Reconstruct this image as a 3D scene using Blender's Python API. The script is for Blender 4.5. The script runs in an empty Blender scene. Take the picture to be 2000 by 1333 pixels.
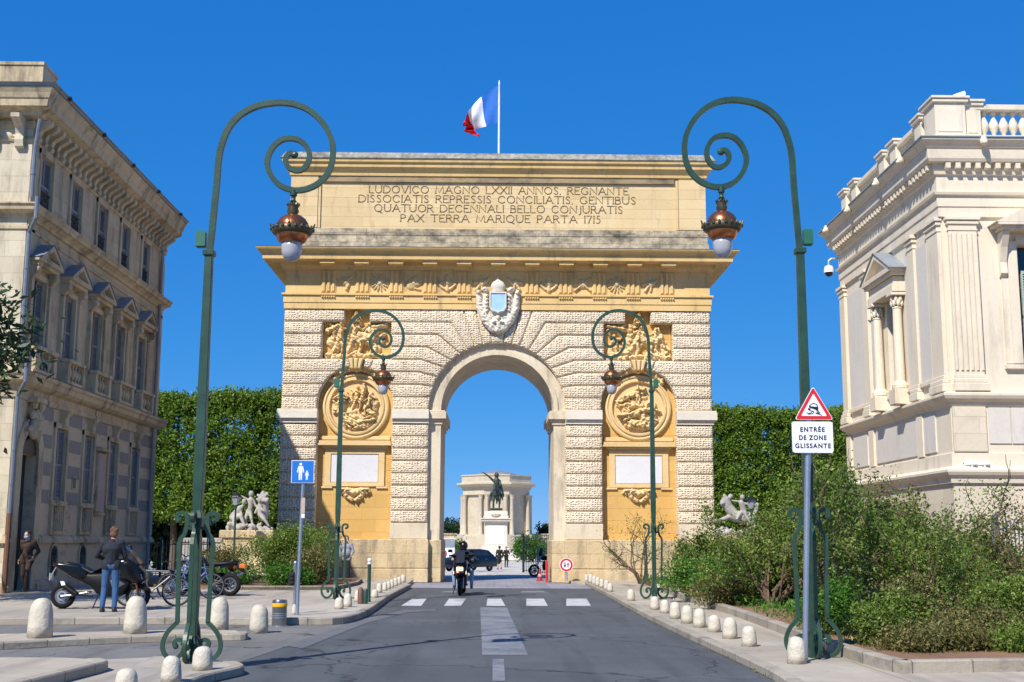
import bpy, bmesh, math, random
import numpy as np
from mathutils import Vector, Matrix, noise
R = math.radians
S = bpy.context.scene
# ---------------------------------------------------------------- camera
FPX = 2388.0
pitch, yaw, roll = R(9.25), math.atan(33/2388), R(0.25)
fw = Vector((math.sin(yaw)*math.cos(pitch), math.cos(yaw)*math.cos(pitch), math.sin(pitch)))
r0 = Vector((math.cos(yaw), -math.sin(yaw), 0)); u0 = r0.cross(fw)
rr = r0*math.cos(roll) + u0*math.sin(roll); uu = -r0*math.sin(roll) + u0*math.cos(roll)
EYE = Vector((0, 0, 1.7))
cd = bpy.data.cameras.new('camera'); cam = bpy.data.objects.new('camera', cd)
S.collection.objects.link(cam); S.camera = cam
cd.sensor_width = 36; cd.lens = FPX/2000*36; cd.clip_start = 0.1; cd.clip_end = 6000
m = Matrix.Identity(4)
for i in range(3):
    m[i][0] = rr[i]; m[i][1] = uu[i]; m[i][2] = -fw[i]; m[i][3] = EYE[i]
cam.matrix_world = m
def G(px, py, z=0.0):            # survey helper: where a sight line meets the level z
    d = fw*FPX + rr*(px-1000) - uu*(py-666.5)
    t = (z-EYE.z)/d.z
    return (d.x*t, d.y*t)
# ---------------------------------------------------------------- light
SUN_AZ = math.atan2(-0.521, -0.854); SUN_EL = R(45)
W = bpy.data.worlds.new('World'); S.world = W; W.use_nodes = True
nt = W.node_tree; bg = nt.nodes['Background']
sky = nt.nodes.new('ShaderNodeTexSky'); sky.sky_type = 'NISHITA'; sky.sun_disc = False
sky.sun_elevation = SUN_EL; sky.sun_rotation = SUN_AZ
sky.altitude = 3000; sky.air_density = 0.6; sky.dust_density = 0.0; sky.ozone_density = 8.0
sc_ = nt.nodes.new('ShaderNodeSeparateColor'); cc_ = nt.nodes.new('ShaderNodeCombineColor'); nt.links.new(sky.outputs[0], sc_.inputs[0])
for i, (g, k) in enumerate(((1.12, .37), (.47, 1.41), (.225, 3.69))):      # film response of the deep blue spring sky
    p1 = nt.nodes.new('ShaderNodeMath'); p1.operation = 'POWER'; p1.inputs[1].default_value = g
    p2 = nt.nodes.new('ShaderNodeMath'); p2.operation = 'MULTIPLY'; p2.inputs[1].default_value = k
    nt.links.new(sc_.outputs[i], p1.inputs[0]); nt.links.new(p1.outputs[0], p2.inputs[0]); nt.links.new(p2.outputs[0], cc_.inputs[i])
nt.links.new(cc_.outputs[0], bg.inputs[0]); bg.inputs[1].default_value = 0.115
sl = bpy.data.lights.new('sun', 'SUN'); sl.energy = 4.6; sl.angle = R(0.5); sl.color = (1.0, 0.95, 0.87)
so = bpy.data.objects.new('sun', sl); S.collection.objects.link(so)
sd = Vector((math.sin(SUN_AZ)*math.cos(SUN_EL), math.cos(SUN_AZ)*math.cos(SUN_EL), math.sin(SUN_EL)))
so.rotation_euler = sd.to_track_quat('Z', 'Y').to_euler(); so.location = (-30, -30, 40)
S.view_settings.view_transform = 'Standard'; S.view_settings.look = 'None'
S.view_settings.exposure = 0.38; S.view_settings.gamma = 1.0
S.cycles.max_bounces = 6; S.cycles.transparent_max_bounces = 6
random.seed(7); rng = np.random.default_rng(7)
# ---------------------------------------------------------------- objects
OFF = {}
def tag(o, label=None, cat=None, group=None, kind=None):
    if label: o['label'] = label
    if cat: o['category'] = cat
    if group: o['group'] = group
    if kind: o['kind'] = kind
    return o
def thing(name, label, cat, loc=(0, 0, 0), rz=0, group=None):
    o = bpy.data.objects.new(name, None); S.collection.objects.link(o)
    o.location = loc; o.rotation_euler = (0, 0, rz); o.empty_display_size = .3
    return tag(o, label, cat, group)
def copy_tree(o, parent=None):
    c = o.copy(); S.collection.objects.link(c)
    if parent: c.parent = parent
    for ch in o.children:
        copy_tree(ch, c)
    return c
def dup(o, loc, rz=None, label=None, scale=None):
    c = copy_tree(o); c.location = loc
    if rz is not None: c.rotation_euler = (0, 0, rz)
    if scale: c.scale = scale if hasattr(scale, '__len__') else (scale,)*3
    if label: c['label'] = label
    return c
class MB:
    def __init__(s, M=None):
        s.v = []; s.f = []; s.M = M; s.mi = []; s.cm = 0
    def add(s, vs, fs):
        n = len(s.v)
        if s.M is not None: vs = [s.M @ Vector(p) for p in vs]
        s.v.extend(tuple(p) for p in vs)
        for f in fs:
            s.f.append(tuple(i+n for i in f)); s.mi.append(s.cm)
        return s
    def box(s, x0, x1, y0, y1, z0, z1):
        x0, x1 = min(x0, x1), max(x0, x1); y0, y1 = min(y0, y1), max(y0, y1); z0, z1 = min(z0, z1), max(z0, z1)
        return s.add([(x0,y0,z0),(x1,y0,z0),(x1,y1,z0),(x0,y1,z0),(x0,y0,z1),(x1,y0,z1),(x1,y1,z1),(x0,y1,z1)],
              [(0,3,2,1),(4,5,6,7),(0,1,5,4),(1,2,6,5),(2,3,7,6),(3,0,4,7)])
    def cbox(s, x0, x1, y0, y1, z0, z1, b=.02):      # box with chamfered vertical and horizontal edges
        c = ((x0+x1)/2, (y0+y1)/2)
        def ring(dx, z): return [(x0+dx,y0+dx,z),(x1-dx,y0+dx,z),(x1-dx,y1-dx,z),(x0+dx,y1-dx,z)]
        return s.loft([ring(b, z0), ring(0, z0+b), ring(0, z1-b), ring(b, z1)])
    def loft(s, rings, cap=True, close=True):
        n = len(rings[0]); vs = [p for r in rings for p in r]; fs = []
        for i in range(len(rings)-1):
            for j in range(n if close else n-1):
                k = (j+1) % n
                fs.append((i*n+j, i*n+k, (i+1)*n+k, (i+1)*n+j))
        if cap:
            fs.append(tuple(range(n))[::-1]); fs.append(tuple((len(rings)-1)*n+j for j in range(n)))
        return s.add(vs, fs)
    def tube(s, path, r, n=8, cap=True):
        path = [Vector(p) for p in path]; rs = r if hasattr(r, '__len__') else [r]*len(path)
        rings = []; up = None
        for i, p in enumerate(path):
            a = path[max(0, i-1)]; b = path[min(len(path)-1, i+1)]; t = (b-a)
            if t.length < 1e-9: t = Vector((0,0,1))
            t.normalize()
            if up is None: up = Vector((0,0,1)) if abs(t.z) < .9 else Vector((1,0,0))
            sx = t.cross(up)
            if sx.length < 1e-6: sx = t.orthogonal()
            sx.normalize(); up = sx.cross(t).normalized()
            rings.append([p + sx*math.cos(2*math.pi*j/n)*rs[i] + up*math.sin(2*math.pi*j/n)*rs[i] for j in range(n)])
        return s.loft(rings, cap)
    def bar(s, path, w, d, closed=False):            # path of (x,z) in the local XZ plane, w in plane, d along y
        rings = []; N = len(path); ws = w if hasattr(w, '__len__') else [w]*N
        for i, p in enumerate(path):
            a = path[max(0, i-1)]; b = path[min(N-1, i+1)]
            t = Vector((b[0]-a[0], b[1]-a[1])); t.normalize(); nx, nz = -t.y*ws[i]/2, t.x*ws[i]/2
            rings.append([(p[0]+nx, -d/2, p[1]+nz), (p[0]-nx, -d/2, p[1]-nz), (p[0]-nx, d/2, p[1]-nz), (p[0]+nx, d/2, p[1]+nz)])
        return s.loft(rings)
    def lathe(s, prof, c=(0,0,0), n=16, sx=1, sy=1, a0=0):
        rings = [[(c[0]+r*sx*math.cos(a0+2*math.pi*j/n), c[1]+r*sy*math.sin(a0+2*math.pi*j/n), c[2]+z) for j in range(n)] for r, z in prof]
        return s.loft(rings)
    def ball(s, c, r, n=12, m=8):
        if not hasattr(r, '__len__'): r = (r, r, r)
        rings = []
        for i in range(m+1):
            a = -math.pi/2 + math.pi*i/m; cr = max(math.cos(a), .02)
            rings.append([(c[0]+r[0]*cr*math.cos(2*math.pi*j/n), c[1]+r[1]*cr*math.sin(2*math.pi*j/n), c[2]+r[2]*math.sin(a)) for j in range(n)])
        return s.loft(rings)
    def cap(s, p, q, r1, r2=None, n=10):             # tapered capsule
        r2 = r1 if r2 is None else r2; p = Vector(p); q = Vector(q); t = (q-p)
        if t.length < 1e-6: return s.ball(p, r1, n)
        t.normalize(); path = []; rs = []
        for a in (85, 60, 30): path.append(p - t*r1*math.sin(R(a))); rs.append(r1*math.cos(R(a)))
        path += [p, (p+q)/2, q]; rs += [r1, (r1+r2)/2, r2]
        for a in (30, 60, 85): path.append(q + t*r2*math.sin(R(a))); rs.append(r2*math.cos(R(a)))
        return s.tube(path, rs, n)
    def prism(s, poly, y0, y1):                      # polygon of (x,z) along y
        n = len(poly)
        return s.loft([[(x, y1, z) for x, z in poly], [(x, y0, z) for x, z in poly]])
    def slab(s, poly, z0, z1):                       # polygon of (x,y) along z
        return s.loft([[(x, y, z0) for x, y in poly], [(x, y, z1) for x, y in poly]])
    def block(s, poly, rings):                       # poly (x,z); rings of (inset, y)
        A = sum(poly[i][0]*poly[(i+1) % len(poly)][1]-poly[(i+1) % len(poly)][0]*poly[i][1] for i in range(len(poly)))
        if A < 0: poly = poly[::-1]
        out = []
        for ins, y in rings: out.append([(p[0], y, p[1]) for p in inset(poly, ins)])
        return s.loft(out)
    def build(s, name, mat, parent=None, smooth=False, bevel=0, remesh=0, sm=0, sub=0, solid=0):
        me = bpy.data.meshes.new(name); off = Vector(OFF.get(parent.name, (0,0,0))) if parent else Vector((0,0,0))
        vs = [(p[0]-off.x, p[1]-off.y, p[2]-off.z) for p in s.v] if off.length else s.v
        me.from_pydata(vs, [], s.f)
        mats = mat if isinstance(mat, (list, tuple)) else [mat]
        for q in mats: me.materials.append(q)
        if len(mats) > 1: me.polygons.foreach_set('material_index', s.mi)
        if smooth:
            me.polygons.foreach_set('use_smooth', [True]*len(me.polygons))
            if smooth != 1: me.set_sharp_from_angle(angle=R(smooth))
        bm = bmesh.new(); bm.from_mesh(me); bmesh.ops.recalc_face_normals(bm, faces=bm.faces); bm.to_mesh(me); bm.free()
        me.update()
        o = bpy.data.objects.new(name, me); S.collection.objects.link(o)
        if parent:
            o.parent = parent
            if parent.name in OFF: OFF[o.name] = OFF[parent.name]
        if bevel:
            b = o.modifiers.new('b', 'BEVEL'); b.width = bevel; b.segments = 1; b.limit_method = 'ANGLE'
        if solid:
            b = o.modifiers.new('s', 'SOLIDIFY'); b.thickness = solid; b.offset = 0
        if remesh:
            b = o.modifiers.new('r', 'REMESH'); b.mode = 'VOXEL'; b.voxel_size = remesh; b.use_smooth_shade = True
        if sm:
            b = o.modifiers.new('m', 'SMOOTH'); b.factor = .5; b.iterations = sm
        if sub:
            b = o.modifiers.new('u', 'SUBSURF'); b.levels = b.render_levels = sub
        return o
def inset(poly, d):
    if d == 0: return list(poly)
    n = len(poly); out = []
    for i in range(n):
        a, b, c = Vector(poly[i-1]), Vector(poly[i]), Vector(poly[(i+1) % n])
        e1 = (b-a).normalized(); e2 = (c-b).normalized()
        n1 = Vector((-e1.y, e1.x)); n2 = Vector((-e2.y, e2.x)); k = n1+n2
        if k.length < 1e-6: k = n1.copy()
        k = k/max(k.dot(n1), .35)
        out.append((b.x+k.x*d, b.y+k.y*d))
    return out
def smoothpath(pts, k=4):
    out = []; n = len(pts)
    for i in range(n-1):
        p0, p1, p2, p3 = pts[max(0,i-1)], pts[i], pts[i+1], pts[min(n-1,i+2)]
        for j in range(k):
            t = j/k
            out.append(tuple(.5*((2*b)+(-a+c)*t+(2*a-5*b+4*c-d)*t*t+(-a+3*b-3*c+d)*t**3) for a, b, c, d in zip(p0, p1, p2, p3)))
    out.append(tuple(pts[-1])); return out
def frame(o, xa, ya):       # local x, y(into wall), z
    M = Matrix.Identity(4); xa = Vector(xa); ya = Vector(ya)
    for i in range(3): M[i][0] = xa[i]; M[i][1] = ya[i]; M[i][2] = (0,0,1)[i]; M[i][3] = o[i]
    return M
# ---------------------------------------------------------------- materials
def lin(c): return tuple((x/12.92 if x <= .04045 else ((x+.055)/1.055)**2.4) for x in c)
def nodes(name):
    m = bpy.data.materials.new(name); m.use_nodes = True; t = m.node_tree
    return m, t, t.nodes['Principled BSDF'], (lambda k: t.nodes.new('ShaderNode'+k)), t.links.new
def mix(t, a, b, fac, mode='MIX'):
    n = t.nodes.new('ShaderNodeMix'); n.data_type = 'RGBA'; n.blend_type = mode
    for sock, val in ((n.inputs[0], fac), (n.inputs[6], a), (n.inputs[7], b)):
        if hasattr(val, 'links'): t.links.new(val, sock)
        elif isinstance(val, (int, float)): sock.default_value = val
        else: sock.default_value = (*val[:3], 1)
    return n.outputs[2]
def ramp(t, src, p0, p1, c0=(0,0,0), c1=(1,1,1)):
    n = t.nodes.new('ShaderNodeValToRGB'); n.color_ramp.elements[0].position = p0; n.color_ramp.elements[1].position = p1
    n.color_ramp.elements[0].color = (*c0, 1); n.color_ramp.elements[1].color = (*c1, 1); t.links.new(src, n.inputs[0]); return n.outputs[0]
def noisen(t, vec, scale, detail=4, rough=.6):
    n = t.nodes.new('ShaderNodeTexNoise'); n.inputs['Scale'].default_value = scale; n.inputs['Detail'].default_value = detail
    n.inputs['Roughness'].default_value = rough; t.links.new(vec, n.inputs['Vector']); return n.outputs[0]
def plain(name, col, rough=.5, metal=0, var=.12, vs=6, bump=0.0, bs=40, spec=None, em=None):
    m, t, b, N, L = nodes(name); tc = N('TexCoord').outputs['Object']
    nz = noisen(t, tc, vs)
    c0 = tuple(x*(1-var) for x in col); c1 = tuple(min(1, x*(1+var)) for x in col)
    L(ramp(t, nz, .3, .7, c0, c1), b.inputs['Base Color'])
    b.inputs['Roughness'].default_value = rough; b.inputs['Metallic'].default_value = metal
    if spec is not None: b.inputs['Specular IOR Level'].default_value = spec
    if bump:
        bp = N('Bump'); bp.inputs['Strength'].default_value = .6; bp.inputs['Distance'].default_value = bump
        L(noisen(t, tc, bs, 6), bp.inputs['Height']); L(bp.outputs[0], b.inputs['Normal'])
    if em: b.inputs['Emission Color'].default_value = (*em[:3], 1); b.inputs['Emission Strength'].default_value = em[3]
    return m
def stone(name, c1, c2, stain=None, amt=.5, brick=None, verm=False, axis='xz', bump=.012, streak=False, mortar=.75, big=.5):
    """weathered stone: two tones, blotches, stains with their own shape, optional ashlar joints, optional vermiculation"""
    m, t, b, N, L = nodes(name); tc = N('TexCoord').outputs['Object']
    col = mix(t, c1, c2, ramp(t, noisen(t, tc, big, 6, .65), .35, .65))
    fine = noisen(t, tc, 9, 6, .7)
    col = mix(t, col, tuple(x*.72 for x in c1), ramp(t, fine, .52, .78, (0,0,0), (.55,.55,.55)))
    hgt = fine
    if stain:
        mp = N('Mapping'); L(tc, mp.inputs[0]); mp.inputs['Scale'].default_value = (1.6, 1.6, .35) if streak else (.8, .8, 1.6)
        s1 = noisen(t, mp.outputs[0], 1.1, 8, .72)
        col = mix(t, col, stain, ramp(t, s1, .62-.22*amt, .75-.12*amt, (0,0,0), (.9,.9,.9)))
    if brick:
        sx = N('SeparateXYZ'); L(tc, sx.inputs[0]); cb = N('CombineXYZ')
        if axis == 'xz': L(sx.outputs[0], cb.inputs[0]); L(sx.outputs[2], cb.inputs[1])
        elif axis == 'yz': L(sx.outputs[1], cb.inputs[0]); L(sx.outputs[2], cb.inputs[1])
        else:
            ad = N('Math'); L(sx.outputs[0], ad.inputs[0]); L(sx.outputs[1], ad.inputs[1]); L(ad.outputs[0], cb.inputs[0]); L(sx.outputs[2], cb.inputs[1])
        if axis == 'xy': cb = N('CombineXYZ'); L(sx.outputs[0], cb.inputs[0]); L(sx.outputs[1], cb.inputs[1])
        bt = N('TexBrick'); L(cb.outputs[0], bt.inputs[0]); bt.inputs['Scale'].default_value = 1
        bt.inputs['Brick Width'].default_value = brick[0]; bt.inputs['Row Height'].default_value = brick[1]
        bt.inputs['Mortar Size'].default_value = brick[2] if len(brick) > 2 else .008; bt.inputs['Mortar Smooth'].default_value = .3
        bt.inputs['Color1'].default_value = (1,1,1,1); bt.inputs['Color2'].default_value = (.86,.85,.83,1); bt.inputs['Mortar'].default_value = (mortar,)*3+(1,)
        col = mix(t, col, bt.outputs[0], 1.0, 'MULTIPLY')
    L(col, b.inputs['Base Color']); b.inputs['Roughness'].default_value = .9; b.inputs['Specular IOR Level'].default_value = .2
    bp = N('Bump'); bp.inputs['Strength'].default_value = .7; bp.inputs['Distance'].default_value = bump; L(hgt, bp.inputs['Height']); last = bp.outputs[0]
    if brick:
        b3 = N('Bump'); b3.inputs['Strength'].default_value = .8; b3.inputs['Distance'].default_value = .015; b3.invert = True
        L(bt.outputs['Fac'], b3.inputs['Height']); L(last, b3.inputs['Normal']); last = b3.outputs[0]
    if verm:
        vo = N('TexVoronoi'); vo.feature = 'F1'; vo.inputs['Scale'].default_value = 9.0; vo.inputs['Randomness'].default_value = .4
        mp2 = N('Mapping'); L(tc, mp2.inputs[0]); mp2.inputs['Scale'].default_value = (1, .2, 1.25); L(mp2.outputs[0], vo.inputs['Vector'])
        b2 = N('Bump'); b2.inputs['Strength'].default_value = 1; b2.inputs['Distance'].default_value = .042
        L(ramp(t, vo.outputs[0], .18, .5), b2.inputs['Height']); L(last, b2.inputs['Normal']); last = b2.outputs[0]
    L(last, b.inputs['Normal'])
    return m
def leafmat(name, c1, c2, c3=None, trans=.35):
    m, t, b, N, L = nodes(name); g = N('NewGeometry'); tc = N('TexCoord').outputs['Object']
    r = N('ValToRGB'); e = r.color_ramp; e.elements[0].color = (*c1, 1); e.elements[1].color = (*c2, 1)
    if c3: k = e.elements.new(.9); k.color = (*c2, 1); e.elements[-1].color = (*c3, 1)
    L(g.outputs['Random Per Island'], r.inputs[0])
    col = mix(t, r.outputs[0], tuple(x*.6 for x in c1), ramp(t, noisen(t, tc, .9, 3), .45, .7, (0,0,0), (.6,.6,.6)))
    L(col, b.inputs['Base Color']); b.inputs['Roughness'].default_value = .5; b.inputs['Specular IOR Level'].default_value = .35
    tr = N('BsdfTranslucent'); L(mix(t, col, (1.0, 1.0, .25), .35, 'MULTIPLY'), tr.inputs[0])
    ms = N('MixShader'); ms.inputs[0].default_value = trans; L(b.outputs[0], ms.inputs[1]); L(tr.outputs[0], ms.inputs[2])
    L(ms.outputs[0], t.nodes['Material Output'].inputs[0]); return m
M = {}
M['verm'] = stone('rusticated limestone', (.80,.68,.51), (.72,.59,.42), (.46,.38,.28), .35, verm=True, bump=.005)
M['pale'] = stone('pale limestone', (.70,.61,.46), (.62,.51,.36), (.33,.28,.21), .5, streak=True)
M['plinth'] = stone('worn plinth limestone', (.70,.57,.36), (.62,.46,.26), (.27,.22,.16), .75, streak=True, brick=(1.45,.58,.010), bump=.05)
M['ochre'] = stone('ochre limestone', (.70,.45,.16), (.66,.39,.12), (.52,.36,.20), .25, brick=(1.1,.5,.004), mortar=.9)
M['yellow'] = stone('yellow limestone', (.76,.53,.24), (.68,.46,.19), (.36,.26,.14), .45, streak=True)
M['carve'] = stone('carved yellow limestone', (.74,.56,.30), (.66,.46,.21), (.45,.33,.19), .2)
M['attic'] = stone('attic limestone', (.75,.58,.34), (.70,.51,.26), (.48,.34,.18), .32, streak=True, brick=(1.9,.42,.004), mortar=.92)
M['grime'] = stone('grimy limestone', (.64,.53,.36), (.27,.23,.17), (.08,.07,.055), .6, brick=(.85,.4,.012), bump=.04, big=3.2)
M['roofcap'] = stone('lichened cap stone', (.42,.40,.33), (.20,.19,.165), (.10,.095,.085), .6, bump=.04, big=5)
M['white'] = stone('white marble', (.75,.68,.57), (.64,.58,.48), (.50,.48,.45), .2)
M['tower'] = stone('greyish tower limestone', (.56,.49,.37), (.48,.41,.30), (.34,.29,.22), .3)
M['marble'] = stone('weathered marble', (.48,.45,.40), (.36,.33,.29), (.26,.24,.22), .55, bump=.02, big=2)
M['plaque'] = stone('marble plaque', (.70,.69,.69), (.64,.63,.65), (.68,.67,.70), .2, bump=.001)
M['shield'] = plain('blue shield', (.36,.58,.86), .7, var=.12, vs=4)
M['letters'] = plain('cut letters', (.15,.10,.05), .9)
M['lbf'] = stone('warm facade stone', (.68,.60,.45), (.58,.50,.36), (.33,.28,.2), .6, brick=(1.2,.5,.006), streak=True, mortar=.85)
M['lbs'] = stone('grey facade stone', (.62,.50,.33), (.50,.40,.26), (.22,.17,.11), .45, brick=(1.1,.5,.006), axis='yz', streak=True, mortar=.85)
M['lbt'] = stone('carved facade trim', (.62,.50,.32), (.48,.38,.24), (.14,.11,.08), .6, axis='yz', streak=True)
M['lbg'] = stone('banded facade stone', (.62,.50,.34), (.50,.40,.27), (.20,.18,.15), .35, axis='yz')
M['band'] = stone('darker facade stone', (.30,.265,.235), (.27,.235,.21), (.20,.18,.15), .3, axis='yz')
M['rbw'] = stone('cream painted stone', (.75,.66,.52), (.70,.61,.46), (.52,.45,.35), .45, streak=True, bump=.006)
M['rbc'] = stone('cream ashlar', (.72,.63,.49), (.70,.60,.45), (.60,.51,.38), .3, brick=(1.3,.45,.006), axis='s', mortar=.88, bump=.006)
M['rbp'] = stone('grey render panel', (.67,.62,.55), (.63,.58,.51), (.50,.47,.42), .3, streak=True, bump=.004)
M['lead'] = plain('lead sheet', (.33,.36,.40), .55, .4, vs=2)
M['zinc'] = plain('roof zinc', (.26,.27,.28), .6, .3, vs=2)
M['green'] = plain('green painted iron', (.021,.060,.038), .38, .0, .25, 5, .003, 30)
M['greenL'] = plain('light green painted box', (.02,.13,.085), .45)
M['copper'] = plain('aged copper', (.42,.15,.06), .3, .85, .35, 9, .002, 20)
M['bronze'] = plain('dark bronze', (.10,.085,.05), .45, .6, .4, 14)
M['statue'] = plain('green bronze', (.055,.075,.055), .5, .4, .4, 3)
m, t, b, N, L = nodes('frosted glass'); b.inputs['Base Color'].default_value = (.56,.55,.58,1); b.inputs['Roughness'].default_value = .25; b.inputs['Transmission Weight'].default_value = .35; b.inputs['Subsurface Weight'].default_value = .0; M['frost'] = m
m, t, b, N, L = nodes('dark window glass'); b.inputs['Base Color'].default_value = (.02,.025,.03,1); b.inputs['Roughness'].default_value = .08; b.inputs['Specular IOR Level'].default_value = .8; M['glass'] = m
M['shut'] = plain('grey louvred shutter', (.20,.215,.225), .6)
M['shutg'] = plain('sage louvred shutter', (.36,.42,.34), .6)
M['dark'] = plain('black painted iron', (.012,.013,.014), .45)
M['wood'] = plain('dark door wood', (.03,.022,.018), .5)
M['pipe'] = plain('zinc downpipe', (.20,.235,.28), .5, .4)
M['rustpipe'] = plain('rusted cast pipe', (.16,.07,.035), .7)
M['steel'] = plain('galvanised steel', (.38,.43,.50), .38, .75, .12, 12)
M['brush'] = plain('brushed steel', (.30,.28,.26), .28, .85, .15, 3)
M['signback'] = plain('sign aluminium', (.45,.47,.5), .5, .5)
M['swhite'] = plain('reflective white', (.78,.80,.84), .35, var=.02)
M['sred'] = plain('reflective red', (.62,.02,.025), .35, var=.04)
M['sblue'] = plain('reflective blue', (.015,.16,.56), .35, var=.05)
M['sblack'] = plain('black lettering', (.012,.012,.014), .5)
M['yellowband'] = plain('yellow band', (.85,.45,.01), .4)
M['boll'] = stone('bollard limestone', (.62,.57,.47), (.52,.46,.36), (.26,.23,.19), .5, bump=.05, big=5)
M['flagb'] = plain('blue cloth', (.01,.13,.50), .75, var=.08); M['flagw'] = plain('white cloth', (.80,.80,.84), .75, var=.03); M['flagr'] = plain('red cloth', (.62,.012,.025), .75, var=.08)
M['polew'] = plain('white painted pole', (.72,.76,.82), .35)
# ================================================================ GROUND
def gz(y):
    if y < 56: return 0.0
    if y < 90: return -.5*(y-56)/34
    return -.5
def asphalt(name, c, patch=.2, joints=None, stain=(.03,.032,.035)):
    m, t, b, N, L = nodes(name); tc = N('TexCoord').outputs['Object']
    col = mix(t, c, tuple(x*1.35 for x in c), ramp(t, noisen(t, tc, .35, 8, .7), .4, .65))
    mp = N('Mapping'); L(tc, mp.inputs[0]); mp.inputs['Scale'].default_value = (2.2, .12, 1)
    col = mix(t, col, tuple(x*.72 for x in c), ramp(t, noisen(t, mp.outputs[0], .8, 4), .5, .68, (0,0,0), (.7,.7,.7)))
    col = mix(t, col, tuple(min(1, x*1.9) for x in c), ramp(t, noisen(t, tc, 60, 3, .8), .55, .8, (0,0,0), (.35,.35,.35)))
    col = mix(t, col, stain, ramp(t, noisen(t, tc, 1.7, 6, .75), .60, .70, (0,0,0), (.5,.5,.5)))
    vo = N('TexVoronoi'); vo.feature = 'DISTANCE_TO_EDGE'; vo.inputs['Scale'].default_value = .22
    w = N('VectorMath'); w.operation = 'MULTIPLY_ADD'; nn = N('TexNoise'); nn.inputs['Scale'].default_value = 1.4; nn.inputs['Detail'].default_value = 5; L(tc, nn.inputs[0])
    L(nn.outputs[1], w.inputs[0]); w.inputs[1].default_value = (1.6,1.6,0); L(tc, w.inputs[2]); L(w.outputs[0], vo.inputs['Vector'])
    if patch: col = mix(t, col, (.02,.02,.022), ramp(t, vo.outputs[0], .002, .006, (.85,)*3, (0,0,0)))
    if joints:
        bt = N('TexBrick'); L(tc, bt.inputs[0]); bt.inputs['Scale'].default_value = 1; bt.inputs['Brick Width'].default_value = joints[0]; bt.inputs['Row Height'].default_value = joints[1]
        bt.inputs['Mortar Size'].default_value = joints[2]; bt.inputs['Color1'].default_value = (1,1,1,1); bt.inputs['Color2'].default_value = (.88,.87,.86,1); bt.inputs['Mortar'].default_value = (.62,.6,.58,1)
        col = mix(t, col, bt.outputs[0], 1.0, 'MULTIPLY')
    L(col, b.inputs['Base Color']); b.inputs['Roughness'].default_value = .85; b.inputs['Specular IOR Level'].default_value = .3
    bp = N('Bump'); bp.inputs['Strength'].default_value = .5; bp.inputs['Distance'].default_value = .006; L(noisen(t, tc, 45, 4, .8), bp.inputs['Height']); L(bp.outputs[0], b.inputs['Normal'])
    return m
M['asph'] = asphalt('road asphalt', (.077,.084,.089))
M['asph2'] = asphalt('older asphalt', (.15,.145,.135), stain=(.08,.08,.08))
M['conc'] = asphalt('pavement concrete', (.40,.35,.275), 0, stain=(.2,.18,.16), joints=(3.2,2.4,.012))
M['conc2'] = asphalt('plaza concrete', (.38,.34,.28), 0, stain=(.19,.18,.17), joints=(4.5,3.5,.012))
M['kerb'] = stone('kerb limestone', (.44,.39,.31), (.36,.31,.25), (.16,.15,.13), .5, brick=(.95,9,.012), axis='s', bump=.02, mortar=.45)
M['pave'] = asphalt('bluish stone setts', (.25,.25,.29), 0, stain=(.18,.18,.2), joints=(.5,.25,.012))
M['sand'] = asphalt('pale promenade gravel', (.46,.42,.36), 0, stain=(.5,.46,.4))
M['earth'] = asphalt('flower bed earth', (.17,.10,.06), 0, stain=(.10,.06,.04))
M['earthr'] = asphalt('reddish bark mulch', (.24,.14,.08), 0, stain=(.22,.10,.06))
M['paint'] = stone('worn white road paint', (.56,.56,.55), (.42,.42,.42), (.16,.17,.18), .5, bump=.002, big=3)
M['paintold'] = stone('very worn road paint', (.24,.25,.27), (.17,.18,.20), (.10,.11,.125), .7, bump=.002, big=3)
def crackpatch(name, px, z, mat):
    return sheet(name, [G(*p) for p in px], z, mat)
def sheet(name, pts, z, mat, kind='structure', label=None):
    mb = MB(); mb.add([(x, y, gz(y)+z) for x, y in pts], [tuple(range(len(pts)))]); o = mb.build(name, mat); return tag(o, label, None, None, kind)
mb = MB(); ys = [-60, 0, 20, 40, 56, 65, 75, 90, 140, 300, 700, 3000]
for a, c in zip(ys[:-1], ys[1:]):
    mb.add([(-2500,a,gz(a)-.02),(2500,a,gz(a)-.02),(2500,c,gz(c)-.02),(-2500,c,gz(c)-.02)], [(0,1,2,3)])
tag(mb.build('ground', M['sand']), kind='structure')
sheet('road', [(-40,-10),(40,-10),(40,44.5),(-40,44.5)], 0, M['asph'])
mb = MB()
for a, c in ((44.5,56),(56,61)):
    mb.add([(-16,a,gz(a)+.004),(16,a,gz(a)+.004),(16,c,gz(c)+.004),(-16,c,gz(c)+.004)], [(0,1,2,3)])
tag(mb.build('paved_forecourt', M['pave']), kind='structure')
# older asphalt of the side street mouth
sheet('side_street', [G(*p) for p in ((-300,1205),(740,1197),(700,1215),(600,1250),(450,1300),(-300,1300))], .004, M['asph2'])
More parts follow.
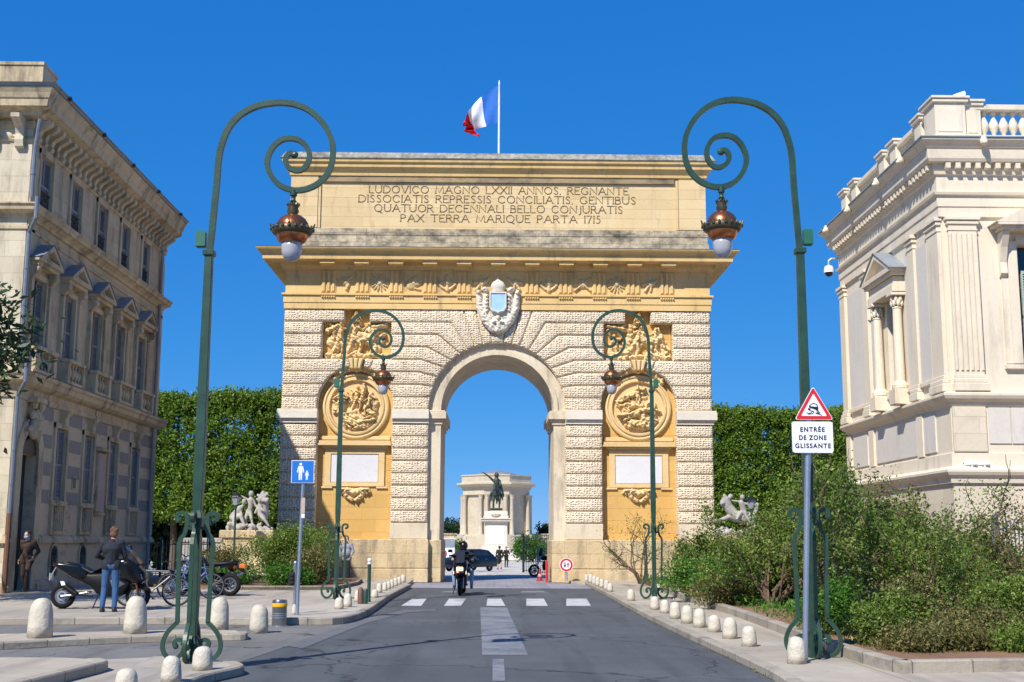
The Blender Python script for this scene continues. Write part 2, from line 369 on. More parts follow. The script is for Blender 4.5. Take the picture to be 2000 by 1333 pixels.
# road markings
k = 0
mb = MB()
for (a, b_) in ((783,833),(867,910),(950,987),(1028,1070),(1106,1154)):
    sk = 0
    x0, y0 = G(a+(6 if a < 967 else 0), 1184); x1, _ = G(b_-2, 1184)
    q = [G(a, 1184), G(b_-(10 if b_ < 967 else 0), 1184), G(b_-(0 if b_ < 967 else 8), 1170), G(a+(22 if a < 860 else 10 if a < 930 else 2 if a < 1000 else -0), 1170)]
    mb.add([(x, y, .004) for x, y in q], [(0,1,2,3)])
tag(mb.build('crossing_stripes', M['paint']), kind='structure')
mb = MB(); mb.add([(*G(*p), .004) for p in ((942,1280),(1031,1280),(990,1187),(938,1187))], [(0,1,2,3)])
mb.add([(*G(*p), .004) for p in ((962,1331),(987,1331),(984,1288),(962,1288))], [(0,1,2,3)])
mb.add([(*G(*p), .004) for p in ((1016,1158),(1070,1158),(1060,1155),(1020,1155))], [(0,1,2,3)])
mb.add([(*G(*p), .004) for p in ((862,1158),(890,1158),(892,1155),(866,1155))], [(0,1,2,3)])
tag(mb.build('worn_centre_marking', M['paintold']), kind='structure')
def kerbline(mb, pts, w=.17, z0=-.02, z1=.15):
    n = len(pts); L_, R_ = [], []
    for i in range(n):
        a, c = Vector(pts[max(0,i-1)]), Vector(pts[min(n-1,i+1)]); t_ = (c-a).normalized(); nn = Vector((-t_.y, t_.x)); p = Vector(pts[i])
        L_.append(p); R_.append(p+nn*w)
    rings = [[(l.x,l.y,z0),(l.x,l.y,z1-.02),(l.x+(r.x-l.x)*.1,l.y+(r.y-l.y)*.1,z1),(r.x,r.y,z1),(r.x,r.y,z0)] for l, r in zip(L_, R_)]
    mb.loft(rings)
def raised(name, kerbpx, backpx, z, mat, w=.17):
    """pavement: the kerb runs along kerbpx (left of the walking direction is the inside)"""
    kp = [G(*p, z) for p in kerbpx]; bk = [G(*p, z) if not isinstance(p[0], str) else (p[1], p[2]) for p in backpx]
    kp = [tuple(q) for q in smoothpath(kp, 3)]
    ins = []
    for i in range(len(kp)):
        a, c = Vector(kp[max(0,i-1)]), Vector(kp[min(len(kp)-1,i+1)]); t_ = (c-a).normalized(); ins.append((kp[i][0]-t_.y*w*.9, kp[i][1]+t_.x*w*.9))
    mb = MB(); mb.slab(ins+bk, -.02, z-.006); tag(mb.build(name, mat), kind='structure')
    mk = MB(); kerbline(mk, kp, w, -.02, z); tag(mk.build('kerb', M['kerb']), kind='structure')
# right pavement: kerb from the arch towards the camera (walk away from camera => inside is on the left, so go from far to near reversed)
raised('pavement', [(1143,1137),(1190,1160),(1240,1187),(1320,1225),(1400,1260),(1480,1296),(1525,1320),(1570,1352),(1640,1400)],
       [('m',14,10),('m',30,10),('m',30,49.3),('m',3.0,49.6)], .12, M['conc'])
# left plaza: from far left along the side street, then round towards the arch
raised('plaza', [(-300,1207),(0,1207),(300,1206),(500,1207),(600,1207),(670,1205),(712,1194),(735,1180),(765,1160),(803,1141)],
       [('m',-3.2,49.6),('m',-40,49.6),('m',-40,26)], .15, M['conc2'])
raised('traffic_island', [(-200,1262),(0,1255),(120,1249),(250,1243),(400,1239),(470,1238),(484,1236),(478,1231)],
       [(400,1228),(200,1233),(0,1238),(-200,1240)], .12, M['conc'], .15)
raised('traffic_island', [(250,1380),(330,1345),(400,1318),(470,1302),(476,1297),(462,1291)],
       [(400,1283),(300,1281),(262,1300),(185,1390)], .12, M['conc2'])
sheet('concrete_apron', [G(*p) for p in ((150,1292),(300,1285),(330,1300),(300,1400),(-60,1400))], .006, M['conc2'])
raised('corner_pavement', [(-60,1370),(30,1336),(120,1313),(205,1292),(207,1288),(195,1285)],
       [(100,1283),(-200,1284),(-300,1380)], .14, M['conc'])
# planter bed on the right
PB = [G(*p, .27) for p in ((1300,1147),(1330,1160),(1420,1185),(1530,1222),(1600,1247),(1660,1266),(1745,1288),(1800,1290),(2000,1287),(2200,1287))]
PB = [tuple(q) for q in smoothpath(PB, 3)][::-1]
mk = MB(); kerbline(mk, PB[::-1], .16, .0, .27); tag(mk.build('kerb', M['kerb']), kind='structure')
mb = MB(); mb.slab([(x+.02, y+.1) for x, y in PB][::-1]+[(30,16.9),(30,47),(5.6,47)], .0, .22); tag(mb.build('flower_bed', M['earthr']), kind='structure')
# planter bed on the left, in front of the sculpture
LBp = [G(*p, .15) for p in ((415,1152),(560,1153),(660,1152),(700,1143),(708,1137))]
mb = MB(); mb.slab([tuple(p) for p in LBp]+[(-5.4,49.3),(-13,49.3),(-12.6,42)], .0, .24); tag(mb.build('flower_bed', M['earth']), kind='structure')
mk = MB(); kerbline(mk, [tuple(p) for p in LBp], .1, .0, .27); tag(mk.build('kerb', M['kerb']), kind='structure')

M['tarpatch'] = asphalt('dark tar patch', (.045,.052,.058), 0)
M['oldpatch'] = asphalt('pale worn strip', (.12,.125,.13), 0)
sheet('worn_strip', [G(*p) for p in ((560,1262),(700,1212),(790,1192),(850,1190),(850,1194),(795,1197),(712,1219),(590,1268))], .006, M['oldpatch'])
for c in ():
    x, y = G(*c); mb = MB(); mb.lathe([(.33,.005),(.33,.011),(.30,.012),(.29,.009),(.02,.009)], (x,y,0), 24); o = mb.build('manhole_cover', M['dark'] if 0 else plain('worn iron cover', (.09,.09,.095), .6, .3)); tag(o, kind='structure')
# ================================================================ TRIUMPHAL ARCH
XC, YF = .1, 50.0
arch = thing('triumphal_arch', 'huge golden limestone triumphal arch with a single round archway over the road', 'arch', (XC, YF, 0)); OFF['triumphal_arch'] = (0,0,0)
AM = Matrix.Translation((0,0,0))
def amb(): return MB()
SP, RI, RO = 6.97, 2.32, 2.8      # spring line, inner radius, extrados radius
YB = 4.7
def arcpts(cx, cz, r, a0, a1, n): return [(cx+r*math.cos(R(a0+(a1-a0)*i/n)), cz+r*math.sin(R(a0+(a1-a0)*i/n))) for i in range(n+1)]
# core: recessed ochre wall and the tunnel of the arch
mb = amb()
for s in (-1, 1):
    mb.box(s*2.9, s*8.78, .62, YB, 0, SP) if 0 else mb.box(s*2.9, s*8.78, .45, YB, 0, 7.2)
N_ = 28
for (yy0, yy1) in ((.45, YB),):
    a = arcpts(0, SP, 2.9, 180, 0, N_)
    a = [(-2.9, 7.2)] + [p for p in a if p[1] > 7.2] + [(2.9, 7.2)]
    for p, q in zip(a[:-1], a[1:]):
        mb.prism([p, q, (q[0], 11.2), (p[0], 11.2)], yy0, yy1)
    for s in (-1, 1): mb.box(s*2.9, s*8.78, yy0, yy1, 7.2, 11.2)
mb.build('recessed_wall', M['ochre'], arch)
# archivolt, jambs and intrados
mb = amb()
a = arcpts(0, SP, RI, 180, 0, 40); b_ = arcpts(0, SP, 2.95, 180, 0, 40)
for i in range(40): mb.prism([a[i], a[i+1], b_[i+1], b_[i]], .26, YB+.1)
a2 = arcpts(0, SP, RI, 180, 0, 40); b2 = arcpts(0, SP, RI+.2, 180, 0, 40)
for i in range(40): mb.prism([a2[i], a2[i+1], b2[i+1], b2[i]], .20, .27)
for s in (-1, 1):
    mb.box(s*RI, s*2.95, .26, YB+.1, 1.7, SP)
mb.build('archivolt', M['pale'], arch)
for s in (-1, 1):
    mb = amb(); mb.cbox(min(s*(RI-.07), s*2.98), max(s*(RI-.07), s*2.98), .16, YB+.15, 0, 1.7, .03); mb.build('jamb_base', M['plinth'], arch)
# imposts
for s in (-1, 1):
    mb = amb()
    def imp(x0, x1, yf, sides):
        for (z0, z1, pr) in ((6.40, 6.50, .05), (6.50, 6.58, .10), (6.58, 6.90, .17), (6.90, 6.97, .14)):
            mb.cbox(s*(x0-(pr if sides[0] else 0)) if s > 0 else -(x1+(pr if sides[1] else 0)), s*(x1+(pr if sides[1] else 0)) if s > 0 else -(x0-(pr if sides[0] else 0)), yf-pr, yf+.5, z0, z1, .012)
    imp(2.8, 4.31, 0, (0, 0)); mb.build('impost', M['white'], arch)
    mb = amb(); imp(7.36, 8.85, 0, (0, 1)); mb.build('impost', M['white'], arch)
    mb = amb()
    for (z0, z1, pr) in ((6.38, 6.52, .06), (6.52, 6.60, .12), (6.60, 6.90, .22), (6.90, 6.96, .17)):
        mb.cbox(s*(RI-pr), s*2.82, .26-pr*.9, YB+.1, z0, z1, .02)
    mb.build('impost', M['pale'], arch)
# plinths
for s in (-1, 1):
    mb = amb()
    mb.cbox(min(s*2.75, s*8.95), max(s*2.75, s*8.95), -.14, YB, 0, .55, .03)
    mb.cbox(min(s*2.75, s*8.92), max(s*2.75, s*8.92), -.10, YB, .552, 1.72, .03)
    mb.build('plinth', M['plinth'], arch)
    for x0, x1 in ((2.8, 4.31), (7.36, 8.86)):
        mb = amb(); mb.cbox(min(s*x0, s*x1), max(s*x0, s*x1), .0, .46, 1.725, 2.36, .02)
        mb.build('smooth_course', M['pale'], arch)
# rustication
RG = [(0,.46), (0,.085), (.018,.085), (.025,.045), (.05,.014), (.09,.0)]
def sx(poly, s): return [(x*s, z) for x, z in poly]
th = [0, 11, 20, 29, 38.5, 47, 56, 63]; kx = [2.8, 3.05, 3.3, 3.3, 3.2, 2.95, 2.5, 1.97]
zc = [SP+.522*k for k in range(9)]
NC = (5.835, 7.2); NR = 1.55
def nx(z, side):
    d = NR**2-(z-NC[1])**2
    return NC[0]+side*(math.sqrt(d) if z > NC[1] and d > 0 else (NR if z <= NC[1] else 0))
def ex(t): return (RO*math.cos(R(t)), SP+RO*math.sin(R(t)))
for s in (-1, 1):
    mb = amb()
    # eight courses below the imposts
    for k in range(8):
        z0 = 2.37+k*.503; z1 = z0+.503
        for x0, x1 in ((2.8, 4.31), (7.36, 8.86)):
            mb.block(sx([(x0,z0),(x1,z0),(x1,z1),(x0,z1)], s), RG)
    for k in range(8):
        z0, z1 = zc[k], zc[k+1]
        t0, t1 = th[k], th[k+1] if k < 7 else 71
        k0, k1 = (kx[k], z0), ((kx[k+1], z1) if k < 7 else (1.44, z1))
        left = [ex(t0)] + ([] if k == 0 else [k0])
        if k < 3:
            xr0, xr1 = nx(z0, -1), nx(z1, -1); xo0, xo1 = nx(z0, 1), nx(z1, 1)
        elif k == 3: xr0, xr1 = nx(z0, -1), 5.0; xo0, xo1 = nx(z0, 1), 6.7
        elif k < 7: xr0 = xr1 = 4.42; xo0 = xo1 = 7.27
        else: xr0 = xr1 = 5.32; xo0 = xo1 = 6.36
        poly = left + [(xr0, z0)]
        if k < 3:
            for j in range(1, 4): poly.append((nx(z0+(z1-z0)*j/3, -1), z0+(z1-z0)*j/3))
        elif k == 3: poly += [(5.28, NC[1]+math.sqrt(NR**2-(5.28-NC[0])**2)-.0), (5.12, z1)]
        else: poly.append((xr1, z1))
        poly += [k1, ex(t1)] + [ex(t1+(t0-t1)*j/3) for j in (1, 2)]
        mb.block(sx(poly, s), RG)
        po = [(8.86, z0), (8.86, z1)]
        if k < 3:
            for j in range(3, -1, -1): po.append((nx(z0+(z1-z0)*j/3, 1), z0+(z1-z0)*j/3))
        elif k == 3: po += [(6.55, z1), (6.39, NC[1]+math.sqrt(NR**2-(6.39-NC[0])**2)), (xo0, z0)]
        else: po += [(xo1, z1), (xo0, z0)]
        mb.block(sx(po, s), RG)
    # voussoirs beside the niche keystone
    zt = zc[4]
    for sg in (-1, 1):
        xa, xb = NC[0]+sg*.24, NC[0]+sg*.555
        mb.block(sx([(xa, NC[1]+math.sqrt(NR**2-.24**2)), (xb, NC[1]+math.sqrt(NR**2-.555**2)), (NC[0]+sg*.715, zt), (NC[0]+sg*.33, zt)], s), RG)
    # crown voussoirs
    for t0, t1, x0, x1 in ((71, 78, 1.44, .92), (78, 85.5, .92, .42)):
        mb.block(sx([ex(t0), (x0, zc[8]), (x1, zc[8]), ex(t1)], s), RG)
    mb.build('rusticated_blocks', M['verm'], arch, smooth=40)
mb = amb(); mb.block([ex(94.5), (-.42, zc[8]), (.42, zc[8]), ex(85.5)], [(0,.46),(0,.02),(.03,.0),(.08,-.04)])
mb.build('keystone', M['verm'], arch, smooth=40)
# niche keystone (fluted console)
for s in (-1, 1):
    mb = amb()
    z0, z1 = NC[1]+NR-.12, zc[4]+.02
    for j in range(3):
        w0, w1 = .20, .33
        a0, a1 = -1+j*2/3, -1+(j+1)*2/3
        mb.block([(s*NC[0]+a0*w0+.01, z0), (s*NC[0]+a1*w0-.01, z0), (s*NC[0]+a1*w1-.01, z1), (s*NC[0]+a0*w1+.01, z1)], [(0,.46),(0,-.08),(.02,-.13),(.05,-.15)])
    mb.build('niche_keystone', M['carve'], arch)
# ---- entablature
def run(mb, prof, x, yb):
    """moulding wrapping front and both sides; prof of (z, projection)"""
    rings = []
    for z, p in prof:
        rings.append([(-x-p, yb+p*.3, z), (-x-p, -p, z), (x+p, -p, z), (x+p, yb+p*.3, z)])
    mb.loft(rings)
mb = amb(); run(mb, [(11.15,.0),(11.15,.04),(11.40,.04),(11.41,.07),(11.68,.07),(11.70,.09),(11.72,.14),(11.80,.14),(11.82,.0)], 8.84, YB)
mb.build('architrave', M['yellow'], arch)
mb = amb(); run(mb, [(11.8,.02),(13.0,.02)], 8.82, YB); fr = mb.build('frieze', M['yellow'], arch)
# triglyphs, guttae, metope reliefs
NT = 14; pit = 17.0/ (NT-1)*.985
trig = [(-6.95+1.39*i) for i in range(11)]
trig = [-7.05+1.41*i for i in range(11)]
mutl = []
for x in trig:
    if abs(x) > .3:
        mb = amb()
        mb.box(x-.31, x+.31, -.05, -.0, 11.83, 12.79)
        for j in (-1, 0, 1):
            mb.block([(x+j*.2-.09, 11.84), (x+j*.2+.09, 11.84), (x+j*.2+.09, 12.78), (x+j*.2-.09, 12.78)], [(0,.0),(0,-.05),(.05,-.12)])
        mb.build('triglyph', M['yellow'], fr)
        mb = amb()
        for j in range(6): mb.lathe([(.045,0),(.03,.055)], (x-.25+j*.1, -.115, 11.62), 6)
        mb.build('guttae', M['yellow'], fr)
mb = amb(); run(mb, [(12.78,.02),(12.80,.10),(12.86,.12),(12.92,.20),(12.94,.22),(13.08,.24),(13.085,.84),(13.30,.86),(13.31,.90),(13.36,.93),(13.44,1.05),(13.50,1.09),(13.52,1.09),(13.60,.3)], 8.84, YB)
cor = mb.build('cornice', M['yellow'], arch)
for x in trig:
    mb = amb(); mb.loft([[(x-q, -.74-e, z), (x+q, -.74-e, z), (x+q, -.02, z), (x-q, -.02, z)] for q, e, z in ((.29,-.02,12.92),(.30,0,12.93),(.30,0,13.03),(.33,.04,13.035),(.33,.04,13.09))])
    mb.build('mutule', M['yellow'], cor)
mb = amb(); run(mb, [(13.535,1.10),(13.555,1.11),(13.64,.35)], 8.84, YB); mb.build('lead_flashing', M['zinc'], cor)
# ---- attic
mb = amb(); run(mb, [(13.5,.0),(14.02,.0),(14.03,-.04),(14.3,-.05),(14.34,-.02),(14.6,-.02),(14.62,-.12)], 8.86, YB); mb.build('attic_base', M['grime'], arch)
mb = amb(); mb.box(-8.72, 8.72, .10, YB-.1, 14.6, 17.0)
for s in (-1, 1):
    mb.cbox(min(s*7.62, s*8.76), max(s*7.62, s*8.76), .0, .2, 14.62, 16.86, .012)
    mb.cbox(min(s*7.50, s*7.60), max(s*7.50, s*7.60), .03, .2, 14.62, 16.84, .012)
mb.build('attic_wall', M['attic'], arch)
mb = amb(); mb.cbox(-7.45, 7.45, -.0, .2, 16.62, 16.86, .01); mb.build('stained_band', stone('stained band', (.42,.30,.16), (.30,.23,.15), (.12,.10,.08), .8), arch)
mb = amb(); run(mb, [(16.86,.0),(16.88,.05),(17.0,.07),(17.16,.2),(17.2,.25),(17.36,.27),(17.4,.35),(17.52,.37),(17.54,.0)], 8.76, YB); mb.build('attic_cornice', M['yellow'], arch)
mb = amb(); run(mb, [(17.52,.40),(17.55,.42),(17.60,.36),(17.72,.30),(17.84,.22),(17.88,.1)], 8.76, YB); mb.build('attic_cap', M['roofcap'], arch)
# ---- inscription
def text(name, body, size, mat, parent, Mx, ext=.004, offset=0, sxx=1.0, spacing=1.0, align='CENTER', world_off=True):
    cu = bpy.data.curves.new(name, 'FONT'); cu.body = body; cu.size = size; cu.extrude = ext; cu.offset = offset
    cu.align_x = align; cu.space_character = spacing
    ob = bpy.data.objects.new(name, cu); S.collection.objects.link(ob); bpy.context.view_layer.update()
    me = bpy.data.meshes.new_from_object(ob.evaluated_get(bpy.context.evaluated_depsgraph_get()))
    S.collection.objects.unlink(ob); bpy.data.objects.remove(ob)
    mb = MB(); xs = [v.co.x for v in me.vertices]; cx_ = (min(xs)+max(xs))/2 if align == 'CENTER' else 0
    mb.add([Mx @ Vector(((v.co.x-cx_)*sxx, -v.co.z, v.co.y)) for v in me.vertices], [tuple(p.vertices) for p in me.polygons])
    return mb
# a light, slightly flared roman letter drawn as strokes
GL = {
'A':(.86,[[(0,0),(.42,1),(.46,1),(.86,0)],[(.16,.36),(.70,.36)]]),'B':(.62,[[(0,0),(0,1),(.34,1),(.5,.88),(.5,.64),(.32,.54),(0,.54)],[(.32,.54),(.58,.42),(.6,.14),(.42,0),(0,0)]]),
'C':(.82,[[(.78,.8),(.62,.96),(.4,1),(.16,.9),(.02,.66),(.02,.34),(.16,.1),(.4,0),(.62,.04),(.8,.2)]]),'D':(.82,[[(0,0),(0,1),(.36,1),(.66,.86),(.8,.6),(.8,.36),(.64,.12),(.36,0),(0,0)]]),
'E':(.56,[[(.54,1),(0,1),(0,0),(.56,0)],[(0,.53),(.46,.53)]]),'G':(.88,[[(.78,.8),(.62,.96),(.4,1),(.16,.9),(.02,.66),(.02,.34),(.16,.1),(.4,0),(.64,.03),(.82,.16),(.82,.4),(.6,.4)]]),
'I':(.06,[[(.03,0),(.03,1)]]),'J':(.3,[[(.26,1),(.26,.0),(.18,-.2),(.0,-.24)]]),'L':(.54,[[(0,1),(0,0),(.52,0)]]),'M':(.98,[[(0,0),(.08,1),(.49,.1),(.9,1),(.98,0)]]),
'N':(.82,[[(0,0),(0,1),(.8,0),(.8,1)]]),'O':(.94,[[(.47,1),(.2,.92),(.03,.68),(.03,.32),(.2,.08),(.47,0),(.74,.08),(.91,.32),(.91,.68),(.74,.92),(.47,1)]]),
'P':(.58,[[(0,0),(0,1),(.34,1),(.54,.86),(.54,.62),(.34,.48),(0,.48)]]),'Q':(.98,[[(.47,1),(.2,.92),(.03,.68),(.03,.32),(.2,.08),(.47,0),(.74,.08),(.91,.32),(.91,.68),(.74,.92),(.47,1)],[(.5,.06),(.72,-.1),(.98,-.22)]]),
'R':(.66,[[(0,0),(0,1),(.34,1),(.54,.86),(.54,.64),(.34,.5),(0,.5)],[(.3,.5),(.66,0)]]),'S':(.54,[[(.5,.86),(.34,1),(.14,.96),(.04,.78),(.14,.6),(.42,.42),(.52,.22),(.42,.04),(.22,0),(.02,.12)]]),
'T':(.76,[[(0,1),(.76,1)],[(.38,1),(.38,0)]]),'U':(.78,[[(0,1),(0,.3),(.14,.06),(.38,0),(.62,.06),(.76,.3),(.76,1)]]),'V':(.82,[[(0,1),(.4,0),(.44,0),(.82,1)]]),
'X':(.78,[[(0,1),(.78,0)],[(.78,1),(0,0)]]),'1':(.1,[[(.05,0),(.05,1)]]),'7':(.5,[[(0,1),(.5,1),(.16,0)]]),'5':(.44,[[(.42,1),(.12,1),(.08,.58),(.3,.6),(.44,.4),(.4,.1),(.2,-.04),(0,.02)]]),
'Z':(.6,[[(.02,1),(.58,1),(0,0),(.6,0)]]),',':(.08,[[(.06,.08),(.0,-.12)]]),' ':(.42,[])}
SER = 'ABDEFILMNPRTUVX17'
def strokes(mb, line, x0, x1, z, h, y, w=.032, gap=.24):
    adv = sum(GL[c][0] for c in line)+gap*(len(line)-1); k = (x1-x0)/adv; x = x0
    for c in line:
        wd, st = GL[c]
        for pl in st:
            p2 = [(x+a*k, z+b*h) for a, b in pl]
            mb2 = MB(); mb2.bar(p2, w, .02); mb.add([(a, b+y, c_) for a, b, c_ in mb2.v], mb2.f)
            if c in SER:
                for e in (p2[0], p2[-1]):
                    if e[1] < z+.02 or e[1] > z+h-.02: mb.box(e[0]-.038, e[0]+.038, y-.011, y+.011, e[1]-.008, e[1]+.008)
        x += (wd+gap)*k
mb = amb()
SC = 49.85/2388
for line, xa, xb, yt in (('LUDOVICO MAGNO LXXII ANNOS, REGNANTE', 716, 1226, 361), ('DISSOCIATIS REPRESSIS CONCILIATIS, GENTIBUS', 696, 1240, 379), ('QUATUOR DECENNALI BELLO CONJURATIS', 727, 1214, 397), ('PAX TERRA MARIQUE PARTA 1715', 779, 1170, 416)):
    zt = 16.48-(yt-362)*.0226
    strokes(mb, line, (xa-970.5)*SC*1.03, (xb-970.5)*SC*1.03, zt-.33, .305, .095)
mb.build('inscription', M['letters'], arch)
# ---- reliefs as deep carved surfaces
def seg(px, pz, c):
    x0, z0, x1, z1, r0_, r1_, h = c
    dx, dz = x1-x0, z1-z0; L2 = dx*dx+dz*dz
    t_ = 0 if L2 < 1e-9 else max(0, min(1, ((px-x0)*dx+(pz-z0)*dz)/L2))
    d = math.hypot(px-x0-dx*t_, pz-z0-dz*t_); r_ = r0_+(r1_-r0_)*t_
    return h*math.sqrt(max(0, 1-(d/r_)**2)) if d < r_ else 0
def relief(name, mat, parent, x, z, w, h, y, caps, n=90, fold=.35, depth=.22, cut=None, base=0.0, seed=0, origin=(0,0,0)):
    """caps in units where the field is [-1,1] x [-h/w,h/w]"""
    ny = max(8, int(n*h/w)); H = np.zeros((ny+1, n+1)); asp = h/w
    for j in range(ny+1):
        for i in range(n+1):
            u, v = -1+2*i/n, (-1+2*j/ny)*asp; best = 0
            for c in caps:
                q = seg(u, v, c)
                if q > best: best = q
            if best > 0: 
                f = noise.noise(Vector((u*9+seed, v*9, best*3)))
                g_ = abs(noise.noise(Vector((u*5+seed*2, v*14+u*8, 1.3))))
                best *= 1+fold*(f*.6-g_*1.2+.25)
            H[j, i] = max(best, base if cut is None else 0)
    mb = MB(); vs = []; idx = -np.ones((ny+1, n+1), int); keep = H > (cut if cut is not None else -1)
    fs = []
    for j in range(ny):
        for i in range(n):
            if cut is not None and not (keep[j,i] or keep[j+1,i] or keep[j,i+1] or keep[j+1,i+1]): continue
            q = []
            for a, b in ((j,i),(j,i+1),(j+1,i+1),(j+1,i)):
                if idx[a,b] < 0:
                    idx[a,b] = len(vs); vs.append((x+(-1+2*b/n)*w/2, y-H[a,b]*depth, z+(-1+2*a/ny)*h/2))
                q.append(int(idx[a,b]))
            fs.append(tuple(q))
    mb.add(vs, fs); return mb.build(name, mat, parent, smooth=True)
def fig2(x, z, s, lean=0, flip=1, rnd=None, lie=0):
    """a draped figure in relief: head, torso, arms, legs"""
    rnd = rnd or random; a = R(lie)
    def T(p): 
        px, pz = p[0]*flip*s, p[1]*s
        return (x+px*math.cos(a)-pz*math.sin(a), z+px*math.sin(a)+pz*math.cos(a))
    def C(p, q, r0_, r1_, h): p, q = T(p), T(q); return (p[0], p[1], q[0], q[1], r0_*s, r1_*s, h)
    L_ = lean
    e = rnd.uniform(-.12, .2); k = rnd.uniform(-.1, .2)
    return [C((L_*1.0,.98),(L_*1.0,1.02),.105,.10,1.0), C((L_*.8,.80),(L_*.3,.45),.17,.15,.85), C((L_*.3,.45),(0,.28),.16,.17,.8),
            C((L_*.8+.12,.78),(.36,.60+e),.075,.06,.8), C((.36,.60+e),(.58,.78+e),.06,.04,.85), C((L_*.8-.12,.78),(-.30,.55),.075,.06,.75), C((-.30,.55),(-.22,.32),.06,.045,.8),
            C((.05,.32),(.20+k,-.02),.13,.09,.8), C((.20+k,-.02),(.12+k,-.42),.085,.05,.75), C((-.06,.30),(-.12,-.05),.13,.10,.7), C((-.12,-.05),(-.28,-.42),.09,.05,.65),
            C((-.15,.6),(-.42,.1),.16,.24,.45), C((.1,.3),(-.2,-.3),.25,.2,.4)]
rl = random.Random(3)
for s in (-1, 1):
    cx_ = s*5.835
    # medallion
    mr = amb(); prof = [(1.37,.46),(1.37,.34),(1.34,.29),(1.28,.28),(1.25,.33),(1.19,.335),(1.16,.27),(1.09,.26),(1.06,.32),(1.05,.46)]
    n = 64; rings = [[(cx_+r_*math.cos(2*math.pi*j/n), d, 7.13+r_*math.sin(2*math.pi*j/n)) for j in range(n)] for r_, d in prof]
    mr.loft(rings, cap=False); med = mr.build('medallion', M['carve'], arch, smooth=50)
    caps = []
    if s < 0:
        caps += fig2(.02, .10, .62, .06, 1, rl) + fig2(.50, -.1, .5, -.1, -1, rl) + fig2(-.55, -.05, .48, .1, 1, rl)
        caps += [(.2,.25,.36,.72,.09,.05,.9), (.34,.6,.3,.85,.05,.07,.9), (-.1,-.3,.35,-.75,.28,.2,.6), (-.35,-.55,.2,-.72,.18,.15,.8), (.2,-.62,.75,-.5,.07,.05,.8), (.3,-.5,.7,-.35,.05,.05,.7), (-.8,-.1,-.45,-.55,.1,.08,.7),(.6,.2,.75,-.1,.12,.1,.6),(.5,-.2,.7,-.3,.1,.1,.8)]
    else:
        caps += fig2(0.0, .34, .5, -.05, 1, rl)
        caps += [(-.6,.4,-.1,.55,.1,.16,.8), (-.7,.25,-.3,.45,.06,.1,.7), (.55,-.05,.1,-.15,.13,.16,.9), (.1,-.15,-.25,-.28,.15,.12,.95), (-.25,-.28,-.55,-.5,.1,.07,.85), (-.25,-.28,-.8,-.3,.09,.05,.9), (.35,.12,.45,.18,.08,.08,1), (.1,-.2,.35,-.55,.2,.25,.7), (-.3,-.6,.3,-.7,.15,.2,.8), (-.4,-.72,.4,-.8,.08,.1,.6), (.6,.1,.6,-.6,.14,.12,.6), (-.1,.2,.3,.05,.2,.2,.6),(-.5,.1,-.1,.1,.12,.14,.6)]
    caps = [c for c in caps]
    bk = amb(); bk.loft([[(cx_+r_*math.cos(2*math.pi*j/n), d, 7.13+r_*math.sin(2*math.pi*j/n)) for j in range(n)] for r_, d in ((1.07,.45),(1.07,.40))]); bk.build('medallion_field', M['carve'], med)
    for i in range(60):
        a, q, c_ = rl.uniform(0,6.28), rl.uniform(.35,.9), rl.uniform(0,6.28); px_, pz_ = q*math.cos(a), q*math.sin(a)*.95-.03; caps.append((px_,pz_,px_+.2*math.cos(c_),pz_+.16*math.sin(c_),rl.uniform(.04,.09),rl.uniform(.03,.06),rl.uniform(.25,.6)))
    caps = [c for c in caps if math.hypot(c[0], c[1]) < .95 and math.hypot(c[2], c[3]) < .95]
    relief('medallion_relief', M['carve'], med, cx_, 7.13, 2.1, 2.1, .41, caps, 120, .6, .36, cut=.02, seed=s*3)
    # garland over the medallion
    caps = []
    for i in range(15):
        a = R(35+i*110/14); q = rl.uniform(.9, 1.1)
        caps.append((.80*math.cos(a), .80*math.sin(a)-.35, .86*math.cos(a+.07), .86*math.sin(a+.07)-.35+rl.uniform(-.03,.05), .075*q, .05, rl.uniform(.6,1)))
    for sg in (-1, 1): caps += [(sg*.1,.5,sg*.45,.42,.07,.06,1), (sg*.45,.42,sg*.6,.30,.06,.04,.8)]
    caps += [(0,.44,0,.54,.1,.07,1)]
    relief('garland', M['carve'], arch, cx_, 8.0, 3.0, 1.5, .44, caps, 100, .6, .34, cut=.02, seed=5)
    # plaque with frame
    mf = amb()
    for (z0, z1, w_, pr) in ((5.36,5.42,1.28,.06),(5.42,5.50,1.34,.16),(5.50,5.58,1.50,.32),(5.58,5.70,1.46,.30)): mf.cbox(cx_-w_, cx_+w_, .45-pr, .46, z0, z1, .01)
    for x0, x1, z0, z1 in ((-1.22,-.98,3.84,5.36),(.98,1.22,3.84,5.36),(-.978,.978,5.16,5.36),(-.978,.978,3.84,4.0)): mf.cbox(cx_+x0, cx_+x1, .37, .46, z0, z1, .012)
    for sg in (-1, 1): mf.cbox(min(cx_+sg*.9, cx_+sg*1.34), max(cx_+sg*.9, cx_+sg*1.34), .365, .46, 3.76, 3.835, .01)
    mf.cbox(cx_-1.7+.28, cx_+1.42, .36, .46, 5.74, 5.9, .02)
    fr_ = mf.build('plaque_frame', M['carve'], arch)
    mp_ = amb(); mp_.cbox(cx_-.955, cx_+.955, .405, .45, 4.02, 5.14, .006); mp_.build('marble_plaque', M['plaque'], fr_)
    mp_ = amb(); mp_.box(cx_-.975, cx_+.975, .43, .452, 4.0, 5.16); mp_.build('plaque_edge', M['yellow'], fr_)
    caps = []
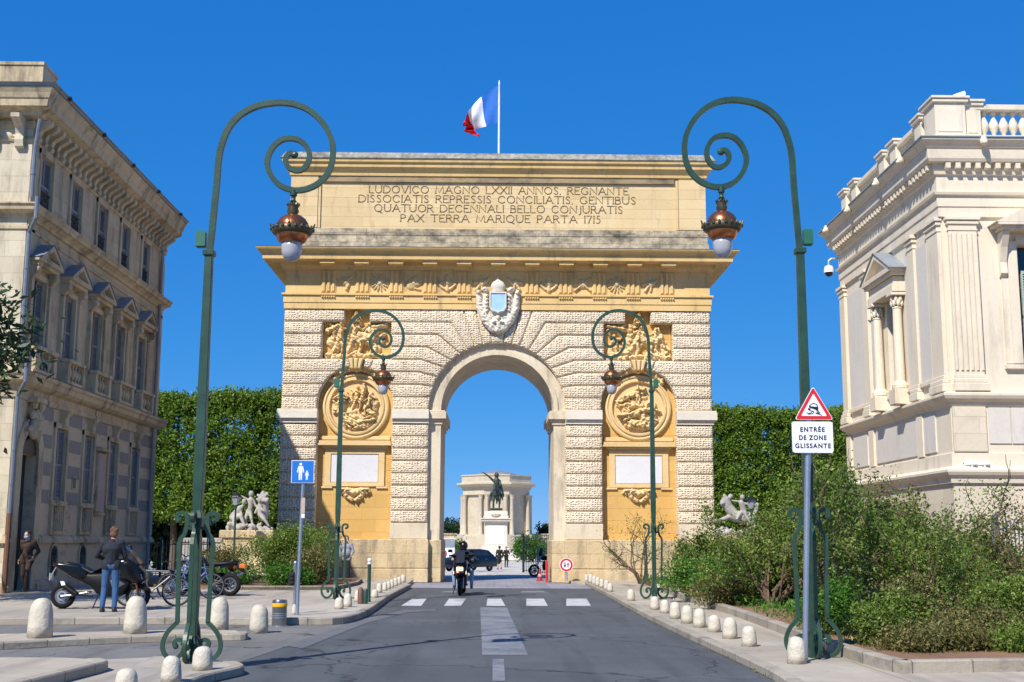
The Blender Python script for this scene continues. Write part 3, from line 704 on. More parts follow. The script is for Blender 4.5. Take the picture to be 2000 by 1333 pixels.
    for sg in (-1, 1):
        caps += [(0,.05,sg*.4,.2,.22,.16,.9),(sg*.4,.2,sg*.8,.25,.14,.08,1),(sg*.8,.25,sg*.92,.1,.08,.05,.8),(sg*.6,.15,sg*.4,-.15,.14,.12,.8),(sg*.4,-.15,sg*.1,-.35,.14,.1,.9),(sg*.85,.2,sg*.7,-.02,.06,.04,.7)]
    relief('ornament', M['carve'], arch, cx_, 3.55, 1.45, .75, .45, caps, 60, .7, .22, cut=.03, seed=9)
    # trophy relief over the niche
    mb2 = amb(); mb2.prism([(cx_-1.4,zc[4]),(cx_+1.4,zc[4]),(cx_+1.4,zc[7]+.05),(cx_+.5,zc[7]+.05),(cx_+.5,zc[8]),(cx_-.5,zc[8]),(cx_-.5,zc[7]+.05),(cx_-1.4,zc[7]+.05)], .40, .46); tp = mb2.build('relief_panel', M['ochre'], arch)
    caps = []
    if s < 0:
        caps += fig2(-.55,-.12,.62,.1,1,rl) + fig2(-.1,-.1,.68,.05,1,rl) + fig2(.45,-.1,.6,-.1,-1,rl,15)
        caps += [(.1,.1,.42,.05,.2,.18,.95),(.42,.05,.55,.3,.12,.1,.9),(.3,.38,.85,.5,.06,.09,.7),(-.9,.3,-.55,.45,.1,.12,.8)]
    else:
        caps += fig2(-.1,-.2,.7,.12,1,rl,-12) + fig2(.5,-.2,.6,-.1,-1,rl) + fig2(-.6,-.3,.5,.1,1,rl,20)
        caps += [(.2,.1,.55,.05,.2,.2,.9),(-.3,-.3,-.75,-.42,.12,.08,.9),(-.95,.5,-.2,.35,.05,.07,.8),(.7,.2,.82,-.35,.1,.08,.8),(.35,-.4,.5,-.45,.13,.12,.9)]
    for i in range(22): 
        a, b = rl.uniform(-.92,.92), rl.uniform(-.58,.5); q = rl.uniform(0, 6.28); caps.append((a,b,a+.16*math.cos(q),b+.12*math.sin(q),.07,.05,rl.uniform(.3,.7)))
    for i in range(12): caps.append((-.9+i*.16, -.5+rl.uniform(-.04,.06), -.82+i*.16, -.46, .1, .08, rl.uniform(.5,.95)))
    relief('trophy_relief', M['carve'], tp, cx_, (zc[4]+zc[7])/2+.02, 2.72, 1.56, .40, caps, 130, .55, .38, cut=.02, seed=11*s)
    caps = [(0,.0,0,.15,.5,.42,.8),(0,.35,0,.5,.35,.3,.9),(0,.68,0,.72,.12,.1,.9),(-.4,-.45,.4,-.45,.16,.16,1),(-.5,-.2,-.35,.1,.1,.1,.7),(.5,-.2,.35,.1,.1,.1,.7),(0,-.8,0,-.9,.55,.6,.6)]
    relief('helmet_crest', M['carve'], tp, cx_+(.05 if s > 0 else -.05), 10.82, .76, .72, .40, caps, 50, .6, .42, cut=.03, seed=2)
# metope emblems
kinds = ['helmet','sun','shield','urn','bird']
for i in range(10):
    x = (trig[i]+trig[i+1])/2
    k = (['helmet','sun','shield','urn','bird'] + ['bird2','urn','shield2','sun','bird'])[i]
    if k == 'sun': caps = [(0,0,0,.05,.32,.3,1)] + [(.3*math.cos(a), .3*math.sin(a), .8*math.cos(a), .75*math.sin(a), .09, .05, .6) for a in [j*math.pi/7 for j in range(14)]]
    elif k == 'helmet': caps = [(.0,.1,.1,.2,.42,.35,.9),(-.3,.15,-.75,.3,.16,.08,.7),(.2,-.2,.1,-.6,.22,.14,.8),(.3,.3,.55,.55,.14,.1,.6)]
    elif k == 'shield': caps = [(-.2,-.15,.25,.2,.48,.52,.8),(-.05,-.05,.1,.1,.2,.2,1),(.1,-.5,.6,-.6,.1,.08,.6)]
    elif k == 'shield2': caps = [(0,0,.05,.1,.42,.4,.8),(-.7,-.6,.7,.6,.08,.08,.9),(.7,-.6,-.7,.6,.08,.08,.9)]
    elif k == 'urn': caps = [(0,.1,0,.3,.36,.25,.9),(0,.5,0,.6,.3,.22,.8),(-.5,.1,-.75,-.1,.12,.1,.7),(.5,.1,.75,-.1,.12,.1,.7),(-.75,-.1,-.3,-.5,.12,.14,.7),(.75,-.1,.3,-.5,.12,.14,.7),(0,-.3,0,-.6,.16,.22,.8)]
    else:
        sg = 1 if k == 'bird' else -1
        caps = [(0,.05,.1,.15,.36,.3,.9),(sg*.3,.1,sg*.75,.55,.18,.08,.8),(-sg*.2,-.2,-sg*.45,-.6,.14,.1,.8),(sg*.1,-.2,sg*.05,-.6,.1,.1,.7),(-sg*.3,.1,-sg*.7,.1,.14,.07,.7)]
    relief('metope_relief', M['carve'], fr, x, 12.25, .92, .8, -.02, caps, 34, .35, .14, cut=.04, seed=i)
# ---- coat of arms
co = thing('coat_of_arms_root', None, None)
bpy.data.objects.remove(co)
caps = [(0,.84,0,.98,.19,.15,.75),(0,1.08,0,1.1,.05,.05,.8)]
for sg in (-1, 1):
    caps += [(sg*.52,.72,sg*.56,.78,.12,.12,.8),(sg*.82,.62,sg*.84,.66,.11,.1,.8),(sg*.80,.5,sg*.76,.0,.13,.15,.55),(sg*.76,.0,sg*.52,-.5,.16,.2,.55),(sg*.52,-.5,sg*.2,-.85,.2,.22,.5),
             (sg*.50,.55,sg*.55,.0,.12,.16,.45),(sg*.55,0,sg*.35,-.4,.16,.2,.45),(sg*.12,-.62,sg*.2,-.66,.08,.08,.85)]
    for j in range(5): caps.append((sg*.44, .5-.16*j, sg*.5, .45-.16*j, .06, .05, .75))
caps += [(0,-.45,0,-.5,.12,.1,.9),(0,-.6,0,-.95,.3,.18,.6),(0,.3,0,-.1,.4,.42,.4),(0,-.1,0,-.3,.4,.2,.4)]
coa = relief('coat_of_arms', M['white'], arch, 0, 11.22, 1.95, 2.45, -.12, caps, 110, .35, .34, cut=.02, seed=21)
OFF[coa.name] = OFF['triumphal_arch']
mb = amb()
mb.lathe([(.24,0),(.26,.05),(.25,.10),(.29,.16),(.30,.28),(.22,.42),(.08,.50),(.05,.54),(.06,.60),(.02,.64)], (0, -.24, 11.86), 16, 1, .6); mb.build('crown', M['white'], coa, smooth=60)
o_ = [(-.36,11.84),(.36,11.84),(.36,11.18),(.26,11.02),(.10,10.99),(0,10.93),(-.10,10.99),(-.26,11.02),(-.36,11.18)]
mb = amb(); mb.block(o_, [(0,-.08),(0,-.40),(.02,-.42),(.06,-.42),(.06,-.37),(.2,-.37)]); mb.build('shield_rim', M['white'], coa)
mb = amb(); mb.block(inset(o_[::-1], .055), [(0,-.36),(0,-.375),(.02,-.38)]); mb.build('shield', M['shield'], coa)
for ob in list(arch.children_recursive):
    pass
# blocks stand at local coordinates of the root (x relative to the arch axis, y from its face)
# flag on the attic
fp = thing('flagpole', 'white flagpole on top of the arch flying a blue, white and red flag', 'flag', (XC, 51.2, 17.7))
mb = MB(); mb.lathe([(.05,0),(.045,3.1),(.035,3.75),(.05,3.8),(.01,3.95)], (0,0,0), 10); mb.build('pole', M['polew'], fp, smooth=40)
nv = 24
KC = [[(900,180),(896,330),(892,500),(890,660),(890,800)], [(620,380),(640,470),(652,620),(670,750),(705,875)], [(415,650),(425,710),(445,770),(480,820),(520,885)], [(345,820),(365,890),(400,980),(500,1010),(610,1045)]]
def fl(u, v):
    a = [smoothpath(c, 6) for c in KC]; q = min(int(v*24), 23); w_ = v*24-q
    col = [tuple(c[q][i]*(1-w_)+c[q+1][i]*w_ for i in (0,1)) for c in a]
    pth = smoothpath(col, 12); j = min(int(u*36), 35); w2 = u*36-j
    x, y = (pth[j][i]*(1-w2)+pth[j+1][i]*w2 for i in (0,1))
    return ((x-905)*.00275, .02+.28*math.sin(u*8+v*2.5)*u+.10*math.sin(u*15-v*6)*u+.9*u*v*.3, 3.88-(y-130)*.00275)
for c0, c1, nm, mt in ((0,1/3,'blue_stripe','flagb'),(1/3,2/3,'white_stripe','flagw'),(2/3,1,'red_stripe','flagr')):
    mb = MB(); rows = []
    for j in range(nv+1): rows.append([fl(c0+(c1-c0)*i/12, j/nv) for i in range(13)])
    if nm == 'red_stripe': rows = [[(p[0]+.045*math.sin(j*.7+i*.5)*i/6, p[1]+.10*math.sin(i*1.3+j*.6), p[2]-.03*math.sin(j*.8+i*.8)) if i > 1 else p for i, p in enumerate(r_)] for j, r_ in enumerate(rows)]
    for j in range(nv):
        for i in range(12):
            mb.add([rows[j][i], rows[j][i+1], rows[j+1][i+1], rows[j+1][i]], [(0,1,2,3)])
    fg = mb.build(nm, M[mt], fp, smooth=True)
# ================================================================ LEFT BUILDING
lb = thing('town_house', 'three storey grey stone town house with bracketed cornice and pedimented windows, left of the road', 'building', (-14.1, 35.9, 0)); OFF['town_house'] = (-14.1, 35.9, 0)
LX, LY0, LY1 = -14.1, 35.9, 51.0
SM = frame((LX, 0, 0), (0, 1, 0), (-1, 0, 0))          # street side: x = Y, y = depth into the wall
FM = frame((0, LY0, 0), (1, 0, 0), (0, 1, 0))          # front
def wall(mb, u0, u1, z0, z1, holes, th=.35, d=0.0):
    us = sorted({u0, u1, *[h[0] for h in holes], *[h[1] for h in holes]}); zs = sorted({z0, z1, *[h[2] for h in holes], *[h[3] for h in holes]})
    for a, b in zip(us[:-1], us[1:]):
        for c, e in zip(zs[:-1], zs[1:]):
            um, zm = (a+b)/2, (c+e)/2
            if any(h[0] < um < h[1] and h[2] < zm < h[3] for h in holes): continue
            mb.add([(a,d,c),(b,d,c),(b,d,e),(a,d,e)], [(0,1,2,3)])
    for h in holes:
        a, b, c, e = h[:4]
        mb.add([(a,d,c),(b,d,c),(b,d,e),(a,d,e),(a,d+th,c),(b,d+th,c),(b,d+th,e),(a,d+th,e)], [(0,4,5,1),(1,5,6,2),(2,6,7,3),(3,7,4,0)])
BAY = [37.15, 39.9, 42.65, 45.4, 48.15]; HW = .50
holes = []
for i, y in enumerate(BAY):
    holes.append((y-HW, y+HW, 11.62, 13.42)); holes.append((y-HW, y+HW, 7.25, 9.55))
    if i: holes.append((y-HW, y+HW, 2.9, 5.2)); holes.append((y-.32, y+.32, .55, 1.25))
holes.append((36.55, 37.85, .15, 4.2))
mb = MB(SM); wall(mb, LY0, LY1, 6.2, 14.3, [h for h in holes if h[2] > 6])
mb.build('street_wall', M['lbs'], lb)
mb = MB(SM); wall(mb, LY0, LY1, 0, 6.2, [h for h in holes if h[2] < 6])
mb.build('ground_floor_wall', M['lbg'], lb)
# dark and light bands on the ground floor
mb = MB(SM)
for k in range(8):
    if k % 2 == 0: continue
    z0 = 2.35+k*.43
    seg_ = [LY0+.7] + [v for i, y in enumerate(BAY) for v in ((y-.72, y+.72) if i else (36.2, 38.2))] + [LY1-.5]
    for a, b in zip(seg_[::2], seg_[1::2]):
        if b-a > .1:
            mb = MB(SM); mb.box(a+.04, b-.04, -.012, .01, z0, z0+.42); mb.build('dark_stone_course', M['band'], lb)
# rear / core
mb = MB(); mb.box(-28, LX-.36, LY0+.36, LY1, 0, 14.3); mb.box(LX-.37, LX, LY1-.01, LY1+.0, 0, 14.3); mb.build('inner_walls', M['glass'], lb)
mb = MB(); mb.box(-28, LX, LY1, LY1+.02, 0, 14.3); mb.build('rear_wall', M['lbs'], lb)
mb = MB(FM); wall(mb, -28, LX, 0, 14.3, []); mb.build('front_wall', M['lbf'], lb)
mb = MB(); 
for Mx, u0, u1, e0, e1 in ((SM, LY0, LY1, 1, 1), (FM, -28, LX, 0, 1)): pass
def crown(mb, prof, x0, x1, y0, y1):      # moulding wrapping two visible sides of a block whose near street corner is (x1,y0)
    rings = [[(x0, y0-p, z), (x1+p, y0-p, z), (x1+p, y1+min(p,.25), z), (x0, y1+min(p,.25), z)] for z, p in prof]
    mb.loft(rings)
mb = MB(); crown(mb, [(14.3,.0),(14.31,.30),(14.40,.33),(14.50,.54),(14.52,.60),(14.72,.62),(14.76,.66),(14.9,.71),(15.02,.78),(15.06,.78),(15.1,.3)], -28, LX, LY0, LY1+.1)
corn = mb.build('eaves_cornice', M['lbt'], lb)
mb = MB(); crown(mb, [(15.07,.82),(15.13,.83),(15.16,.9),(15.2,.2)], -28, LX, LY0, LY1+.1); mb.build('gutter', M['zinc'], lb)
mb = MB(); mb.box(-28, LX+.25, LY0-.2, LY0+1.0, 15.1, 15.95); mb.box(-28, LX+.28, LY0-.24, LY0+1.02, 15.952, 16.05); mb.build('chimney_block', M['lbt'], lb)
n = 29
for i in range(n):
    y = LY0+.25+i*(LY1-LY0-.5)/(n-1); mb = MB(SM)
    prof = [(-.02,13.62),(-.13,13.66),(-.17,13.74),(-.13,13.86),(-.2,14.0),(-.36,14.1),(-.48,14.18),(-.5,14.3),(-.02,14.3)]
    mb.loft([[(y-.115, a, z) for a, z in prof], [(y+.115, a, z) for a, z in prof]]); mb.build('bracket', M['lbt'], corn)
for i in range(7):
    x = LX-.35-i*.8; mb = MB(FM)
    prof = [(-.02,13.35),(-.16,13.4),(-.2,13.6),(-.14,13.8),(-.2,13.98),(-.42,14.1),(-.58,14.18),(-.6,14.3),(-.02,14.3)]
    mb.loft([[(x-.13, a, z) for a, z in prof], [(x+.13, a, z) for a, z in prof]]); mb.build('bracket', M['lbf'], corn)
    mb = MB(FM)
    if i < 6: mb.ball((x-.4, -.01, 13.75), (.15,.06,.15)); mb.build('roundel', M['lbf'], corn)
mb = MB(); crown(mb, [(13.58,.0),(13.59,.05),(13.64,.08),(13.66,.03),(13.72,.03),(13.73,.06),(13.77,.0)], -28, LX, LY0, LY1); 
crown(mb, [(14.28,.0),(14.22,.05),(14.1,.04),(14.0,.0)][::-1], -28, LX, LY0, LY1); mb.build('frieze_moulding', M['lbt'], lb)
mb = MB(); crown(mb, [(11.2,.0),(11.21,.08),(11.3,.1),(11.38,.22),(11.4,.3),(11.5,.32),(11.56,.38),(11.6,.38),(11.66,.0)], -28, LX, LY0, LY1); mb.build('string_course', M['lbt'], lb)
mb = MB(); crown(mb, [(10.85,.0),(10.86,.05),(10.95,.05),(10.97,.0)], -28, LX, LY0, LY1); mb.build('string_course', M['lbt'], lb)
mb = MB(); crown(mb, [(5.78,.0),(5.8,.06),(5.95,.08),(5.97,.03),(6.15,.05),(6.2,.2),(6.28,.32),(6.42,.36),(6.46,.42),(6.56,.44),(6.6,.0)], -28, LX, LY0, LY1); mb.build('balcony_ledge', M['lbt'], lb)
for Mx, a, b_ in ((SM, LY0-.14, 36.08), (SM, 38.32, LY1+.1), (FM, -28, LX)):
    mb = MB(Mx)
    for pr in ([(.0,.14),(.3,.14),(.36,.08),(.42,.0)], [(1.55,.12),(1.66,.12),(1.75,.06),(1.8,.0)]): mb = MB(Mx); mb.loft([[(a,-p,z),(b_,-p,z),(b_,.02,z),(a,.02,z)] for z, p in pr]); mb.build('plinth_moulding', M['lbt'], lb)
def louvre(mb, u0, u1, z0, z1, d, t=.03):
    n = int((z1-z0)/.075)
    mb.box(u0, u0+.05, d, d+t, z0, z1); mb.box(u1-.05, u1, d, d+t, z0, z1); mb.box(u0, u1, d-.001, d+t, z0, z0+.08); mb.box(u0, u1, d-.001, d+t, z1-.08, z1); mb.box(u0, u1, d-.001, d+t, (z0+z1)/2-.04, (z0+z1)/2+.04)
    for i in range(n):
        z = z0+.08+(z1-z0-.16)*(i+.5)/n
        mb.add([(u0+.05,d+.002,z-.028),(u1-.05,d+.002,z-.028),(u1-.05,d+t-.002,z+.02),(u0+.05,d+t-.002,z+.02)], [(0,1,2,3)])
for fi, (z0, z1) in enumerate(((11.62,13.42),(7.25,9.55),(2.9,5.2))):
    for i, y in enumerate(BAY):
        if fi == 2 and i == 0: continue
        mf = MB(SM)
        mf.box(y-HW, y+HW, .26, .345, z0, z0+.07); mf.box(y-HW, y+HW, .26, .345, z1-.07, z1); mf.box(y-HW, y-HW+.07, .262, .34, z0+.07, z1-.07); mf.box(y+HW-.07, y+HW, .262, .34, z0+.07, z1-.07); mf.box(y-.03, y+.03, .265, .34, z0+.07, z1-.07)
        mf.box(y-HW+.07, y-.03, .27, .33, z0+(z1-z0)*.66, z0+(z1-z0)*.66+.04); mf.box(y+.03, y+HW-.07, .27, .33, z0+(z1-z0)*.66, z0+(z1-z0)*.66+.04)
        wo = mf.build('window', M['shut'], lb)
        mg = MB(SM); mg.box(y-HW, y+HW, .335, .35, z0, z1); mg.build('pane', M['glass'], wo)
        closed = rl.random() < (.55 if fi else .5)
        ms = MB(SM); louvre(ms, y-.01, y+HW-.01, z0+.02, z1-.02, .06); ms.build('shutter', M['shut'], wo)
        if closed or fi == 2:
            ms = MB(SM); louvre(ms, y-HW+.01, y-.02, z0+.02, z1-.02, .06) if closed else ms.box(y+HW-.05, y+HW-.01, -.0, .2, z0+.1, z1-.1); ms.build('shutter', M['shut'], wo)
        # surround
        mt = MB(SM); w_ = HW+.16
        mt.box(y-w_, y-HW-.005, -.07, .02, z0-.02, z1+.16); mt.box(y+HW+.005, y+w_, -.07, .02, z0-.02, z1+.16); mt.box(y-w_, y+w_, -.075, .02, z1+.005, z1+.17) ; mt.box(y-w_-.05, y+w_+.05, -.11, .02, z0-.14, z0-.02)
        mt.build('surround', M['lbt'], wo)
        if fi == 0:
            mr = MB(SM); 
            for j in range(9): mr.box(y-HW+.05+j*.1, y-HW+.065+j*.1, .0, .015, z0, z0+.72)
            mr.box(y-HW, y+HW, -.005, .02, z0+.70, z0+.73); mr.box(y-HW, y+HW, -.005, .02, z0+.08, z0+.1)
            for j in range(4): mr.lathe([(.09,-.01),(.1,0),(.09,.01)], (y-.33+j*.22, .006, z0+.4), 8, 1, .1)
            for j in range(40): 
                a = rl.uniform(-.4,.4); c_ = rl.uniform(.1,.65); mr.bar([(y+a, z0+c_),(y+a+rl.uniform(-.08,.08), z0+c_+.08)], .02, .012)
            mr.build('window_railing', M['dark'], wo)
        if fi == 1:
            mp_ = MB(SM)       # pediment on consoles
            for sg in (-1, 1):
                a, b_ = (y+sg*(w_+.02), y+sg*(w_+.2)); a, b_ = min(a,b_), max(a,b_)
                mp_.cbox(a, b_, -.13, .02, z0, 9.45, .01); mp_.loft([[(a+.0, d, z), (b_, d, z), (b_, .02, z), (a+.0, .02, z)] for d, z in ((-.12,9.5),(-.2,9.56),(-.26,9.72),(-.3,9.86))])
                mp_.ball(((a+b_)/2, -.26, 9.74), (.12,.09,.13))
            hw = w_+.30
            mp_.box(y-hw+.08, y+hw-.08, -.30, .02, 9.87, 9.98); mp_.cbox(y-hw, y+hw, -.42, .02, 9.98, 10.07, .01)
            tri = [(y-hw, 10.07), (y+hw, 10.07), (y, 10.62)]; tin = [(y-hw+.3, 10.12), (y+hw-.3, 10.12), (y, 10.47)]
            mp_.prism([tri[0], tin[0], tin[2], tri[2]], -.42, .02); mp_.prism([tri[1], tri[2], tin[2], tin[1]], -.42, .02); mp_.prism([tri[0], tri[1], tin[1], tin[0]], -.42, .02); mp_.prism(tin, -.2, .02)
            mp_.build('pediment', M['lbt'], wo)
            mz = MB(SM); mz.add([(y-hw-.02,-.45,10.09),(y,-.45,10.66),(y,.0,10.66),(y-hw-.02,.0,10.09),(y+hw+.02,-.45,10.09),(y+hw+.02,0,10.09)], [(0,1,2,3),(1,4,5,2)]); mz.build('pediment_lead', M['zinc'], wo, solid=.02)
            # balustrade
            mbal = MB(SM); 
            for sg in (-1, 1): mbal.cbox(min(y+sg*.62,y+sg*.86), max(y+sg*.62,y+sg*.86), -.42, .01, 6.6, 7.28, .01)
            mbal.cbox(y-.9, y+.9, -.46, -.2, 7.28, 7.4, .015); mbal.box(y-.62, y+.62, -.4, -.22, 6.6, 6.7)
            for j in range(4): mbal.lathe([(.05,0),(.05,.04),(.03,.08),(.085,.22),(.09,.3),(.03,.46),(.05,.52),(.05,.58)], (y-.42+j*.28, -.31, 6.7), 8)
            mbal.build('balcony_balustrade', M['lbt'], wo)
        if fi == 2:
            mk = MB(SM); mk.loft([[(y-q, d, z), (y+q, d, z), (y+q, .02, z), (y-q, .02, z)] for q, d, z in ((.1,-.1,5.2),(.13,-.2,5.3),(.12,-.16,5.5),(.17,-.3,5.7),(.2,-.32,5.78))]); mk.build('window_keystone', M['lbt'], wo)
            mbal = MB(SM); mbal.cbox(y-.62, y+.62, -.14, .01, 2.72, 2.82, .01); mbal.box(y-.62, y-.5, -.1, .01, 1.82, 2.72); mbal.box(y+.5, y+.62, -.1, .01, 1.82, 2.72); mbal.box(y-.5, y+.5, -.08, .01, 1.82, 1.92)
            mbal.box(y-.499, y+.499, -.005, .004, 1.93, 2.71)
            for j in range(6):
                mbal.tube([(y-.42+j*.165+.03*math.sin(q*1.6+j), -.06, 1.92+q*.1) for q in range(9)], .028, 6)
            mbal.build('sill_balustrade', M['lbt'], wo)
# basement windows
for y in BAY[1:]:
    mf = MB(SM)
    mf.box(y-.32, y+.32, .28, .34, .55, 1.25); wo = mf.build('basement_window', M['glass'], lb)
    mg = MB(SM)
    a = arcpts(0, 1.15, .32, 0, 180, 8)
    mg.prism([(y+p[0], p[1]) for p in a], -.004, .1); mg.build('basement_arch', M['wood'], wo)
    mg = MB(SM)
    for j in range(5): mg.tube([(y-.24+j*.12, -.02, .5), (y-.24+j*.12, -.02, 1.38)], .014, 5)
    mg.bar([(y-.32,.8),(y+.32,.8)], .02, .02); mg.build('window_grille', M['dark'], wo)
    a = [(y+q[0], q[1]) for q in arcpts(0, 1.15, .36, 0, 180, 10)]
    mg = MB(SM); mg.bar([(y+.36,.5)]+a+[(y-.36,.5)], .08, .1); mg.build('basement_surround', M['lbt'], wo)
# door
md = MB(SM); md.box(36.55, 37.85, .30, .345, .15, 4.2); md.box(37.17, 37.23, .26, .31, .15, 3.1)
for (a, b_) in ((36.63,37.1),(37.3,37.77)):
    for z0, z1 in ((.4,1.2),(1.35,2.9)): md.cbox(a, b_, .26, .31, z0, z1, .02)
dr = md.build('entrance_door', M['wood'], lb)
ms = MB(SM)
a = arcpts(37.2, 4.2, .86, 0, 180, 14); ms.bar([(38.06,.15)]+a+[(36.34,.15)], .42, .2)
a = arcpts(37.2, 3.9, .65, 0, 180, 14); ms.build('door_surround', M['lbt'], dr)
ms = MB(SM); ms.prism(arcpts(37.2, 4.2, .66, 0, 180, 14), -.01, .02); ms.build('fanlight', M['wood'], dr)
mk = MB(SM); 
for q in range(26):
    a, b_, c_ = rl.uniform(-.55,.55), rl.uniform(4.75,5.75), rl.uniform(.08,.18); mk.ball((37.2+a, -.1-rl.uniform(0,.15), b_), (c_, c_*.8, c_*1.1), 8, 6)
mk.cbox(36.8, 37.6, -.35, .02, 5.75, 5.9, .02); mk.build('carved_door_crest', M['lbt'], dr)
# corner piers, plaques, pipes
for y in (36.2, LY1-.3):
    mk = MB(SM); mk.cbox(y-.28, y+.28, -.06, .02, 1.82, 5.78, .01); mk.cbox(y-.28, y+.28, -.05, .02, 6.62, 13.2, .01); mk.build('corner_pilaster', M['lbt'], lb)
mk = MB(SM); mk.cbox(44.02-.42, 44.02+.42, -.10, .0, 2.62, 4.7, .02); mk.cbox(43.5, 44.55, -.24, .0, 4.75, 4.86, .01); mk.cbox(43.65, 44.4, -.16, 0, 2.5, 2.6, .01); pq = mk.build('wall_plaque', M['lbt'], lb)
mk = MB(SM); mk.box(44.02-.34, 44.02+.34, -.115, -.1, 2.72, 4.6); mk.build('pink_marble_slab', stone('pink marble', (.50,.38,.34), (.44,.33,.30)), pq)
for j in range(9): mk = MB(SM); mk.box(44.02-.24+rl.uniform(0,.06), 44.24-rl.uniform(0,.06), -.118, -.114, 4.38-j*.18, 4.415-j*.18); mk.build('worn_lettering', M['lbt'], pq)
mk = MB(SM); mk.cbox(41.2, 41.5, -.05, .0, 3.3, 3.75, .01); pq = mk.build('small_plaque', M['lbt'], lb)
mk = MB(SM); mk.box(41.24, 41.46, -.06, -.05, 3.35, 3.7); mk.build('plaque_face', M['bronze'], pq)
mk = text('n', '6', .32, None, None, SM @ Matrix.Translation((36.2, -.075, 3.35)), .004); mk.M = None; mk.build('house_number', M['sblack'], lb)
mp_ = MB(); mp_.tube([(LX+.14, LY0-.14, 13.3),(LX+.14, LY0-.14, 11.8)], .06, 8); mp_.tube([(LX+.42, LY0-.42, 11.75),(LX+.42, LY0-.42, 11.1),(LX+.14, LY0-.14, 10.7),(LX+.14, LY0-.14, 6.9)], .06, 8); mp_.tube([(LX+.14, LY0-.14, 13.3),(LX+.3, LY0-.3, 14.2)], .06, 8); mp_.tube([(LX+.46, LY0-.46, 6.9),(LX+.46, LY0-.46, 6.2),(LX+.14, LY0-.14, 5.8),(LX+.14, LY0-.14, 2.4)], .06, 8)
for z in (12.5, 9.6, 8.2, 4.2, 3.2): mp_.lathe([(.075,0),(.075,.06)], (LX+.14, LY0-.14, z), 8)
mp_.build('downpipe', M['pipe'], lb); mp_ = MB(); mp_.tube([(LX+.15, LY0-.16, 2.4),(LX+.15, LY0-.16, .15)], .07, 8); mp_.build('downpipe_shoe', M['rustpipe'], lb)
mp_ = MB(); mp_.tube([(LX+.12, LY1-.75, 13.9),(LX+.12, LY1-.75, .2)], .06, 8); mp_.build('downpipe', M['zinc'], lb)
for i in range(5):
    y = LY0+.5+i*3.4; mp_ = MB(); mp_.lathe([(.07,0),(.09,.05),(.05,.13)], (LX+.86, y, 15.08), 8); mp_.build('gutter_bracket', M['dark'], lb)

# ================================================================ RIGHT BUILDING
rb = thing('courthouse', 'cream classical building with fluted corner pilaster and balustraded roof, right of the road', 'building', (12.0, 31.9, 0)); OFF['courthouse'] = (12.0, 31.9, 0)
RX, RY0, RY1 = 12.0, 31.9, 41.2
SR = Matrix(((0,1,0,RX),(-1,0,0,0),(0,0,1,0),(0,0,0,1)))      # x = -Y, y = depth (towards +X)
FR = frame((0, RY0, 0), (1, 0, 0), (0, 1, 0))
def crownr(mb, prof, y1=None, x1=30):
    y1 = RY1 if y1 is None else y1
    mb.loft([[(x1, RY0-p, z), (x1, y1+p, z), (RX-p, y1+p, z), (RX-p, RY0-p, z)] for z, p in prof])
WY = 36.1; WH = .6
mb = MB(SR); wall(mb, -RY1, -RY0, 0, 12.0, [(-WY-WH, -WY+WH, 6.2, 9.0)], .4); mb.build('side_wall', M['rbw'], rb)
mb = MB(FR); wall(mb, RX, 30, 0, 12.0, [(14.02, 15.3, 6.36, 9.6)], .4); mb.build('front_wall', M['rbw'], rb)
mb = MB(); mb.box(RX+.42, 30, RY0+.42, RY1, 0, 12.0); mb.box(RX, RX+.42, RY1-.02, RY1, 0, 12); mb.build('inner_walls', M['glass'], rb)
mb = MB(); crownr(mb, [(0,.10),(.5,.10),(.52,.05),(3.2,.05),(3.22,.0)], x1=30); mb.build('ashlar_base', M['rbc'], rb)
mb = MB(); crownr(mb, [(3.2,.0),(3.22,.12),(3.34,.14),(3.42,.22),(3.5,.26),(3.56,.26),(3.6,.12),(3.66,.06),(4.0,.05),(4.02,.0)]); mb.build('lower_string_course', M['rbw'], rb)
mb = MB(); crownr(mb, [(5.22,.0),(5.26,.05),(5.34,.08),(5.42,.2),(5.5,.24),(5.56,.24),(5.62,.1)]); mb.build('upper_string_course', M['rbw'], rb)
mb = MB(); crownr(mb, [(10.35,.0),(10.36,.08),(10.62,.08),(10.64,.11),(10.92,.11),(10.95,.18),(11.02,.2),(11.04,.10),(11.5,.10),(11.52,.16),(11.62,.18),(11.64,.2),(11.80,.2),(11.82,.36),(11.9,.4),(12.18,.42),(12.18,.45),(12.26,.50),(12.36,.60),(12.41,.60),(12.44,.2)]); ent = mb.build('entablature', M['rbw'], rb)
md = MB()
mb = MB(); crownr(mb, [(12.42,.64),(12.45,.64),(12.55,.14),(12.6,.1)]); mb.build('lead_gutter', M['lead'], rb)
# dentils as one band on each face
y = RY0-.1
while y < RY1: mb = MB(); mb.cbox(RX-.34, RX-.1, y, y+.13, 11.64, 11.81, .01); mb.build('dentil', M['rbw'], ent); y += .27
x = RX+.1
while x < 16: mb = MB(); mb.cbox(x, x+.13, RY0-.34, RY0-.1, 11.64, 11.81, .01); mb.build('dentil', M['rbw'], ent); x += .27
mo = []
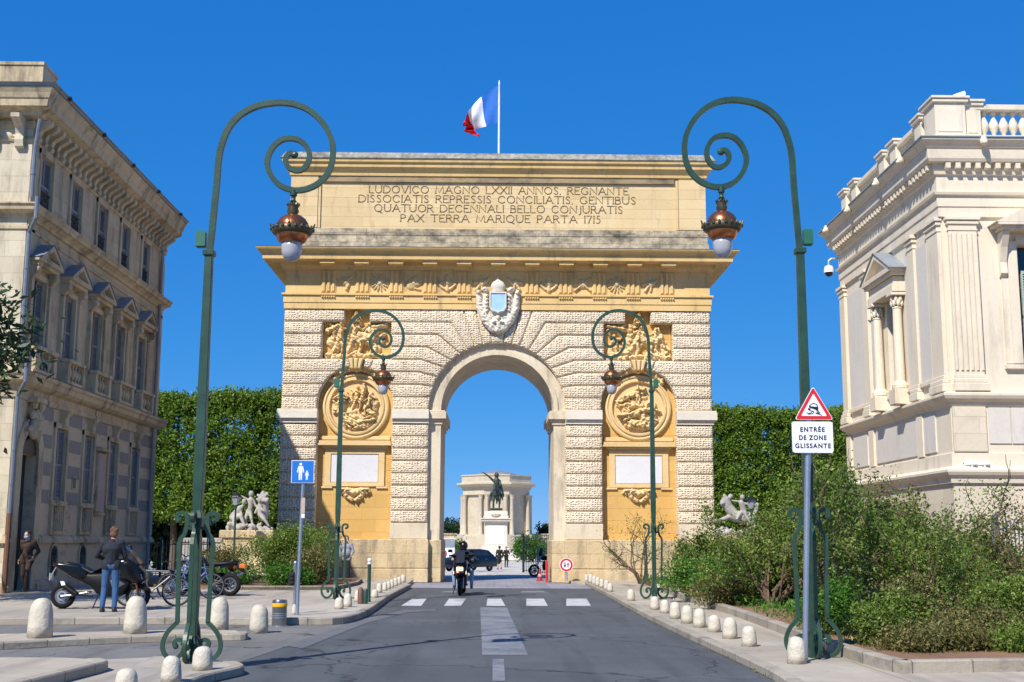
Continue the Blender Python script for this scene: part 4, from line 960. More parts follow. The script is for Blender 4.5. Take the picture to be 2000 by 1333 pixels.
# corner pilasters
def pil(name, mat, u0, u1, Mx, z0=5.62, z1=10.35, d=.10, flutes=0, cap=.38):
    mb = MB(Mx); mb.cbox(u0, u1, -d, .01, z0+.45, z1-cap, .01)
    mb.cbox(u0-.08, u1+.08, -d-.10, .01, z0, z0+.22, .02); mb.cbox(u0-.05, u1+.05, -d-.07, .01, z0+.22, z0+.34, .02); mb.cbox(u0-.02, u1+.02, -d-.03, .01, z0+.34, z0+.45, .015)
    mb.cbox(u0-.02, u1+.02, -d-.02, .01, z1-cap, z1-cap+.05, .005); mb.cbox(u0, u1, -d-.01, .01, z1-cap+.05, z1-.22, .005); mb.cbox(u0-.05, u1+.05, -d-.05, .01, z1-.22, z1-.1, .02); mb.cbox(u0-.09, u1+.09, -d-.09, .01, z1-.1, z1, .01)
    if flutes:
        w_ = (u1-u0)/(flutes*2+1)
        for j in range(flutes+1): mb.block([(u0+2*j*w_, z0+.55), (u0+(2*j+1)*w_, z0+.55), (u0+(2*j+1)*w_, z1-cap-.08), (u0+2*j*w_, z1-cap-.08)], [(0,-d+.001),(0,-d-.02),(.012,-d-.035)])
    return mb.build(name, mat, rb)
pil('corner_pilaster', M['rbw'], RX+.16, RX+.92, FR, flutes=5)
pil('corner_pilaster', M['rbw'], -RY0-.9, -RY0-.05, SR)
for u in (-34.15, -35.0+.0, -38.6, -41.1): 
    if u != -35.0: pil('side_pilaster', M['rbw'], u-.3 if u < -41 else u-.26, u+.26, SR)
# blocks under pilasters and window on side
def panels(Mx, spans, z0, z1, mat, name):
    for a, b_ in spans:
        mb = MB(Mx); mb.cbox(a, b_, -.035, .01, z0, z1, .008); mb.build(name, mat, rb)
panels(SR, [(-33.9,-33.0),(-38.2,-34.5),(-40.6,-39.1)], 4.1, 5.15, M['rbp'], 'grey_panel')
panels(FR, [(12.98,13.55),(13.58,14.15),(14.18,14.8)], 4.25, 5.2, M['rbp'], 'grey_panel')
panels(SR, [(-33.85,-33.0),(-34.85,-34.5),(-38.2,-37.5),(-40.7,-38.95)], 6.1, 9.95, M['rbp'], 'wall_panel')
for u in (-34.15, -38.6, -41.1): 
    mb = MB(SR); mb.cbox(u-.24, u+.24, -.07, .01, 4.03, 5.22, .01); mb.build('pilaster_pedestal', M['rbw'], rb)
mb = MB(FR); mb.cbox(RX+.02, RX+.9, -.07, .01, 4.03, 5.22, .01); mb.build('pilaster_pedestal', M['rbc'], rb)
for a, b_ in ((-33.85,-32.85),(-38.2,-34.45),(-40.7,-38.95)): mb = MB(SR); mb.cbox(a, b_, -.10, .01, 5.95, 6.08, .015); mb.build('sill_course', M['rbw'], rb)
# side window with aedicule
mf = MB(SR); mf.box(-WY-WH, -WY-.52, .2, .38, 6.2, 9.0); mf.box(-WY+.52, -WY+WH, .2, .38, 6.2, 9.0); mf.box(-WY-.52, -WY+.52, .2, .38, 8.9, 9.0); mf.box(-WY-.52, -WY+.52, .2, .38, 6.2, 6.3)
wo = mf.build('window', M['shutg'], rb); mg = MB(SR); mg.box(-WY-.56, -WY+.56, .36, .39, 6.2, 9.0); mg.build('pane', M['glass'], wo)
ms = MB(SR); louvre(ms, -WY-.52, -WY-.01, 6.3, 8.9, .12, .05); ms.build('shutter', M['shutg'], wo)
ms = MB(SR); louvre(ms, -WY+.01, -WY+.52, 6.3, 8.9, .12, .05); ms.build('shutter', M['shutg'], wo)
for sg in (-1, 1):
    ma = MB(SR)
    c = -WY+sg*.93
    ma.lathe([(.24,0),(.24,.1),(.2,.14),(.15,.22),(.14,1.0),(.125,2.35),(.145,2.38),(.125,2.42)], (c, -.2, 6.1), 14)
    for q in range(14): 
        a = 2*math.pi*q/14; ma.ball((c+.14*math.cos(a), -.2+.14*math.sin(a), 8.62+.12*(q % 2)), (.06,.06,.10), 6, 5)
    ma.cbox(c-.23, c+.23, -.43, .01, 8.84, 8.93, .01); ma.cbox(c-.26, c+.26, -.46, .01, 5.62, 6.08, .02)
    ma.build('window_column', M['rbw'], wo)
ma = MB(SR); ma.cbox(-WY-1.18, -WY+1.18, -.40, .01, 8.94, 9.15, .01); ma.cbox(-WY-1.16, -WY+1.16, -.36, .01, 9.15, 9.4, .01); ma.cbox(-WY-1.30, -WY+1.30, -.46, .01, 9.42, 9.52, .01); ma.cbox(-WY-1.38, -WY+1.38, -.52, .01, 9.52, 9.6, .01)
tri = [(-WY-1.42, 9.6), (-WY+1.42, 9.6), (-WY, 10.32)]; tin = [(-WY-1.05, 9.66), (-WY+1.05, 9.66), (-WY, 10.16)]
for q in ([tri[0], tin[0], tin[2], tri[2]], [tri[1], tri[2], tin[2], tin[1]], [tri[0], tri[1], tin[1], tin[0]]): ma.prism(q, -.52, .01)
ma.prism(tin, -.30, .01); ma.build('pediment', M['rbw'], wo)
mz = MB(SR); mz.add([(-WY-1.46,-.56,9.6),(-WY,-.56,10.36),(-WY,0,10.36),(-WY-1.46,0,9.6),(-WY+1.46,-.56,9.6),(-WY+1.46,0,9.6)], [(0,1,2,3),(1,4,5,2)]); mz.build('pediment_lead', M['lead'], wo, solid=.02)
# front window
mf = MB(FR); mf.box(14.02, 14.1, .15, .3, 6.36, 9.6); mf.box(14.62, 14.70, .16, .3, 6.36, 9.6)
for z in (7.4, 8.45): mf.box(14.1, 14.62, .17, .29, z, z+.05)
wo = mf.build('window', M['shutg'], rb); mg = MB(FR); mg.box(14.02, 15.3, .3, .39, 6.36, 9.6); mg.build('pane', M['glass'], wo)
ms = MB(FR); louvre(ms, 14.1, 14.36, 6.4, 8.9, .02, .06); ms.build('shutter', M['shutg'], wo)
ma = MB(FR); ma.cbox(13.55, 13.98, -.05, .01, 6.36, 9.7, .02); ma.cbox(13.72, 13.98, -.09, .01, 6.36, 9.7, .02); ma.box(13.98, 15.4, -.06, .01, 9.62, 9.8); ma.cbox(13.5, 15.8, -.12, .01, 6.22, 6.34, .01)
ma.loft([[(13.5-.0, d, z), (13.68, d, z), (13.68, .01, z), (13.5, .01, z)] for d, z in ((-.04,8.7),(-.16,8.8),(-.12,9.1),(-.24,9.5),(-.4,9.8),(-.42,9.9))])
ma.cbox(13.45, 16, -.5, .01, 9.92, 10.02, .01); ma.cbox(13.32, 16, -.6, .01, 10.02, 10.10, .01)
ma.prism([(13.25,10.1),(14.66,10.1),(14.66,10.72),(14.6,10.75)], -.6, .01); ma.build('pediment', M['rbw'], wo)
# parapet: plinth, piers, balusters, coping
mb = MB(); crownr(mb, [(12.50,-.02),(12.51,.06),(12.67,.06),(12.69,.0),(12.70,-.35)]); mb.build('parapet_plinth', M['rbw'], rb)
def pier(cx_, cy_, w_, h=.98):
    mb = MB(); mb.cbox(cx_-w_, cx_+w_, cy_-w_, cy_+w_, 12.62, 12.62+h, .015); mb.cbox(cx_-w_-.02+.1, cx_+w_-.1, cy_-w_-.02, cy_+w_+.02, 12.77, 13.45, .01); mb.cbox(cx_-w_-.07, cx_+w_+.07, cy_-w_-.07, cy_+w_+.07, 12.62+h, 12.73+h, .02)
    mb.cbox(cx_-w_-.11, cx_+w_+.11, cy_-w_-.11, cy_+w_+.11, 12.73+h, 12.80+h, .01); mb.build('parapet_pier', M['rbw'], rb)
pier(RX+.42, RY0+.42, .42)
for y in (33.4, 35.6, 36.7, 39.7, 40.9): pier(RX+.30, y, .26, .92)
pier(RX+1.08, RY0+.32, .22, .92)
def balus(p):
    mb = MB(); mb.lathe([(.09,0),(.09,.05),(.05,.10),(.055,.13),(.13,.28),(.14,.36),(.11,.46),(.05,.60),(.045,.66),(.08,.70),(.08,.76)], (p[0], p[1], 12.67), 10); mb.build('baluster', M['rbw'], rb, smooth=60)
for y0, y1 in ((33.8,35.3),(37.05,39.35)):
    n = int((y1-y0)/.23)
    for i in range(n+1): balus((RX+.28, y0+(y1-y0)*i/n))
y = 33.0
for i in range(2): balus((RX+.28, 32.9+i*.23-.0))
for i in range(9): balus((RX+1.45+i*.27, RY0+.28))
for mbx in ((RX+.08, RX+.5, RY0+.2, RY1),): 
    mb = MB(); mb.cbox(*mbx[:2], RY0+.85, RY1-.1, 13.435, 13.60, .02); mb.cbox(RX+.86, 30, RY0+.08, RY0+.5, 13.435, 13.60, .02); mb.build('coping', M['rbw'], rb)
# lion head spouts, cctv, floodlight
for i, (x, y) in enumerate(((RX-.62, 33.0),(RX-.62, 35.2),(RX-.62,38.2),(RX-.62,40.8),(13.05, RY0-.62))):
    mb = MB(); mb.ball((x, y, 12.30), (.11,.11,.12), 8, 6); mb.ball((x-(.08 if i < 4 else 0), y-(.0 if i < 4 else .08), 12.25), (.07,.07,.06), 8, 6); mb.ball((x, y, 12.40), (.09,.09,.06), 8, 5); mb.build('lion_head_spout', M['rbw'], rb, remesh=.015)
fl_ = thing('floodlight', 'small white floodlight standing on the courthouse roof parapet', 'floodlight', (12.85, 32.3, 13.72))
mb = MB(); mb.lathe([(.04,0),(.03,.12)], (0,0,0), 8); mb.build('bracket', M['zinc'], fl_)
mb = MB(); mb.loft([[(.05+a*math.cos(q)*.0+a*.5, a*math.cos(q), .24+a*math.sin(q)*.8) for q in [j*math.pi/6 for j in range(12)]] for a in (.16,)] + [[(-.18+a*.3, a*math.cos(q), .19+a*math.sin(q)*.8) for q in [j*math.pi/6 for j in range(12)]] for a in (.10,.03)]); mb.build('head', M['swhite'], fl_, smooth=50)
cv = thing('dome_camera', 'white dome surveillance camera on an arm under the courthouse eaves', 'camera', (11.55, 41.3, 10.9))
mb = MB(); mb.tube([(.55,0,.5),(.1,0,.5),(0,0,.42),(0,0,.25)], .035, 8); mb.build('arm', M['signback'], cv)
mb = MB(); mb.lathe([(.05,.26),(.14,.22),(.17,.1),(.17,0)], (0,0,0), 14); mb.build('housing', M['swhite'], cv, smooth=50)
mb = MB(); mb.lathe([(.14,-.001),(.12,-.08),(.06,-.13),(.01,-.14)], (0,0,0), 14); mb.build('dome', M['sblack'], cv, smooth=50)
for i, (x, lab) in enumerate(((12.35, 'left one of two small wall cameras above the courthouse string course'), (12.68, 'right one of two small wall cameras above the courthouse string course'))):
    c_ = thing('wall_camera', lab, 'camera', (x+.1, RY0-.1, 3.66), R(-20), 'wall cameras on the courthouse')
    mb = MB(); mb.tube([(0,.1,-.05),(0,0,-.05),(0,0,.02)], .025, 6); mb.build('bracket', M['swhite'], c_); mb = MB(); mb.cbox(-.2, .12, -.05, .05, .02, .12, .02); mb.build('body', M['swhite'], c_); mb = MB(); mb.lathe([(.04,0),(.04,.02)], (0,0,0), 10); mb.v = [(-.2-z, x_, .07+y_) for x_, y_, z in mb.v]; mb.build('lens', M['sblack'], c_)
# ================================================================ STREET FURNITURE
def arcs(c, r, a0, a1, n): return [(c[0]+r*math.cos(R(a0+(a1-a0)*i/n)), c[1]+r*math.sin(R(a0+(a1-a0)*i/n))) for i in range(n+1)]
def make_lamp(loc, rz, label):
    t = thing('scroll_lamp', label, 'street lamp', loc, rz, 'green scroll street lamps beside the road')
    k = .00224
    mb = MB()      # square tapered pole with collar
    def sq(w, z, dx=0): return [(-w+dx,-w,z),(w+dx,-w,z),(w+dx,w,z),(-w+dx,w,z)]
    mb.loft([sq(.070,0),sq(.070,.22),sq(.054,.3),sq(.056,1.7),sq(.075,1.74),sq(.075,1.86),sq(.055,1.95),sq(.066,2.25),sq(.068,2.5),sq(.058,4.4),sq(.052,5.42),sq(.078,5.43),sq(.078,5.50),sq(.045,5.51)])
    mb.build('pole', M['green'], t, bevel=.008)
    pts = [(92,1150),(105,1050),(122,880),(140,700),(155,500),(180,385),(230,270),(320,175),(440,115),(560,92),(650,90),(750,108),(850,158),(930,235),(985,330),(1003,430),(990,530),(950,610),(880,672),(800,705),(740,714),(690,710),(610,680),(550,620),(518,550),(520,480),(560,405),(620,358),(690,345),(760,362),(810,410),(828,470),(810,530),(770,567),(720,573),(670,548),(650,505),(662,468),(690,450),(716,462)]
    kk = .00188; kz = .00204; Z0 = 5.48
    sh = [((x-92)*kk, Z0+(1150-y)*kz) for x, y in pts]
    sh = [(x-.035*(z-Z0), z) for x, z in sh]
    sp = smoothpath(sh, 5); n = len(sp)
    mb = MB(); mb.bar(sp, [.082-.018*i/n for i in range(n)], .075)
    e = sp[-1]; mb.ball((e[0], 0, e[1]), (.055,.05,.055), 10, 6); mb.build('scroll_arm', M['green'], t, bevel=.006)
    mb = MB(); mb.cbox(-.19, -.055, -.05, .05, 5.54, 5.78, .02); mb.build('junction_box', M['greenL'], t)
    # base scrollwork, four brackets
    br = [(385,383),(402,372),(402,350),(385,338),(362,340),(343,358),(340,390),(346,430),(356,465),(380,492),(384,520),(378,700),(372,975),(392,992),(432,1038),(452,1095),(443,1145),(410,1180),(370,1180),(338,1150),(325,1108),(340,1078),(368,1074),(384,1092),(376,1110)]
    br = [((x-283)*k*1.0, max(.03, (1195-y)*k)) for x, y in br]
    bp = smoothpath(br[:10], 3)[:-1] + [br[10], br[11], br[12]] + smoothpath(br[12:], 4)[1:]
    for a in (0, 90, 180, 270):
        mb = MB(Matrix.Rotation(R(a), 4, 'Z')); mb.bar(bp, .052, .05); mb.ball((bp[0][0], 0, bp[0][1]), (.035,.035,.035), 8, 6); mb.ball((bp[-1][0], 0, bp[-1][1]), (.04,.03,.04), 8, 6)
        mb.bar([(.05,1.72),(.16,1.72)], .035, .04); mb.bar([(.05,.32),(.13,.20)], .04, .04)
        mb.build('base_scroll', M['green'], t, bevel=.005)
    # lantern
    lx = (710-92)*kk - .035*.9; lz = Z0+(1150-722)*kz
    ln = MB(); ln.lathe([(.05,.02),(.05,-.06),(.035,-.07),(.03,-.12),(.05,-.14),(.025,-.17),(.025,-.24),(.03,-.25)], (lx,0,lz), 12); hg = ln.build('hanger', M['green'], t, smooth=50)
    ln = MB(); ln.lathe([(.05,-.22),(.09,-.2),(.07,-.24),(.085,-.29),(.06,-.33),(.055,-.36),(.03,-.34)], (lx,0,lz), 16)
    for j in range(10): a = 2*math.pi*j/10; ln.ball((lx+.085*math.cos(a), .085*math.sin(a), lz-.185), (.014,.014,.02), 6, 4)
    ln.build('small_crown', M['bronze'], t, smooth=50)
    lt = MB(); lt.lathe([(.05,-.33),(.12,-.35),(.18,-.395),(.22,-.46),(.232,-.53),(.22,-.57)], (lx,0,lz), 28); lt.build('lantern_dome', M['copper'], t, smooth=60)
    lt = MB(); lt.lathe([(.21,-.55),(.275,-.53),(.285,-.56),(.28,-.59),(.25,-.62),(.21,-.62)], (lx,0,lz), 28)
    for j in range(20):
        a = 2*math.pi*j/20; c, s_ = math.cos(a), math.sin(a)
        lt.tube([(lx+.275*c, .275*s_, lz-.56), (lx+.285*c, .285*s_, lz-.53), (lx+(.295 if j % 5 else .31)*c, (.295 if j % 5 else .31)*s_, lz-(.51 if j % 5 else .46))], [.02,.02,.008], 6)
        lt.ball((lx+.285*c, .285*s_, lz-.545), (.026,.026,.022), 6, 4)
    lt.build('crown_ring', M['bronze'], t, smooth=50)
    lt = MB(); lt.lathe([(.22,-.60),(.215,-.66),(.19,-.71),(.155,-.735),(.14,-.735)], (lx,0,lz), 28); lt.build('lantern_bowl', M['copper'], t, smooth=60)
    lt = MB(); lt.lathe([(.14,-.72),(.142,-.80),(.135,-.88),(.11,-.945),(.06,-.985),(.01,-.995)], (lx,0,lz), 24); lt.build('glass_globe', M['frost'], t, smooth=True)
    return t
lm = make_lamp((-3.95, 16.5, .12), 0, 'green scroll lamp nearest the camera on the left, behind two stone bollards')
dup(lm, (4.44, 17.35, .12), math.pi, 'tall green scroll lamp on the right, directly behind the grey slippery road sign pole').scale = (1, 1, 1.055)
dup(lm, (-4.18, 33.1, .15), 0, 'small looking far green scroll lamp on the left beside the woman in the grey top').scale = (1, 1, 1.015)
dup(lm, (4.43, 34.3, .12), math.pi, 'far green scroll lamp on the right, in front of a thin bare bush').scale = (1, 1, 1.055)
# stone bollards
def bollard_mesh(h, r, seed):
    mb = MB(); prof = [(r*1.0,0),(r*.98,h*.3),(r*.93,h*.6),(r*.88,h*.72),(r*.78,h*.84),(r*.58,h*.94),(r*.32,h*.99),(r*.05,h)]
    mb.lathe(prof, (0,0,0), 20)
    mb.v = [(x*(1+.05*noise.noise(Vector((x*9+seed, y*9, z*9)))), y*(1+.05*noise.noise(Vector((x*9, y*9+seed, z*9)))), z+.01*noise.noise(Vector((x*8,y*8,z*8+seed)))) for x, y, z in mb.v]
    return mb
def bollard(px, py, hpx, label, z=.12, group='stone bollards', wpx=None):
    x, y = G(px, py-2, z); s_ = math.sqrt(x*x+y*y)/2388; h = hpx*s_*1.0
    o = bollard_mesh(h, (wpx*s_/2 if wpx else h*.30), px).build('stone_bollard', M['boll'], None, smooth=True)
    o.location = (x, y+.1, z-.01); tag(o, label, 'bollard', group); return o
BL = [(73,1248,70,44,'tall stone bollard at the far left on the narrow kerbed strip',.12),(260,1240,68,42,'tall stone bollard on the kerbed strip below the parked black scooter',.12),
(425,1232,60,36,'stone bollard on the strip just right of the near green lamp shaft',.12),(503,1240,54,36,'stone bollard between the strip end and the steel drum bollard',.0),
(391,1312,44,38,'short stone bollard touching the foot of the near left lamp',.12),(329,1336,48,38,'stone bollard cut by the frame edge, left of the near lamp foot',.12),(241,1346,34,40,'stone bollard mostly below the frame, leftmost of the near three',.12),
(661,1192,22,18,'stone bollard in front of the far left lamp foot',.15),(678,1188,26,17,'stone bollard just right of the far left lamp foot',.15),(697,1178,22,12,'stone bollard beside the brown post past the far left lamp',.15),(712,1178,18,13,'stone bollard immediately left of the green steel post',.15),(731,1170,16,14,'stone bollard immediately right of the green steel post',.15),
(740,1160,18,12,'first bollard of the kerb row running left of the road to the arch',.15),(751,1156,16,10,'second bollard from the near end of the row left of the road',.15),(758,1153,15,10,'third bollard from the near end of the row left of the road',.15),(765,1150,16,9,'fourth bollard from the near end of the row left of the road',.15),(772,1147,16,9,'third bollard from the arch end of the row left of the road',.15),(779,1144,15,9,'second bollard from the arch end of the row left of the road',.15),(787,1140,15,10,'last bollard at the arch end of the row left of the road',.15),
(573,1203,20,9,'thin little stone bollard between steel drum and blue sign pole',.15),
(1560,1299,50,36,'stone bollard at the foot of the slippery road sign pole',.12),(1466,1265,38,29,'first stone bollard left of the slippery road sign',.12),(1428,1250,40,29,'second stone bollard left of the slippery road sign, cream coloured',.12),(1397,1237,32,25,'third stone bollard left of the slippery road sign',.12),(1368,1228,36,25,'fourth stone bollard left of the slippery road sign',.12),(1344,1220,34,24,'fifth stone bollard left of the slippery road sign',.12),(1320,1211,32,22,'sixth stone bollard left of the slippery road sign',.12),(1300,1200,25,19,'bollard second right of the far right lamp foot',.12),(1280,1193,25,19,'bollard directly in front of the far right lamp foot',.12),(1233,1176,22,16,'lone bollard left of the far right lamp foot',.12),
(1192,1158,16,12,'nearest bollard of the row at the right foot of the arch',.12),(1185,1154,18,11,'second bollard of the row at the right foot of the arch',.12),(1176,1150,17,10,'third bollard of the row at the right foot of the arch',.12),(1168,1147,17,10,'fourth bollard of the row at the right foot of the arch',.12),(1161,1144,17,9,'third from last bollard of the row at the right foot of the arch',.12),(1154,1141,17,9,'second from last bollard of the row at the right foot of the arch',.12),(1146,1138,14,8,'last bollard by the small round sign at the arch foot',.12),
(1328,1162,12,15,'small bollard behind the corner of the planter kerb',.12),(1286,1155,12,10,'little bollard half hidden behind the far right lamp scroll',.12)]
for px, py, h, w_, lab, z in BL: bollard(px, py, h, lab, z, wpx=w_)
# steel drum bollard
x, y = G(545, 1224, 0); t = thing('steel_bollard', 'brushed steel drum bollard with yellow band beside the blue sign pole', 'bollard', (x, y, 0))
mb = MB(); mb.lathe([(.145,0),(.145,.38),(.145,.50),(.135,.515),(.02,.52)], (0,0,0), 28); mb.build('drum', M['brush'], t, smooth=40)
mb = MB(); mb.lathe([(.147,.38),(.148,.382),(.148,.45),(.147,.452)], (0,0,0), 28); mb.build('yellow_band', M['yellowband'], t, smooth=40)
for z in (.16,.2,.24):
    mb = MB(); mb.lathe([(.145,z),(.150,z+.005),(.150,z+.015),(.145,z+.02)], (0,0,0), 28); mb.build('groove_ring', M['steel'], t, smooth=40)
mb = MB(); mb.lathe([(.2,.0),(.2,.015),(.15,.02)], (0,0,0), 24); mb.build('ground_plate', M['steel'], t)
# green post with white ball
x, y = G(720, 1176, .15); t = thing('steel_post', 'dark green steel post with a pale ball top between two small stone bollards', 'post', (x, y, .15))
mb = MB(); mb.lathe([(.055,0),(.055,.05),(.045,.07),(.045,.95),(.05,.97)], (0,0,0), 14); mb.build('shaft', M['green'], t, smooth=40)
mb = MB(); mb.lathe([(.05,.93),(.052,.96),(.04,.98)], (0,0,0), 14); mb.ball((0,0,1.03), .055, 14, 8); mb.build('ball_top', M['swhite'], t, smooth=True)
# brown/green short post
x, y = G(703, 1180, .15); t = thing('short_post', 'short brown and green painted post tucked behind a small stone bollard', 'post', (x, y+.1, .15))
mb = MB(); mb.lathe([(.07,0),(.07,.34),(.03,.4)], (0,0,0), 12); mb.build('shaft', plain('brown paint', (.14,.07,.05), .6), t, smooth=40); mb = MB(); mb.lathe([(.06,.0),(.06,.3),(.03,.36)], (.12,0,0), 12); mb.build('side_post', M['green'], t, smooth=40)
# pedestrian sign
x, y = G(580, 1216, 0); t = thing('pedestrian_sign', 'square blue sign with white adult and child figures on a leaning grey pole', 'road sign', (x, y, 0), R(0))
d0 = y; k = d0/2388
def at(px, py, Y, X0, Y0): 
    d = fw*FPX + rr*(px-1000) - uu*(py-666.5); q = Y/d.y; return (d.x*q-X0, Y-Y0, EYE.z+d.z*q)
top = at(592, 945, y, x, y)
mb = MB(); mb.tube([(0,0,0),(0.0,0,.75),(top[0],0,top[2])], .036, 12); mb.build('pole', M['steel'], t, smooth=60)
c = at(592, 922, y, x, y); hs_ = 22*k
mb = MB(); mb.block([(c[0]-hs_,c[2]-hs_),(c[0]+hs_,c[2]-hs_),(c[0]+hs_,c[2]+hs_),(c[0]-hs_,c[2]+hs_)], [(0,-.04),(0,-.05),(.004,-.055)]); pl = mb.build('plate', M['swhite'], t)
mb = MB(); h2 = hs_-.012; mb.block([(c[0]-h2,c[2]-h2),(c[0]+h2,c[2]-h2),(c[0]+h2,c[2]+h2),(c[0]-h2,c[2]+h2)], [(0,-.0555),(0,-.058)]); mb.build('blue_face', M['sblue'], pl)
def person_glyph(mb, cx, z0, h, y0, y1):
    r = h*.085; mb.prism(arcs((cx, z0+h-r), r, 0, 340, 12), y0, y1)
    w = h*.14
    mb.prism([(cx-w,z0+h*.80),(cx+w,z0+h*.80),(cx+w*1.55,z0+h*.45),(cx+w*1.15,z0+h*.42),(cx+w*.8,z0+h*.66),(cx+w*.75,z0+h*.4),(cx-w*.75,z0+h*.4),(cx-w*.8,z0+h*.66),(cx-w*1.15,z0+h*.42),(cx-w*1.55,z0+h*.45)], y0, y1)
    for s in (-1, 1): mb.prism([(cx+s*w*.06,z0+h*.395),(cx+s*w*.74,z0+h*.395),(cx+s*w*.66,z0),(cx+s*w*.12,z0)], y0, y1)
mb = MB(); person_glyph(mb, c[0]-.045, c[2]-hs_*.72, hs_*1.5, -.0615, -.0585); mb.build('adult_symbol', M['swhite'], pl)
mb = MB(); person_glyph(mb, c[0]+hs_*.38, c[2]-hs_*.72, hs_*.82, -.0615, -.0585); mb.build('child_symbol', M['swhite'], pl)
mb = MB(); mb.cbox(top[0]-.02, top[0]+.06, -.045, -.037, top[2]-.62, top[2]-.3, .002); mb.build('faded_sticker', plain('faded orange sticker', (.55,.38,.32), .6), t)
mb = MB(); mb.cbox(top[0]-.01, top[0]+.06, -.044, -.037, top[2]-.72, top[2]-.63, .002); mb.build('white_sticker', M['swhite'], t)
# small call box with ball topped tube next to it
x, y = G(571, 1212, 0); t = thing('signal_post', 'short grey post with black signal box and ball top left of the blue sign pole', 'signal', (x+.02, y+.06, 0))
mb = MB(); mb.lathe([(.035,0),(.035,1.12),(.045,1.13),(.045,1.15),(.02,1.16)], (0,0,0), 12); mb.ball((0,0,1.2), .045, 12, 8); mb.build('shaft', M['steel'], t, smooth=50)
mb = MB(); mb.cbox(-.11, -.0, -.13, -.02, .72, 1.0, .02); bx = mb.build('signal_box', M['dark'], t)
for z in (.79,.87,.95):
    mb = MB(); mb.cbox(-.09, -.02, -.16, -.12, z-.03, z+.03, .01); mb.build('signal_lens', M['sblack'], bx)
# slippery zone sign
x, y = G(1571, 1290, .12); y = 16.6; x = .2405*y+.0; gx, gy = G(1572, 1275, .12); x, y = gx*16.8/gy, 16.8
t = thing('slippery_zone_sign', 'triangular red bordered skidding car sign over a white panel on a leaning grey pole', 'road sign', (x, y, .12))
top = at(1581, 886, y, x, y); c = at(1585, 855, y, x, y); k = y/2388; top = (top[0], top[1], top[2]-.12); c = (c[0], c[1], c[2]-.12)
mb = MB(); mb.tube([(0,0,0),(top[0],0,top[2]+.5)], .04, 14); mb.build('pole', M['steel'], t, smooth=60)
w_, h_ = 40*k, 30.5*k
def rrect(cx, cz, w, h, r): return arcs((cx+w-r, cz+h-r), r, 0, 90, 5)+arcs((cx-w+r, cz+h-r), r, 90, 180, 5)+arcs((cx-w+r, cz-h+r), r, 180, 270, 5)+arcs((cx+w-r, cz-h+r), r, 270, 360, 5)
mb = MB(); mb.block(rrect(c[0], c[2], w_, h_, .035), [(0,-.05),(0,-.065)]); pn = mb.build('panel', M['swhite'], t)
mb = MB(); mb.prism(rrect(c[0], c[2], w_+.002, h_+.002, .035), -.049, -.04); mb.build('panel_back', M['signback'], pn)
for i, (ln_, ww) in enumerate((('ENTREE', 48), ('DE ZONE', 54), ('GLISSANTE', 70))):
    z = c[2]+(.105-.112*i); Mx = Matrix.Translation((c[0], -.0665, z-.03))
    q = text('n', ln_ if i else 'ENTRÉE', .088, None, None, Matrix.Identity(4), .001, .0028, 1.0, 1.25)
    xs = [v[0] for v in q.v]; f_ = ww*k/(max(xs)-min(xs)); q.v = [(c[0]+v[0]*f_, v[1]-.067, v[2]+z-.03) for v in q.v]; q.build('lettering', M['sblack'], pn)
ct = at(1587, 800, y, x, y); ct = (ct[0], 0, ct[2]-.12)
def tri(sz, r, cz):
    out = []
    for a, v in ((90, (0, sz*1.155)), (210, (-sz, -sz*.577)), (330, (sz, -sz*.577))):
        L_ = math.hypot(*v); u_ = (v[0]/L_, v[1]/L_); cc = (ct[0]+v[0]-u_[0]*2*r, cz+v[1]-u_[1]*2*r); out += arcs(cc, r, a-60, a+60, 5)
    return out
zc_ = ct[2]+.005; sz = 36.5*k
mb = MB(); mb.block(tri(sz+.012, .02, zc_), [(0,-.05),(0,-.065)]); tr = mb.build('triangle_plate', M['swhite'], t)
mb = MB(); mb.block(tri(sz, .018, zc_), [(0,-.0655),(0,-.068)]); mb.build('red_border', M['sred'], tr)
mb = MB(); mb.block(tri(sz*.70, .01, zc_), [(0,-.0685),(0,-.071)]); mb.build('white_field', M['swhite'], tr)
mb = MB(); ox, oz = ct[0]+.0, zc_-.01; q = .0069*1.0     # skidding car seen from behind
def P_(pts, y0=-.0735, y1=-.0715): mb.prism([(ox+a*k, oz+b*k) for a, b in pts], y0, y1)
P_([(-7,9),(-1,12.5),(7,9.5),(9,2),(6,-2),(-9,3),(-10,6)])
P_([(-11,2.5),(-6,1),(-8,-3),(-12,-1)]); P_([(4,-2.5),(8,-4),(9.5,-1),(6,.5)])
for pth in ([(-9,-3),(-3,-4),(-8,-8),(-15,-7)], [(5,-4.5),(9,-7),(3,-8),(13,-11)], [(-6,-3.5),(0,-5),(-4,-9),(-13,-10)], [(8,-4),(12,-7.5),(8,-9),(16,-12)]):
    b_ = MB(); b_.bar([(ox+a*k, oz+b*k) for a, b in smoothpath(pth, 4)], 1.3*k, .002); mb.add([(a, b-.0725, c_) for a, b, c_ in b_.v], b_.f)
mb.build('skidding_car_symbol', M['sblack'], tr)
b_ = MB(); b_.prism([(ox+a*k, oz+b*k) for a, b in ((-6,7.6),(-1,10.3),(5.3,8),(6,4.6),(-6.5,5.6))], -.0752, -.0740); b_.build('car_window_symbol', M['swhite'], tr)
for z in (c[2]+.1, c[2]-.1, ct[2]-.1):
    mb = MB(); mb.cbox(c[0]-.12, c[0]+.12, -.042, .05, z-.02, z+.02, .004); mb.build('clamp', M['signback'], t)
